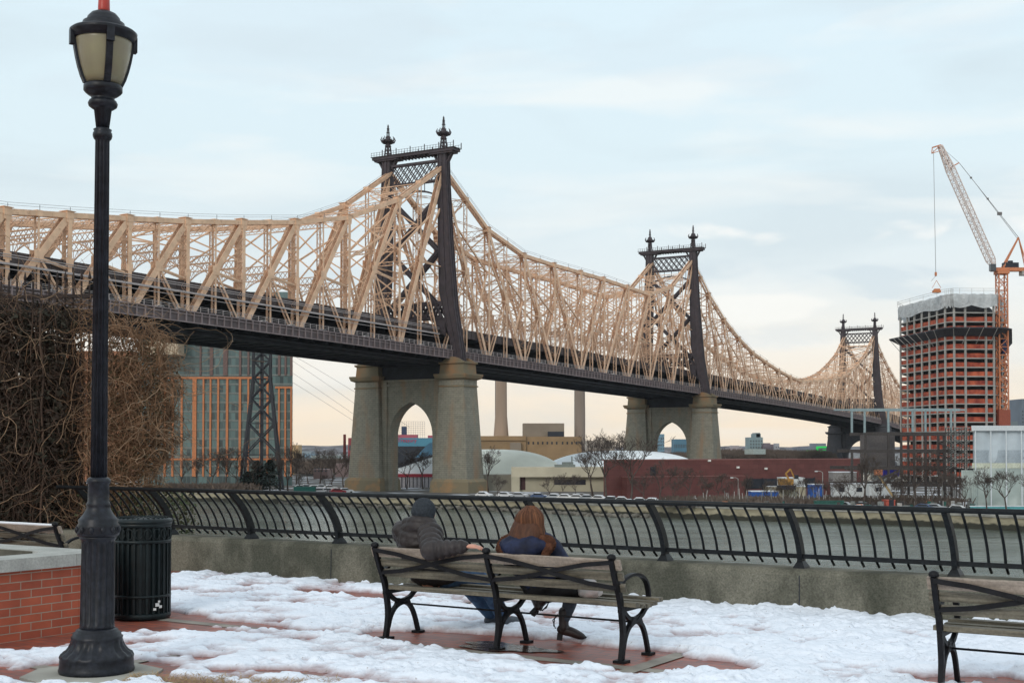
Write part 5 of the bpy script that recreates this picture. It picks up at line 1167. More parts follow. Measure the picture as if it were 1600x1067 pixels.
mb = MB(); mb.add([(-14, -13, 0), (30, -13, 0), (30, WB - .05, 0), (-14, WB - .05, 0), (-14, -13, -.4), (30, -13, -.4), (30, WB - .05, -.4), (-14, WB - .05, -.4)], [(0, 1, 2, 3), (7, 6, 5, 4), (0, 4, 5, 1), (1, 5, 6, 2), (2, 6, 7, 3), (3, 7, 4, 0)])
pv = struct('plaza_paving', mb, m_pave); pv.location = ORG; pv.rotation_euler = (0, 0, BROT)
mb = MB()
for w_ in (-.28, 1.25, -2.6): mb.add([(-9, w_, .004), (12, w_, .004), (12, w_ + .14, .004), (-9, w_ + .14, .004)], [(0, 1, 2, 3)])
for b_2 in (-4.2, -.95, 2.3 + .12, 5.7): mb.add([(b_2, -6, .008), (b_2 + .14, -6, .008), (b_2 + .14, WB - .4, .008), (b_2, WB - .4, .008)], [(0, 1, 2, 3)])

pb = struct('paving_bands', mb, m_band2); pb.location = ORG; pb.rotation_euler = (0, 0, BROT)
pu = MB(); n = 40; pts = []
for i in range(n):
    a = 2 * math.pi * i / n; r_ = 1 + .22 * math.sin(3 * a + 1) + .12 * math.sin(7 * a)
    pts.append((1.12 + .42 * r_ * math.cos(a), .10 + .20 * r_ * math.sin(a), .0095))
pu.add(pts, [tuple(range(n))])
pud = tag(pu.build('puddle', M('melt_water', (0.055, 0.035, 0.028), rough=.14, var=.4, scale=3, spec=.35, bump=.5, bscale=12, bdist=.01)), kind='structure'); pud.location = ORG; pud.rotation_euler = (0, 0, BROT)
# snow ----------------------------------------------------------------
m_snow = bpy.data.materials.new('snow'); m_snow.use_nodes = True
t = m_snow.node_tree; b_ = t.nodes['Principled BSDF']; b_.inputs['Roughness'].default_value = .75; b_.inputs['Specular IOR Level'].default_value = .3
g_ = t.nodes.new('ShaderNodeNewGeometry'); sp = t.nodes.new('ShaderNodeSeparateXYZ'); t.links.new(g_.outputs['Position'], sp.inputs[0])
n_ = t.nodes.new('ShaderNodeTexNoise'); n_.inputs['Scale'].default_value = 6; n_.inputs['Detail'].default_value = 8; n_.inputs['Roughness'].default_value = .65; t.links.new(g_.outputs['Position'], n_.inputs[0])
md = t.nodes.new('ShaderNodeMath'); md.operation = 'MULTIPLY_ADD'; md.inputs[1].default_value = .07; t.links.new(n_.outputs[0], md.inputs[0]); t.links.new(sp.outputs[2], md.inputs[2])
mr = t.nodes.new('ShaderNodeMapRange'); mr.inputs[1].default_value = .040; mr.inputs[2].default_value = .082; t.links.new(md.outputs[0], mr.inputs[0])
mi = t.nodes.new('ShaderNodeMix'); mi.data_type = 'RGBA'; t.links.new(mr.outputs[0], mi.inputs[0]); mi.inputs[6].default_value = (.40, .31, .32, 1); mi.inputs[7].default_value = (.80, .85, .93, 1); n5 = t.nodes.new('ShaderNodeTexNoise'); n5.inputs['Scale'].default_value = 34; n5.inputs['Detail'].default_value = 3; t.links.new(g_.outputs['Position'], n5.inputs[0])
r5 = t.nodes.new('ShaderNodeMapRange'); r5.inputs[1].default_value = .66; r5.inputs[2].default_value = .74; r5.inputs[4].default_value = .55; t.links.new(n5.outputs[0], r5.inputs[0])
m5 = t.nodes.new('ShaderNodeMix'); m5.data_type = 'RGBA'; t.links.new(r5.outputs[0], m5.inputs[0]); t.links.new(mi.outputs[2], m5.inputs[6]); m5.inputs[7].default_value = (.25, .20, .17, 1)
t.links.new(m5.outputs[2], b_.inputs['Base Color'])
n2 = t.nodes.new('ShaderNodeTexNoise'); n2.inputs['Scale'].default_value = 22; n2.inputs['Detail'].default_value = 6; t.links.new(g_.outputs['Position'], n2.inputs[0])
bp = t.nodes.new('ShaderNodeBump'); bp.inputs['Strength'].default_value = .8; bp.inputs['Distance'].default_value = .02; t.links.new(n2.outputs[0], bp.inputs['Height']); t.links.new(bp.outputs[0], b_.inputs['Normal'])
NB, NW = 640, 420; B0, B1, W0, W1 = -5.5, 8.0, -4.2, WB - .19
bb_, ww_ = np.meshgrid(np.linspace(B0, B1, NB + 1), np.linspace(W0, W1, NW + 1))
X = ORG.x + .843 * bb_ + .538 * ww_; Y = ORG.y - .538 * bb_ + .843 * ww_
hgt = .0585 + .035 * (fbm(X * 1.1, Y * 1.1, 3, 11) - .45)
foot_ = fbm(X * 3.2 + 5, Y * 3.6, 3, 21); hgt += .075 * (foot_ - .5)
hgt += .022 * (np.abs(fbm(X * 6.5, Y * 8.5, 3, 31) - .5) * 2) - .012 + .013 * (fbm(X * 22, Y * 22, 2, 33) - .5)
pits = vnoise(X * 2.6 + 40, Y * 2.6, 77); hgt -= .030 * np.clip((pits - .62) / .3, 0, 1)
p1_ = fbm(X * 3.4 + 9, Y * 5.2, 4, 61, .6); hgt -= .024 * np.clip((.46 - p1_) / .03, 0, 1)
p2_ = fbm(X * 6.0 + 3, Y * 8.0, 3, 71, .6); hgt -= .014 * np.clip((.43 - p2_) / .03, 0, 1)
def blob(cb, cw_, rb, rw, k=.10, seed=3, amp=.5):
    global hgt
    d = ((bb_ - cb) / rb) ** 2 + ((ww_ - cw_) / rw) ** 2 + amp * (fbm(X * 2.5, Y * 2.5, 4, seed) - .5) * 2
    hgt -= k * np.clip(1.25 - d, 0, 1)
blob(.55, .16, .85, .42, .18, 5); blob(1.25, .15, .9, .55, .18, 6); blob(2.25, .10, 1.0, .50, .18, 7, .3); blob(-.02, .1, .3, .3, .12, 8)
cb_t, cw_t = to_b(-3.56, 12.3); blob(cb_t, cw_t, .6, .55, .16, 9); blob(cb_t + 1.0, cw_t + .15, 1.1, .18, .10, 12); blob(cb_t + .6, cw_t + 2.6, .9, .3, .12, 13)
blob(cb_t + .7, cw_t - .30, .9, .3, .14, 19); blob(1.4, -1.7, 1.3, .2, .05, 52); blob(4.2, -.9, .9, .2, .05, 53)
c2b, c2w = to_b(-3.9, 11.0); blob(c2b, c2w, .38, 1.3, .10, 14)
rb_, rw_ = to_b(3.3, 8.7); blob(rb_ + .2, rw_ + .15, .9, .4, .16, 15)
l1, l2 = to_b(-4.0, 9.5); blob(l1, l2, .7, .3, .05, 16); l1, l2 = to_b(-2.2, 8.9); blob(l1, l2, .7, .12, .14, 17); l1, l2 = to_b(-3.03, 9.35); blob(l1, l2, .6, .6, .12, 18, .2)
hgt += .03 * np.clip((bb_ - .5) / 3, 0, 1)                        # deeper snow to the right
edge = np.clip((ww_ - (W1 - .5)) / .5, 0, 1); hgt += edge ** 2 * (.03 + .10 * np.clip(fbm(X * 2.2, Y * 2.2, 3, 41) - .38, 0, 1)) * np.clip((bb_ + 1.5) / 2, 0, 1)
hgt = np.where(hgt < .004, -.03, hgt)
vv = np.stack([X.ravel(), Y.ravel(), hgt.ravel()], 1)
idx = np.arange((NB + 1) * (NW + 1)).reshape(NW + 1, NB + 1)
q = np.stack([idx[:-1, :-1].ravel(), idx[:-1, 1:].ravel(), idx[1:, 1:].ravel(), idx[1:, :-1].ravel()], 1)
hh = hgt.ravel(); q = q[(hh[q] > 0).any(1)]
me = bpy.data.meshes.new('snow_cover'); me.vertices.add(len(vv)); me.vertices.foreach_set('co', vv.ravel()); me.loops.add(q.size); me.loops.foreach_set('vertex_index', q.ravel().astype(np.int32)); me.polygons.add(len(q)); me.polygons.foreach_set('loop_start', np.arange(0, q.size, 4, dtype=np.int32)); me.polygons.foreach_set('loop_total', np.full(len(q), 4, dtype=np.int32)); me.update(calc_edges=True); me.validate()
me.polygons.foreach_set('use_smooth', np.ones(len(me.polygons), bool)); me.materials.append(m_snow)
so_ = bpy.data.objects.new('snow', me); COL.objects.link(so_); tag(so_, 'trodden half melted snow lying over the red brick plaza', 'snow', kind='stuff')
# parapet wall ---------------------------------------------------------
m_wall = M('parapet_concrete', (0.205, 0.195, 0.155), rough=.95, var=.15, scale=2.6, spec=.2, rgb2=(0.075, 0.075, 0.058), lo=.36, hi=.60, bump=.9, bscale=26, bdist=.012, stretch=(1, 1, .6), detail=12, grain=(55, .45))
pw = thing('parapet_wall', 'long low stained concrete parapet carrying the black railing', 'wall', ORG + Wv * WB, BROT)
mb = MB(); z0 = -.38
prof = [(-.20, z0), (-.185, .40), (-.155, .445), (-.12, .46), (.20, .455), (.24, .42), (.24, WZ - 1)]
for x0, x1 in ((-14, 30),):
    k = 44; rings = []
    for i in range(k + 1): x = x0 + (x1 - x0) * i / k; rings.append([(x, y, z) for y, z in prof] + [(x, -.20, WZ - 1)] if False else [(x, y, z) for y, z in prof + [(-.19, WZ - 1)]])
    mb.loft(rings)
mb.build('concrete_kerb', m_wall, pw)
for k in range(12): mb = MB(); xj = -9.3 + 2.95 * k; mb.hexa([(xj, -.203, -.3), (xj + .009, -.203, -.3), (xj + .009, -.15, -.3), (xj, -.15, -.3), (xj, -.189, .40), (xj + .009, -.189, .40), (xj + .009, -.15, .40), (xj, -.15, .40)]); mb.build('expansion_joint', m_under, pw)
# ---- railing ----
m_iron = M('black_iron', (0.009, 0.011, 0.013), grain=(60, .5), spec=.22, rough=.45, var=.3, scale=20, bump=.15, bscale=60, bdist=.002)
rl = thing('railing', 'black curved bar railing along the river parapet', 'railing', ORG + Wv * WB, BROT)
ub = lambda X_: (X_ - (0 + ORG.x + 0)) * 1.0
def b_of_X(X_):                     # b of the point of the railing foot line with world X
    return (X_ - (ORG + Wv * WB).x) / .843
def curve(z): q = max(0, (z - .50) / .58); return -.40 * q ** 1.9
posts = [b_of_X(-.88 + 1.24 * k) for k in range(-4, 7)]
for b in posts:
    mb = MB(); pts = [(b, curve(z), z) for z in np.linspace(.46, 1.07, 9)]
    for i, (p, q_) in enumerate(zip(pts[:-1], pts[1:])): mb.beam(p, (q_[0], q_[1] - .004, q_[2] + .006), .05, .10 - .004 * i, side=(1, 0, 0))
    mb.loft([[(b - .06, -.08, .457), (b + .06, -.08, .457), (b + .06, .08, .457), (b - .06, .08, .457)], [(b - .055, -.075, .475), (b + .055, -.075, .475), (b + .055, .075, .475), (b - .055, .075, .475)], [(b - .024, -.045, .53), (b + .024, -.045, .53), (b + .024, .045, .53), (b - .024, .045, .53)]])
    mb.build('post', m_iron, rl)
bL, bR = posts[0] - .4, posts[-1] + .2
mb = MB(); mb.tube([(bL, -.40, 1.08), (bR, -.40, 1.08)], .026, 10); mb.build('top_rail', m_iron, rl)
mb = MB(); mb.beam((bL, -.015, .575), (bR, -.015, .575), .045, .03); mb.build('lower_rail', m_iron, rl)
nb = 9
for i in range(len(posts) - 1):
    for k in range(1, nb + 1):
        b = posts[i] + (posts[i + 1] - posts[i]) * k / (nb + 1); mb = MB()
        pts = [(b, curve(z), z) for z in np.linspace(1.07, .60, 9)] + [(b, .035, .54), (b, .10, .495)]
        mb.tube(pts, .0135, 6); mb.build('baluster', m_iron, rl)
# ---- benches ----
m_wood_b = M('weathered_slat', (0.105, 0.092, 0.068), grain=(40, .3), rough=.75, var=.35, scale=3, stretch=(1, 12, 12), bump=.4, bscale=14, bdist=.004, rgb2=(0.185, 0.162, 0.118))
m_wood_t = M('pale_top_slat', (0.29, 0.235, 0.19), grain=(40, .3), rough=.75, var=.2, scale=3, stretch=(1, 12, 12), bump=.4, bscale=14, bdist=.004)
m_cast = M('cast_iron', (0.008, 0.008, 0.010), spec=.2, rough=.5, var=.3, scale=15, bump=.2, bscale=50, bdist=.003)
LB = 2.27
def bez(p, n=14):
    out_ = []
    P_ = [p[0]] + list(p) + [p[-1]]
    for i in range(1, len(P_) - 2):
        for k in range(n):
            t_ = k / n; a, b, c, d = P_[i - 1], P_[i], P_[i + 1], P_[i + 2]
            out_.append(tuple(.5 * ((2 * b[j]) + (-a[j] + c[j]) * t_ + (2 * a[j] - 5 * b[j] + 4 * c[j] - d[j]) * t_ ** 2 + (-a[j] + 3 * b[j] - 3 * c[j] + d[j]) * t_ ** 3) for j in range(len(b))))
    out_.append(tuple(p[-1])); return out_
def make_bench(lab, loc, nframes=3, snow=False):
    o = thing('park_bench', lab, 'bench', loc, BROT)
    for i in range(nframes):
        b = i * LB / 2; mb = MB()
        def bar(pts, w, th=.03): 
            pp = [(b, y, z) for y, z in pts]
            for p_, q_ in zip(pp[:-1], pp[1:]):
                d_ = (Vector(q_) - Vector(p_)) * .08; mb.beam(Vector(p_) - d_, Vector(q_) + d_, th, w, side=(1, 0, 0))
        bar(bez([(-.185, .80), (-.13, .66), (-.055, .50), (-.02, .36), (0, .2), (-.03, .02)], 5), .046, .036)
        bar(bez([(.0, .10), (.035, .19), (.10, .26), (.2, .29), (.30, .26), (.37, .17), (.43, .015)], 6), .034, .032)
        bar(bez([(-.02, .41), (.06, .345), (.13, .315), (.22, .31), (.31, .33), (.38, .375), (.47, .415)], 5), .034, .032)
        bar([(-.02, .40), (.47, .405)], .03, .03)
        mb.extrude([(b - .02, .09, .26), (b - .02, .14, .335), (b - .02, .2, .30), (b - .02, .27, .335), (b - .02, .31, .26), (b - .02, .2, .285)], (.04, 0, 0))
        mb.build('end_frame', m_cast, o)
        mb = MB()
        bar(bez([(-.10, .60), (-.04, .60), (.03, .635), (.14, .655), (.27, .645), (.37, .60), (.425, .52), (.44, .41)], 5), .022, .04); mb.build('armrest', m_cast, o)
        mb = MB(); mb.box(b - .05, b + .05, -.075, .025, .0, .022); mb.build('foot_plate', m_cast, o); mb = MB(); mb.box(b - .04, b + .04, .385, .475, .0, .022); mb.build('foot_plate', m_cast, o)
        mb = MB(); mb.lathe([(.032, 0), (.036, .012), (.03, .03), (.012, .04)], 10, (b, -.185, .80)); mb.build('cap_knob', m_cast, o)
    for k, (z, y, hgt_) in enumerate(((.755, -.150, .082), (.665, -.108, .062), (.575, -.068, .062))):
        tl = Vector((0, .36, -.93)).normalized(); mb = MB(); c = Vector((0, y, z))
        mb.beam(Vector((-.05, c.y, c.z)), Vector((LB + .06, c.y, c.z)), hgt_, .026, side=(0, -.36, .93)); mb.build('back_slat', m_wood_t if k == 0 else m_wood_b, o)
    for k in range(5):
        y = .02 + k * .098; z = .432 + (.012 if k in (0, 4) else 0) - .006 * (2 - abs(k - 2)) 
        mb = MB(); mb.box(-.05, LB + .12, y - .04, y + .04, z - .016, z + .016); mb.build('seat_slat', m_wood_b, o)
    for i in range(nframes - 1):
        for (z0, z1) in ((.775, .575), (.575, .775)):
            mb = MB(); y = lambda z: -.168 + (.755 - z) * .45 - .02
            a_, b2 = i * LB / 2, (i + 1) * LB / 2
            pts = [(a_ + (b2 - a_) * q_, y(z0 + (z1 - z0) * s_) - (.008 if z0 > z1 else 0), z0 + (z1 - z0) * s_) for q_, s_ in ((0, 0), (.2, .13), (.45, .42), (.55, .58), (.8, .87), (1, 1))]
            for p_, q_ in zip(pts[:-1], pts[1:]): mb.beam(p_, q_, .034, .009, side=(0, 0, 1))
            mb.build('cross_strap', m_cast, o)
    mb = MB(); mb.tube([(0, .2, .285), (LB, .2, .285)], .009, 6); mb.build('tie_rod', m_cast, o)
    if snow:
        mb = MB(); mb.tube([(-.03 + LB * k / 12, -.165, .803) for k in range(13)], [.014 + .004 * random.random() for _ in range(13)], 6, flat=.8); mb.build('snow_strip', m_snowc, o)
    return o
make_bench('weathered slatted bench in the middle on which the couple sits', ORG)
make_bench('empty slatted bench cut off at the right edge of the picture', bl_(4.65, 0))
rb2 = ORG  # third bench
make_bench('bench with snow on its back rail, half hidden behind the brick planter', Vector((-4.80, 13.9, 0)) - U * LB, snow=True)
# ---- street lamp ----
m_lamp = M('blue_black_iron', (0.013, 0.015, 0.021), grain=(28, .6), spec=.3, rough=.4, var=.35, scale=12, bump=.25, bscale=40, bdist=.004)
m_lglass = M('frosted_amber_glass', (0.46, 0.43, 0.26), rough=.3, var=.3, scale=4, rgb2=(0.27, 0.24, 0.17), trans=.15, spec=.5)
LX, LY = -3.03, 9.35
lp = thing('street_lamp', 'tall blue black cast iron street lamp with a frosted lantern', 'street lamp', (LX, LY, 0))
mb = MB(); mb.lathe([(.262, 0), (.268, .02), (.262, .035), (.258, .10), (.262, .115), (.258, .125, .05), (.250, .14, .10), (.222, .158, .10), (.200, .185, .07), (.186, .215, .03), (.18, .24), (.183, .255), (.172, .262), (.168, .285), (.150, .292), (.148, .305), (.128, .315)], 144, flute=18); mb.build('base', m_lamp, lp)
mb = MB(); mb.lathe([(.122, .30, 0), (.122, .34, 0), (.121, .36, .10), (.115, .93, .10), (.115, .95, 0), (.128, .965, 0), (.130, .98)], 192, flute=16); mb.build('lower_shaft', m_lamp, lp)
mb = MB(); mb.lathe([(.125, .975), (.146, .99), (.152, 1.01), (.146, 1.045), (.150, 1.06), (.138, 1.075), (.142, 1.10), (.128, 1.115), (.108, 1.14), (.088, 1.175), (.083, 1.20), (.088, 1.21), (.08, 1.225), (.076, 1.235), (.0745, 1.36), (.085, 1.37), (.087, 1.385), (.078, 1.40), (.064, 1.41)], 48)
for k in range(12): a = k * math.pi / 6; mb.ell((math.cos(a) * .148, math.sin(a) * .148, 1.03), (.018, .018, .026), 8, 6)
mb.build('collar', m_lamp, lp)
mb = MB(); mb.lathe([(.0605, 1.40, .14), (.052, 3.87, .14), (.052, 3.875, 0), (.064, 3.89), (.070, 3.91), (.068, 3.93), (.060, 3.94), (.066, 3.955), (.050, 3.965)], 192, flute=12); mb.build('upper_shaft', m_lamp, lp)
mb = MB(); mb.lathe([(.048, 3.96, .1), (.064, 4.12, .1), (.078, 4.13), (.100, 4.15), (.106, 4.175), (.096, 4.20), (.080, 4.21), (.086, 4.235), (.108, 4.25), (.128, 4.27), (.138, 4.285), (.138, 4.325), (.128, 4.34)], 48, flute=12); mb.build('lantern_cup', m_lamp, lp)
mb = MB(); gl = [(.122, 4.34), (.145, 4.40), (.166, 4.48), (.182, 4.56), (.194, 4.64), (.201, 4.70), (.204, 4.74)]; mb.lathe(gl, 40); mb.build('glass', m_lglass, lp)
for k in range(4):
    a = R(-60 + 90 * k); c, s_ = math.cos(a), math.sin(a); mb = MB()
    pts = [((r_ + .006) * c, (r_ + .006) * s_, z) for r_, z in gl]
    for p_, q_ in zip(pts[:-1], pts[1:]): mb.beam(p_, q_, .048, .022, side=(-s_, c, 0))
    mb.beam((c * .225, s_ * .225, 4.66), (c * .225, s_ * .225, 4.79), .055, .03, side=(-s_, c, 0)); mb.build('rib', m_lamp, lp)
mb = MB(); mb.lathe([(.20, 4.72), (.216, 4.725), (.220, 4.75), (.236, 4.775), (.240, 4.80), (.225, 4.815), (.160, 4.825), (.155, 4.85), (.148, 4.885), (.125, 4.89), (.115, 4.93), (.09, 4.965), (.055, 4.985), (.03, 4.99)], 48); mb.build('lantern_roof', m_lamp, lp)
mb = MB(); mb.lathe([(.042, 4.98), (.043, 5.0), (.04, 5.10), (.03, 5.12)], 20); mb.build('finial_cap', M('red_beacon', (0.42, 0.035, 0.02), rough=.4), lp)
mb = MB(); sl_pts = [(.50 * math.cos(R(22 + 45 * i)), .46 * math.sin(R(22 + 45 * i)), 0) for i in range(8)]; mb.extrude([(x, y, -.02) for x, y, z in sl_pts], (0, 0, .055)); o2 = mb.build('lamp_plinth', m_conc); o2.location = (LX, LY - .06, -.02); tag(o2, 'grey concrete slab under the street lamp', 'slab')
lp.location.z = .015; lp.location.x += .008; lp.rotation_euler = (0, .004, 0)
for o3 in KIDS[lp.name]:
    if o3.name.split('.')[0] in ('lantern_cup', 'glass', 'rib', 'lantern_roof', 'finial_cap'):
        for v3 in o3.data.vertices: v3.co.z = 4 + (v3.co.z - 4) * .84
# straw in the planting strip at the lamp foot
m_straw = M('dead_straw', (0.33, 0.22, 0.11), rough=.9, var=.4, scale=30)
mb = MB()
for _ in range(2600):
    x = LX + .35 + random.random() ** 1.3 * 1.5; y = LY - .35 - .12 * (x - LX) + random.gauss(0, .12); z = .012 + random.random() * .03; a = random.uniform(0, 3.14); l_ = random.uniform(.02, .07); d = Vector((math.cos(a), math.sin(a), random.uniform(-.1, .5))) * l_; s_ = Vector((-d.y, d.x, 0)).normalized() * .003; p_ = Vector((x, y, z)); mb.add([p_ - s_, p_ + s_, p_ + d], [(0, 1, 2)])
tag(mb.build('dead_grass', m_straw), 'dry straw and dead grass at the foot of the street lamp', 'dead grass', kind='stuff')
# ---- litter bin ----
m_bin = M('green_black_bin', (0.006, 0.012, 0.014), spec=.28, rough=.42, var=.3, scale=10)
tc_ = thing('litter_bin', 'round dark green slatted litter bin behind the street lamp', 'litter bin', (-3.56, 12.35, .01))
mb = MB(); mb.lathe([(.235, .03), (.24, .06), (.24, .88), (.235, .9)], 40); mb.build('liner', m_bin, tc_)
for hp in ([(.262, .0), (.27, .015), (.27, .045), (.262, .055)], [(.262, .20), (.272, .205), (.272, .225), (.262, .23)], [(.262, .715), (.272, .72), (.272, .745), (.262, .75)], [(.262, .865), (.274, .87), (.276, .905), (.262, .915)]):
    mb = MB(); mb.lathe(hp, 48); mb.build('hoop', m_bin, tc_)
for k in range(28):
    a = 2 * math.pi * k / 28; c, s_ = math.cos(a), math.sin(a); mb = MB(); mb.beam((c * .262, s_ * .262, .02), (c * .262, s_ * .262, .89), .022, .014, side=(-s_, c, 0)); mb.build('slat', m_bin, tc_)
for k in range(20):
    a = 2 * math.pi * (k + .5) / 20; c, s_ = math.cos(a), math.sin(a); mb = MB(); C0 = Vector((c * .268, s_ * .268, .808)); tt = Vector((-s_, c, 0)); mb.tube([C0 + tt * .033 * math.cos(j * .5236) + Vector((0, 0, .048 * math.sin(j * .5236))) for j in range(13)], .006, 5); mb.build('ring_ornament', m_bin, tc_)
mb = MB(); mb.lathe([(.278, .905), (.285, .92), (.278, .94), (.24, .955), (.14, .962), (.135, .945)], 48)
for k in range(30): a = 2 * math.pi * k / 30; c, s_ = math.cos(a), math.sin(a); mb.beam((c * .15, s_ * .15, .966), (c * .25, s_ * .25, .957), .012, .008)
mb.build('lid', m_bin, tc_)
mb = MB(); [mb.add([(-.03 + .2, -.195 - .0, .14), (.0, 0, 0), (0, 0, 0)], []) for _ in range(0)]
for (da, z, s) in ((.0, .14, .02), (.13, .12, .016), (-.1, .10, .014), (.07, .17, .012)):
    a = -.75 + da; c, s_ = math.cos(a), math.sin(a); p_ = Vector((c * .273, s_ * .273, z)); mb.beam(p_ - Vector((-s_, c, 0)) * s, p_ + Vector((-s_, c, 0)) * s, s * 1.6, .004, side=(0, 0, 1))
mb.build('sticker_scrap', m_white, tc_)
# ---- brick planter ----
m_brick = brick_mat('planter_brick', (0.42, 0.10, 0.05), (0.33, 0.075, 0.04), (0.34, 0.27, 0.21), 0.21, 0.071, 0.0045, rough=.85, bump=.5)
m_capst = M('grey_cap_stone', (0.36, 0.365, 0.34), grain=(50, .25), rough=.85, var=.15, scale=5, bump=.25, bscale=40, bdist=.004)
PC = Vector((-3.66, 11.66, 0))
pl_ = thing('brick_planter', 'red brick planter with grey stone coping at the left edge', 'planter', PC, BROT)
PL, PWd = 3.2, 3.6          # along -u, along -w
mb = MB(); e = .045; ww = .30
mb.box(-PL, -e, -ww, -e, -.03, .592); mb.box(-ww, -e, -PWd, -ww - .002, -.03, .592); mb.box(-PL, -PL + ww, -PWd, -ww - .002, -.03, .592); mb.build('brick_wall', m_brick, pl_)
mb = MB(); ci = .36
mb.box(-PL, 0, -ci, 0, .594, .70); mb.box(-ci, 0, -PWd, -ci - .003, .594, .70); mb.box(-PL, -PL + ci, -PWd, -ci - .003, .594, .70)
fil = [(-ci - .002, -ci - .002, .596)] + [(-ci - .25 + .25 * math.sin(q_ * math.pi / 2 / 8) if False else -ci - .25 * (1 - math.cos(math.pi / 2 * q_ / 8)) , -ci - .25 * (1 - math.sin(math.pi / 2 * q_ / 8)), .596) for q_ in range(9)]
mb.extrude(fil[::-1], (0, 0, .102)); mb.build('coping', m_capst, pl_)
mb = MB(); mb.box(-PL + ci + .002, -ci - .252, -ci - .012, -ci - .001, .40, .694); mb.build('inner_lining', M('dark_lining', (0.11, 0.10, 0.075), rough=.95, var=.4, scale=4), pl_)  # dark strip over the far inner face of the coping
mb = MB(); nx = 50
vs_ = []; 
for j in range(nx + 1):
    for i in range(nx + 1):
        x = -PL + ww + (PL - 2 * ww) * i / nx; y = -PWd + (PWd - ww) * j / nx; d = min(-ww - x, -ww - y, x + PL - ww)
        vs_.append((x, y, .42 + .22 * min(1, max(0, d) / .45) + .05 * (float(fbm(np.array([x * 2.5]), np.array([y * 2.5]), 3, 8)[0]) - .5) * 2))
mb.add(vs_, [(j * (nx + 1) + i, j * (nx + 1) + i + 1, (j + 1) * (nx + 1) + i + 1, (j + 1) * (nx + 1) + i) for j in range(nx) for i in range(nx)], smooth=True); mb.build('snow_fill', M('planter_snow', (.82, .85, .9), var=.05, bump=.5, bscale=18, bdist=.02), pl_)
# ---- tall iron fence at the left ----
FX = Vector((-5.08, 18.6, 0)); FD = Vector((-1, .12, 0)).normalized()
fn = thing('tall_iron_fence', 'tall rusty dark iron fence overgrown by bare vines at the left edge', 'fence', FX, math.atan2(FD.y, FD.x))
m_rust = M('rusty_iron', (0.028, 0.018, 0.016), rough=.8, var=.4, scale=8)
k = 0; x = 1.0
while x < 4.6:
    mb = MB(); mb.beam((x, 0, -.3), (x, 0, 4.10 + .03 * math.sin(x * 9)), .022); mb.lathe([(.02, 0), (.026, .03), (.004, .12)], 6, (x, 0, 4.10)); mb.build('picket', m_rust, fn); x += .125; k += 1
for z in (.25, 2.05, 3.85): mb = MB(); mb.box(.85, 4.7, -.03, .03, z - .025, z + .025); mb.build('fence_rail', m_rust, fn)
for x in (.92, 2.75, 4.6): mb = MB(); mb.box(x - .05, x + .05, .04, .14, -.3, 4.15); mb.build('fence_post', m_rust, fn)
# stone bollard column at the end of the plaza behind fence: dark timber hoarding
mb = MB()
for i in range(26):
    x = 1.45 + i * .125; mb.box(x, x + .118, .35, .37, -.4, 3.0 + .25 * math.sin(i * 2.1) + .2 * random.random())
m_timber = M('old_dark_timber', (0.060, 0.036, 0.026), rough=.95, var=.4, scale=4, stretch=(6, 6, .5))
for i in range(27):
    x = 1.42 + i * .125; mb = MB(); mb.box(x, x + .112, -.47, -.45, -.4, 2.9 + .3 * math.sin(i * 2.1) + .2 * random.random()); mb.build('backing_board', m_timber, fn)
# vines ----------------------------------------------------------------
m_vine = M('pale_vine_stem', (0.30, 0.20, 0.125), rough=.9, var=.3, scale=5)
m_vined = M('dark_vine_stem', (0.075, 0.048, 0.034), rough=.95, var=.35, scale=5)
m_vinem = M('brown_vine_stem', (0.20, 0.115, 0.065), rough=.95, var=.35, scale=5)
m_leaf = M('dead_leaf', (0.16, 0.08, 0.04), rough=.9, var=.5, scale=6, rgb2=(0.07, 0.065, 0.03))
def fpt(a, d, z): return FX + FD * a + Vector((FD.y, -FD.x, 0)) * d * -1 + Vector((0, 0, z))   # along fence, outwards, height
def inmass(p):
    q_ = p - FX; a = q_.dot(FD); dd = q_.dot(Vector((-FD.y, FD.x, 0))) ; z = p.z; top = 3.90 + .12 * math.sin(a * 5)
    if a > 1.0: ok = a < 4.8 and z < top + .1 and not (1.0 < a < 1.34 and 1.1 < z < 3.25)
    else:      # bulging bush at the right end
        e_ = float(np.interp(z, [-.5, .6, 1.1, 1.6, 2.3, 2.9, 3.3, 3.6, 3.9], [.45, .40, .22, -.04, -.18, -.10, .05, .35, .7])) + .10 * math.sin(z * 7 + dd * 5) + .06 * math.sin(z * 17)
        ok = a > e_ and z < 3.52 + .15 * math.sin(a * 9) + .1 * math.sin(a * 23 + dd * 9) and z > -.5
    return ok and abs(dd) < .38
def vine(mbs, p, ln, r, seg=.09, droop=.02, wig=.45, mi=0, conf=True, tries=0):
    d = Vector((random.gauss(0, 1), random.gauss(0, .5), random.gauss(.1, 1))).normalized(); pts = [p.copy()]; n = int(ln / seg)
    for i in range(n):
        d = (d + Vector((random.gauss(0, wig), random.gauss(0, wig * .5), random.gauss(-droop, wig)))).normalized(); q_ = pts[-1] + d * seg
        if conf and not inmass(q_): d = (d + (fpt(min(max((q_ - FX).dot(FD), .3), 4.2) + random.gauss(0, .3), 0, random.uniform(.8, 3)) - q_).normalized() * .8).normalized(); q_ = pts[-1] + d * seg
        pts.append(q_)
    mbs.tube(pts, [r * (1 - .6 * i / len(pts)) for i in range(len(pts))], 3 if r < .006 else 4, cap=False)
def rnd_in(a0, a1, z0, z1):
    for _ in range(50):
        p = fpt(random.uniform(a0, a1), random.uniform(-.45, .45), random.uniform(z0, z1))
        if inmass(p): return p
    return p
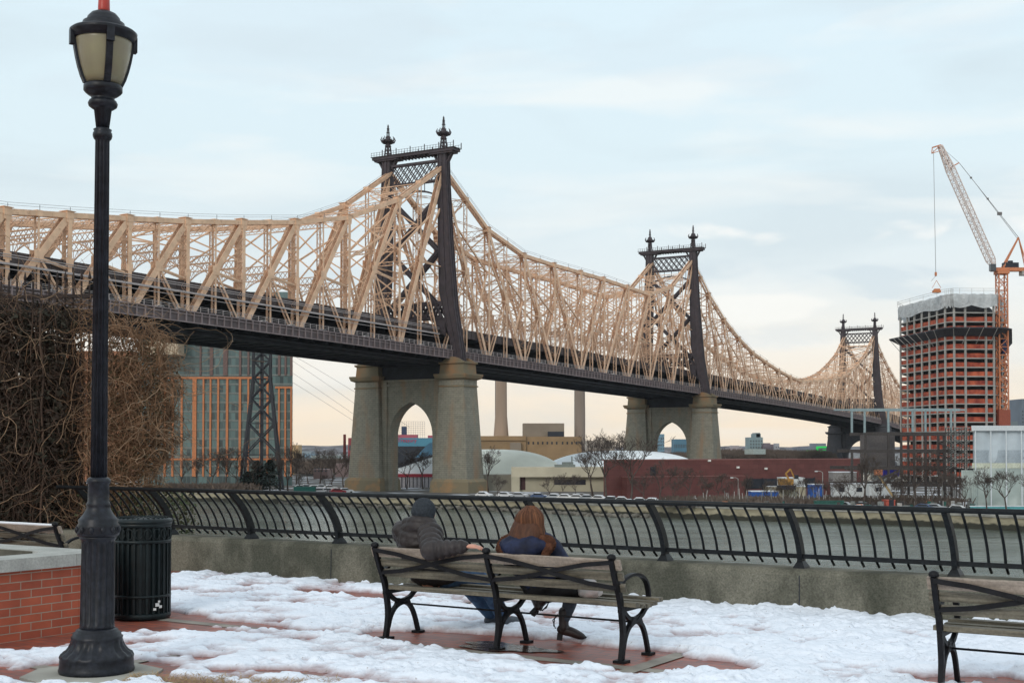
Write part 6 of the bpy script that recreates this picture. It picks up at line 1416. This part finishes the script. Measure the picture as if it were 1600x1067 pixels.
def leaves(mb, cnt, a0, a1, z0, z1, s0=.012, s1=.03, f=None):
    for _ in range(cnt):
        p = rnd_in(a0, a1, z0, z1); a = Vector((random.gauss(0, 1), random.gauss(0, 1), random.gauss(0, 1))).normalized() * random.uniform(s0, s1); b = a.orthogonal().normalized() * a.length * random.uniform(.3, .8)
        mb.add([p - a, p + b, p + a, p - b], [(0, 1, 2, 3)])
vt = thing('vine_tangle', 'dense dark tangle of bare vines covering the fence at the left edge', 'vines', FX + FD * 3, 0)
mbs = MB(); [vine(mbs, rnd_in(1.4, 4.7, .2, 3.7), random.uniform(1, 2.4), random.uniform(.004, .009), wig=.45) for _ in range(1700)]; mbs.build('dark_stems', m_vined, vt, off=vt.location)
mbs = MB(); [vine(mbs, rnd_in(1.3, 4.7, .8, 3.8) + Vector((0, -.2, 0)), random.uniform(.8, 2.2), random.uniform(.003, .007), wig=.3, conf=False) for _ in range(150)]; mbs.build('pale_stems', m_vine, vt, off=vt.location)
mbs = MB()
for _ in range(70): a = random.uniform(1.42, 4.7); p = fpt(a, random.uniform(-.4, .4), -.1); mbs.tube([p + Vector((random.gauss(0, .04), random.gauss(0, .04), 3.7 * q_ / 8)) for q_ in range(9)], random.uniform(.006, .018), 4, cap=False)
mbs.build('upright_stems', m_vined, vt, off=vt.location)
mb = MB(); leaves(mb, 30000, 1.34, 4.8, -.1, 3.6, .022, .055); leaves(mb, 1800, 1.3, 4.7, 3.1, 3.8, .012, .03); mb.build('withered_leaves', M('dark_leaf', (0.065, 0.04, 0.028), rough=.95, var=.5, scale=5, rgb2=(0.035, 0.034, 0.022)), vt, off=vt.location)
vt2 = thing('vine_bush', 'rounded brown bush of bare vines right of the street lamp post', 'vines', FX, 0)
mbs = MB(); [vine(mbs, rnd_in(-.3, 1.0, -.2, 3.7), random.uniform(.8, 2.0), random.uniform(.004, .008), wig=.42) for _ in range(1000)]; mbs.build('brown_stems', m_vinem, vt2, off=FX)
mbs = MB(); [vine(mbs, rnd_in(-.3, 1.0, .5, 3.7) + Vector((0, -.15, 0)), random.uniform(.6, 1.8), random.uniform(.003, .006), wig=.3, conf=False) for _ in range(190)]; mbs.build('pale_stems', m_vine, vt2, off=FX)
mb = MB(); leaves(mb, 5500, -.3, 1.0, -.4, 3.2, .012, .030); leaves(mb, 900, 1.0, 1.42, 0, 3.6, .01, .02); mb.build('withered_leaves', m_leaf, vt2, off=FX)
mbs = MB()
for _ in range(34):           # arching free shoots on top
    a = random.uniform(.0, 4.6); p = fpt(a, random.uniform(-.3, .3), random.uniform(3.2, 3.75)); d = Vector((random.uniform(-.8, .8), random.uniform(-.3, .3), 1)).normalized(); pts = [p]
    for i in range(random.randint(7, 14)): d = (d + Vector((math.copysign(.14, d.x), random.gauss(0, .08), -.17))).normalized(); pts.append(pts[-1] + d * .085)
    mbs.tube(pts, [.005 * (1 - .6 * i / len(pts)) for i in range(len(pts))], 3, cap=False)
for _ in range(110):          # loose drooping twigs breaking the outline
    z_ = random.uniform(.8, 3.5); a = float(np.interp(z_, [.6, 1.1, 1.6, 2.3, 2.9, 3.5], [.45, .25, .0, -.14, -.05, .25])); p = fpt(a, random.uniform(-.35, .35), z_); d = Vector((random.uniform(.3, 1), random.uniform(-.5, .3), random.uniform(-.1, .7))).normalized(); pts = [p]
    for i in range(random.randint(4, 9)): d = (d + Vector((random.gauss(0, .12), random.gauss(0, .1), -.20))).normalized(); pts.append(pts[-1] + d * .06)
    mbs.tube(pts, [.0042 * (1 - .7 * i / len(pts)) for i in range(len(pts))], 3, cap=False)
mbs.build('arching_shoots', m_vine, vt2, off=FX)
iv = MB()                      # low ivy beyond the railing
for _ in range(7000):
    a = random.uniform(-.3, 1.9); p = Vector((-4.75 - a * .8, 18.2 + random.gauss(0, .2) + a * .3, random.uniform(-.6, 1.0) ** 1)); q_ = Vector((random.gauss(0, 1), random.gauss(0, 1), random.gauss(0, 1))).normalized() * random.uniform(.012, .035); b = q_.orthogonal().normalized() * q_.length * .6; iv.add([p - q_, p + b, p + q_, p - b], [(0, 1, 2, 3)])
tag(iv.build('ivy', M('brown_green_ivy', (0.11, 0.085, 0.04), rough=.9, var=.5, scale=6, rgb2=(0.05, 0.075, 0.03))), 'low brown green ivy seen through the railing bars at the left', 'ivy', kind='stuff')
# pale slab of building seen through the gap of the fence
# ================================================================== people
def skinmesh(name, mat, parts, parent=None, voxel=.012, smooth=6, factor=.5, disp=None):
    """parts: list of ('t', pts, radii[, flat, dir]) tubes and ('e', centre, radii, rot) ellipsoids, fused to one surface"""
    mb = MB()
    for p in parts:
        if p[0] == 't':
            pts = p[1]; rs = p[2]; fl = p[3] if len(p) > 3 else 1.0; fd = p[4] if len(p) > 4 else None
            P2, R2 = [], []
            m_ = p[5] if len(p) > 5 else 8
            sp_ = bez([tuple(q) + (r,) for q, r in zip(pts, rs)], m_)
            mb.tube([q[:3] for q in sp_], [q[3] for q in sp_], 18, flat=fl, fdir=fd)
            mb.ell(pts[0], (rs[0] * (1 if fl > .99 else min(1, fl)),) * 3, 14, 8); mb.ell(pts[-1], (rs[-1] * (1 if fl > .99 else min(1, fl)),) * 3, 14, 8)
        else: mb.ell(p[1], p[2], 20, 14, p[3] if len(p) > 3 else None)
    o = mb.build(name, mat, parent)
    r_ = o.modifiers.new('fuse', 'REMESH'); r_.mode = 'VOXEL'; r_.voxel_size = voxel; r_.use_smooth_shade = True
    s_ = o.modifiers.new('smooth', 'SMOOTH'); s_.iterations = smooth; s_.factor = factor
    if disp:
        tx = bpy.data.textures.new(name + '_tex', disp[0]); tx.noise_scale = disp[1]
        if disp[0] == 'CLOUDS': tx.noise_depth = 2
        d_ = o.modifiers.new('folds', 'DISPLACE'); d_.texture = tx; d_.strength = disp[2]; d_.mid_level = .5
    return o
def puff(p, q, r0, r1, n, amp):
    """quilted sleeve: radius swells between seams"""
    P_, R_ = [], []
    for i in range(n * 4 + 1):
        f_ = i / (n * 4); P_.append(tuple(Vector(p) + (Vector(q) - Vector(p)) * f_)); R_.append((r0 + (r1 - r0) * f_) * (1 + amp * (abs(math.sin(math.pi * f_ * n)) ** .5 - .7)))
    return P_, R_
m_skin = M('skin', (0.55, 0.27, 0.19), rough=.5, var=.08, scale=20)
m_jack = M('grey_brown_quilted_nylon', (0.034, 0.028, 0.028), spec=.3, rough=.5, var=.2, scale=8, bump=.35, bscale=24, bdist=.008)
m_jean = M('blue_denim', (0.035, 0.07, 0.15), rough=.85, var=.3, scale=14, rgb2=(0.05, 0.11, 0.20), bump=.3, bscale=50, bdist=.003)
m_hat = M('grey_knit_wool', (0.034, 0.040, 0.048), spec=.2, rough=.95, var=.25, scale=60, bump=.5, bscale=90, bdist=.004)
m_shoe = M('grey_trainer', (0.06, 0.07, 0.085), rough=.6, var=.3, scale=12)
m_sole = M('pale_sole', (0.40, 0.42, 0.42), rough=.6)
def hand(parts, c, d, up, curl=.35, s=1.0, spreadv=None):
    """palm and five fingers: c wrist, d direction, up back-of-hand normal"""
    d = Vector(d).normalized(); up = Vector(up); up = (up - d * up.dot(d)).normalized(); sd = d.cross(up); c = Vector(c)
    parts.append(('t', [c, c + d * .035 * s, c + d * .085 * s], [.024 * s, .033 * s, .036 * s], .5, tuple(sd)))
    for i, (off, ln, r_) in enumerate(((-.028, .066, .0085), (-.0095, .076, .009), (.0095, .072, .0088), (.027, .056, .0078))):
        p0 = c + d * .082 * s + sd * off * s; dd = d
        pts = [p0]; 
        for k_, f_ in enumerate((.42, .32, .26)):
            dd = (dd - up * (curl * (.5 + k_ * .5))).normalized(); pts.append(pts[-1] + dd * ln * f_ * s)
        parts.append(('t', pts, [r_ * s, r_ * .95 * s, r_ * .88 * s, r_ * .7 * s], 1.0, None, 3))
    p0 = c + d * .025 * s - sd * .025 * s; pts = [p0, p0 + (d * .6 - sd * .7) * .035 * s, p0 + (d * .6 - sd * .7) * .035 * s + (d * .9 - sd * .2 - up * .3) * .032 * s]
    parts.append(('t', pts, [.012 * s, .0105 * s, .008 * s], 1.0, None, 3))
# ---------------- man
man = thing('person', 'person in grey beanie and dark quilted jacket resting an arm along the bench back', 'person', ORG, BROT)
# fitted body: sits in bench coordinates (x along bench, y towards the river, z up)
hip = (.30, .20, .52); chest = (.27, .06, .80); nk = (.315, .04, 1.0); hd = (.335, .075, 1.078)
rs_ = (.455, -.01, .925); re_ = (.66, -.275, .80); rw2 = (.93, -.175, .842); ls_ = (.11, .06, .925); le_ = (.05, .30, .70); lw_ = (.24, .42, .60)
kR, kL = (.47, .66, .51), (.27, .66, .50); aR, aL = (.52, 1.03, .12), (.36, 1.08, .11)
parts = [('t', [hip, (.285, .12, .66), chest, (.285, .04, .92)], [.13, .125, .135, .10], .75, (1, 0, 0)), ('t', [(.295, .04, .92), nk, (.325, .055, 1.04)], [.07, .056, .055]),
         ('e', hd, (.076, .094, .112)), ('e', (.338, .115, 1.03), (.052, .055, .055)), ('t', [(.345, .165, 1.075), (.347, .187, 1.057)], [.012, .016]), ('e', (.342, .168, 1.02), (.022, .012, .007)),
         ('e', (.262, .082, 1.075), (.012, .022, .03)), ('e', (.410, .082, 1.075), (.012, .022, .03)), ('e', (.315, .163, 1.087), (.014, .01, .008)), ('e', (.372, .163, 1.087), (.014, .01, .008)),
         ('t', [(.30, .04, .93), rs_], [.07, .06]), ('t', [(.28, .05, .93), ls_], [.07, .06]), ('t', [rs_, re_], [.052, .04]), ('t', [re_, rw2], [.04, .027]), ('t', [ls_, le_], [.052, .04]), ('t', [le_, lw_], [.04, .026]),
         ('t', [(.38, .22, .51), kR], [.07, .045]), ('t', [(.22, .22, .51), kL], [.07, .045]), ('t', [kR, (.495, .85, .33), aR], [.042, .042, .03]), ('t', [kL, (.31, .86, .32), aL], [.042, .042, .03]),
         ('t', [aR, (.54, 1.12, .06), (.56, 1.2, .05)], [.035, .04, .03]), ('t', [aL, (.37, 1.18, .06), (.38, 1.26, .05)], [.035, .04, .03])]
hand(parts, rw2, (.95, .22, -.02), (0, -.15, 1), curl=.28)
hand(parts, lw_, (.6, .5, -.3), (0, .2, 1), curl=.4)
skinmesh('body', m_skin, parts, man, voxel=.006, smooth=3)
sl1 = puff(rs_, re_, .108, .086, 4, .26); sl2 = puff(re_, tuple(Vector(rw2) - (Vector(rw2) - Vector(re_)) * .04), .086, .052, 5, .26)
sl3 = puff(ls_, le_, .105, .085, 4, .15); sl4 = puff(le_, lw_, .082, .052, 4, .15)
torso_p, torso_r = [], []
ctrl = bez([(.31, .24, .535, .15), (.30, .21, .58, .19), (.285, .12, .68, .19), (.275, .055, .83, .195), (.285, .035, .93, .165), (.305, .035, .995, .10)], 7)
for i, q_ in enumerate(ctrl): torso_p.append(q_[:3]); torso_r.append(q_[3] * (1 + .10 * (abs(math.sin(i * math.pi / 3.5)) ** .5 - .7)))
jp = [('e', (.30, .27, .545), (.235, .21, .115)), ('t', [(.20, .0, 1.0), (.33, -.03, 1.02), (.44, .03, 1.0)], [.045, .05, .045]), ('t', torso_p, torso_r, .72, (1, 0, 0), 1), ('t', sl1[0], sl1[1], 1.0, None, 1), ('t', sl2[0], sl2[1], 1.0, None, 1), ('t', sl3[0], sl3[1], 1.0, None, 1), ('t', sl4[0], sl4[1], 1.0, None, 1),
      ('e', (.44, .0, .925), (.10, .10, .085)), ('e', (.125, .05, .925), (.10, .10, .085)), ('t', [(.305, .03, .97), (.325, .05, 1.035)], [.098, .085]), ('e', (.31, -.02, .97), (.13, .07, .06)), ('e', re_, (.09, .085, .085))]
skinmesh('jacket', m_jack, jp, man, voxel=.008, smooth=1, disp=('CLOUDS', .045, .014))
skinmesh('trousers', m_jean, [('t', [(.40, .26, .51), (.44, .42, .52), kR], [.09, .095, .082]), ('t', [(.22, .26, .51), (.24, .42, .52), kL], [.09, .095, .082]), ('t', [kR, (.495, .85, .33), (.515, 1.0, .14)], [.082, .075, .066]), ('t', [kL, (.31, .86, .32), (.355, 1.05, .13)], [.082, .075, .066]), ('e', (.31, .24, .52), (.14, .1, .08))], man, voxel=.010, smooth=5, disp=('CLOUDS', .07, .012))
skinmesh('beanie', m_hat, [('e', (.333, .062, 1.108), (.098, .113, .100)), ('t', [(.333, .05, 1.065), (.333, .058, 1.115)], [.099, .100], 1.12, (1, 0, 0))], man, voxel=.007, smooth=4)
for a_, t_ in ((aR, (.60, 1.22, .05)), (aL, (.41, 1.28, .05))):
    v = Vector(t_) - Vector(a_); v.z = 0; v.normalize(); A = Vector(a_)
    sh = skinmesh('shoe', m_shoe, [('t', [(A.x, A.y, .12), (A.x, A.y, .075)], [.05, .052]), ('t', [tuple(Vector((A.x, A.y, .062)) - v * .05), tuple(Vector((A.x, A.y, .065)) + v * .06), tuple(Vector((A.x, A.y, .05)) + v * .19)], [.046, .05, .036], .9, (0, 0, 1))], man, voxel=.008, smooth=4)
    mb = MB(); sd = Vector((-v.y, v.x, 0)); c0 = Vector((A.x, A.y, .012))
    ol = [(-.09, .03), (-.09, -.03), (-.02, -.044), (.1, -.05), (.18, -.045), (.225, -.015), (.225, .015), (.18, .045), (.1, .05), (-.02, .044)]
    mb.extrude([c0 + v * a + sd * b for a, b in ol][::-1], (0, 0, .025)); s2 = mb.build('sole', m_sole, sh)
# ---------------- woman
m_hair = M('brown_hair', (0.070, 0.027, 0.013), spec=.25, rough=.55, var=.25, scale=40, stretch=(1, 1, .06), bump=.9, bscale=60, bdist=.006)
m_navy = M('navy_coat', (0.008, 0.011, 0.032), spec=.3, rough=.7, var=.35, scale=9, rgb2=(0.016, 0.024, 0.065), bump=.3, bscale=30, bdist=.006)
m_blk = M('black_coat_skirt', (0.014, 0.014, 0.017), rough=.8, var=.3, scale=9)
m_fur = M('brown_fur', (0.085, 0.036, 0.022), rough=.95, spec=.15, var=.4, scale=25, bump=.9, bscale=60, bdist=.01)
m_gj = M('grey_blue_jeans', (0.035, 0.045, 0.06), rough=.85, var=.3, scale=14)
m_boot = M('dark_leather', (0.022, 0.015, 0.015), rough=.35, var=.3, scale=10)
wm = thing('person', 'person with long brown hair, navy coat with furry hood and heeled ankle boots', 'person', ORG, BROT)
cxw = 1.40
hdw = (cxw, .10, 1.055)
k1, k2 = (1.46, .64, .50), (1.60, .60, .50); an1, an2 = (1.385, .62, .165), (1.17, .64, .34)
parts = [('t', [(cxw, .20, .52), (cxw, .14, .66), (cxw, .09, .80), (cxw, .09, .88)], [.125, .11, .12, .08], .75, (1, 0, 0)), ('t', [(cxw, .09, .88), (cxw, .09, .93), (cxw, .10, .98)], [.055, .048, .048]), ('e', hdw, (.070, .088, .105)), ('e', (cxw, .14, 1.01), (.045, .05, .05)),
         ('t', [(cxw, .185, 1.05), (cxw, .205, 1.035)], [.010, .013]), ('e', (cxw, .185, 1.00), (.02, .01, .006)), ('e', (cxw - .07, .1, 1.05), (.01, .02, .028)), ('e', (cxw + .07, .1, 1.05), (.01, .02, .028)),
         ('t', [(cxw, .09, .87), (cxw + .17, .10, .86)], [.06, .05]), ('t', [(cxw, .09, .87), (cxw - .17, .10, .86)], [.06, .05]), ('t', [(cxw + .17, .10, .86), (cxw + .24, .20, .66)], [.045, .036]), ('t', [(cxw + .24, .20, .66), (cxw + .12, .38, .60)], [.036, .024]),
         ('t', [(cxw - .17, .10, .86), (cxw - .24, .20, .66)], [.045, .036]), ('t', [(cxw - .24, .20, .66), (cxw - .10, .38, .60)], [.036, .024]),
         ('t', [(cxw - .05, .2, .52), k2], [.06, .04]), ('t', [(cxw + .1, .2, .52), k1], [.06, .04]), ('t', [k1, (1.42, .66, .33), an1], [.038, .036, .026]), ('t', [k2, (1.40, .68, .43), an2], [.036, .034, .026])]
hand(parts, (cxw + .12, .38, .66), (-.8, .4, -.1), (0, 0, 1), .4, .9); hand(parts, (cxw - .10, .38, .66), (.8, .4, -.1), (0, 0, 1), .4, .9)
skinmesh('body', m_skin, parts, wm, voxel=.006, smooth=3)
skinmesh('coat', m_navy, [('t', [(cxw, .17, .58), (cxw, .10, .72), (cxw, .06, .82), (cxw, .06, .90)], [.175, .17, .18, .12], .8, (1, 0, 0)), ('t', [(cxw, .06, .87), (cxw + .16, .08, .86), (cxw + .245, .19, .67), (cxw + .13, .36, .61)], [.09, .085, .07, .05]), ('t', [(cxw, .06, .87), (cxw - .16, .08, .86), (cxw - .245, .19, .67), (cxw - .12, .36, .61)], [.09, .085, .07, .05])], wm, voxel=.010, smooth=4, disp=('CLOUDS', .06, .014))
skinmesh('hood', m_navy, [('t', [(cxw - .19, -.01, .855), (cxw - .08, -.085, .835), (cxw + .04, -.09, .835), (cxw + .17, -.01, .86)], [.055, .072, .075, .055]), ('t', [(cxw - .12, -.06, .88), (cxw + .1, -.06, .885)], [.055, .055])], wm, voxel=.009, smooth=4, disp=('CLOUDS', .05, .016))
skinmesh('fur_trim', m_fur, [('t', [(cxw - .10, .0, .93), (cxw - .20, -.0, .89), (cxw - .235, -.02, .82), (cxw - .17, -.06, .78)], [.03, .038, .04, .028])], wm, voxel=.008, smooth=2, disp=('CLOUDS', .014, .022))
skinmesh('fur_trim', m_fur, [('t', [(cxw + .12, -.0, .92), (cxw + .20, .0, .91), (cxw + .235, -.01, .87), (cxw + .20, -.05, .79)], [.03, .038, .042, .03])], wm, voxel=.008, smooth=2, disp=('CLOUDS', .014, .022))
skinmesh('coat_skirt', m_blk, [('t', [(cxw - .06, .22, .50), (cxw + .16, .26, .495), (cxw + .30, .30, .50)], [.10, .095, .075], 1.25, (0, 0, 1)), ('t', [(cxw, .14, .66), (cxw, .19, .52)], [.16, .165], .8, (1, 0, 0)), ('t', [(cxw + .02, .25, .51), (1.50, .62, .51)], [.11, .085])], wm, voxel=.011, smooth=5, disp=('CLOUDS', .08, .014))
skinmesh('trousers', m_gj, [('t', [k1, (1.42, .66, .33), (1.388, .625, .20)], [.066, .06, .048]), ('t', [k2, (1.40, .68, .43), (1.21, .645, .36)], [.066, .056, .046])], wm, voxel=.009, smooth=4, disp=('CLOUDS', .05, .008))
# hair: cap plus strands falling to the shoulders
hr = skinmesh('hair', m_hair, [('e', (cxw, .075, 1.065), (.104, .108, .108)), ('t', [(cxw, .03, 1.09), (cxw - .005, -.0, 1.0), (cxw - .01, -.03, .89)], [.102, .130, .155], .5, (1, 0, 0)), ('t', [(cxw - .07, .06, 1.08), (cxw - .105, .04, .98), (cxw - .14, .01, .90)], [.04, .045, .04]), ('t', [(cxw + .07, .06, 1.08), (cxw + .10, .04, .98), (cxw + .115, .01, .91)], [.04, .045, .04])], wm, voxel=.007, smooth=4)
mb = MB()
m_hair2 = M('light_brown_hair', (0.15, 0.060, 0.027), spec=.25, rough=.55, var=.3, scale=30, stretch=(1, 1, .06))
for i in range(760):
    a = random.uniform(-1.55, 1.55); top = Vector((cxw + .03 * math.sin(a), .07 - .04 * math.cos(a), 1.172 - .006 * random.random())); r1 = .110 + random.uniform(-.002, .007)
    m1 = Vector((cxw + r1 * math.sin(a), .072 - r1 * 1.06 * math.cos(a), 1.10)); m2 = Vector((cxw + (r1 + .022) * math.sin(a), .05 - (r1 + .004) * .84 * math.cos(a), 1.0)); e_ = Vector((cxw - .008 + (r1 + .052) * math.sin(a) + random.gauss(0, .006), .02 - (r1 + .02) * .72 * math.cos(a), random.uniform(.85, .90)))
    mb.tube(bez([tuple(top), tuple(m1), tuple(m2), tuple(e_)], 3), [.0035, .004, .004, .0042, .0042, .004, .004, .0035, .003, .0012], 4, cap=False, mi=int(random.random() < .5))
mb.build('strands', [m_hair, m_hair2], hr)
def boot(A, v, tilt, nm='boot'):
    A = Vector(A); v = Vector(v).normalized(); up = Vector(tilt).normalized()
    b0 = skinmesh(nm, m_boot, [('t', [tuple(A + up * .09), tuple(A + up * .02), tuple(A - up * .04)], [.046, .043, .044]), ('t', [tuple(A - up * .055 - v * .025), tuple(A - up * .075 + v * .06), tuple(A - up * .108 + v * .145), tuple(A - up * .118 + v * .185)], [.042, .042, .032, .012], .85, tuple(up))], wm, voxel=.006, smooth=3)
    mb = MB(); h_ = A - up * .085 - v * .03; mb.beam(h_, h_ - up * .06 - v * .006, .045, .04, side=tuple(v)); mb.build('heel', m_blk, b0)
    mb = MB(); q_ = A + up * .07 - v * .05; mb.tube([q_, q_ - up * .04 - v * .03, q_ - up * .10 - v * .035], .006, 5); mb.tube([q_, q_ - up * .05 - v * .045, q_ - up * .12 - v * .02], .004, 5); mb.build('boot_strap', m_blk, b0)
# the world +X direction in bench axes is (.843, .538)
boot(an1, (.90, .42, 0), (0.0, 0, 1)); boot(an2, (-.35, .35, .6), (.55, .1, .5))
# ---------------- plastic bag
m_bag = M('thin_white_plastic', (0.70, 0.70, 0.70), rough=.3, var=.2, scale=10, rgb2=(0.72, 0.60, 0.58), bump=.6, bscale=30, bdist=.01, alpha=.85)
bag = thing('plastic_bag', 'small knotted white plastic bag with something pink inside on the bench seat', 'plastic bag', bl_(1.90, .14, .45), BROT)
mb = MB(); vs_, fs_ = [], []; nu, nv = 26, 12
for j in range(nv + 1):
    t_ = math.pi * j / nv
    for i in range(nu):
        a = 2 * math.pi * i / nu; wr = 1 + .12 * math.sin(a * 5 + j) * math.sin(t_) + .08 * math.sin(a * 9 + j * 2)
        zz = math.cos(t_); r_ = math.sin(t_) ** (.7 if zz < 0 else 1.5); vs_.append((.098 * r_ * wr * math.cos(a), .06 * r_ * wr * math.sin(a), .045 + (.13 * zz if zz > 0 else .042 * zz)))
for j in range(nv):
    for i in range(nu): fs_.append((j * nu + i, (j + 1) * nu + i, (j + 1) * nu + (i + 1) % nu, j * nu + (i + 1) % nu))
mb.add(vs_, fs_, smooth=True); mb.build('bag_body', m_bag, bag)
mb = MB(); mb.tube([(-.01, 0, .16), (-.03, 0, .195), (-.045, .0, .20)], [.012, .014, .003], 6); mb.tube([(0, 0, .16), (.04, 0, .175), (.06, 0, .15)], [.012, .012, .003], 6); mb.build('knot', m_bag, bag)
mb = MB(); mb.ell((.02, 0, .032), (.06, .038, .026), 14, 8); mb.build('pink_contents', M('pink_contents', (0.65, 0.13, 0.10)), bag)
# ================================================================== haze: the air over the river
hz = MB(); hz.box(-2800, 2800, -340, 3800, WZ - 4.5, 175)
m_hz = bpy.data.materials.new('river_haze'); m_hz.use_nodes = True; t = m_hz.node_tree; t.nodes.clear()
o_ = t.nodes.new('ShaderNodeOutputMaterial'); v_ = t.nodes.new('ShaderNodeVolumePrincipled'); v_.inputs['Color'].default_value = (0.86, 0.90, 0.96, 1); v_.inputs['Density'].default_value = HAZE; v_.inputs['Anisotropy'].default_value = 0.2
t.links.new(v_.outputs[0], o_.inputs['Volume'])
if HAZE > 0: tag(hz.build('haze', m_hz), 'thin pale haze over the river', 'haze', kind='stuff')
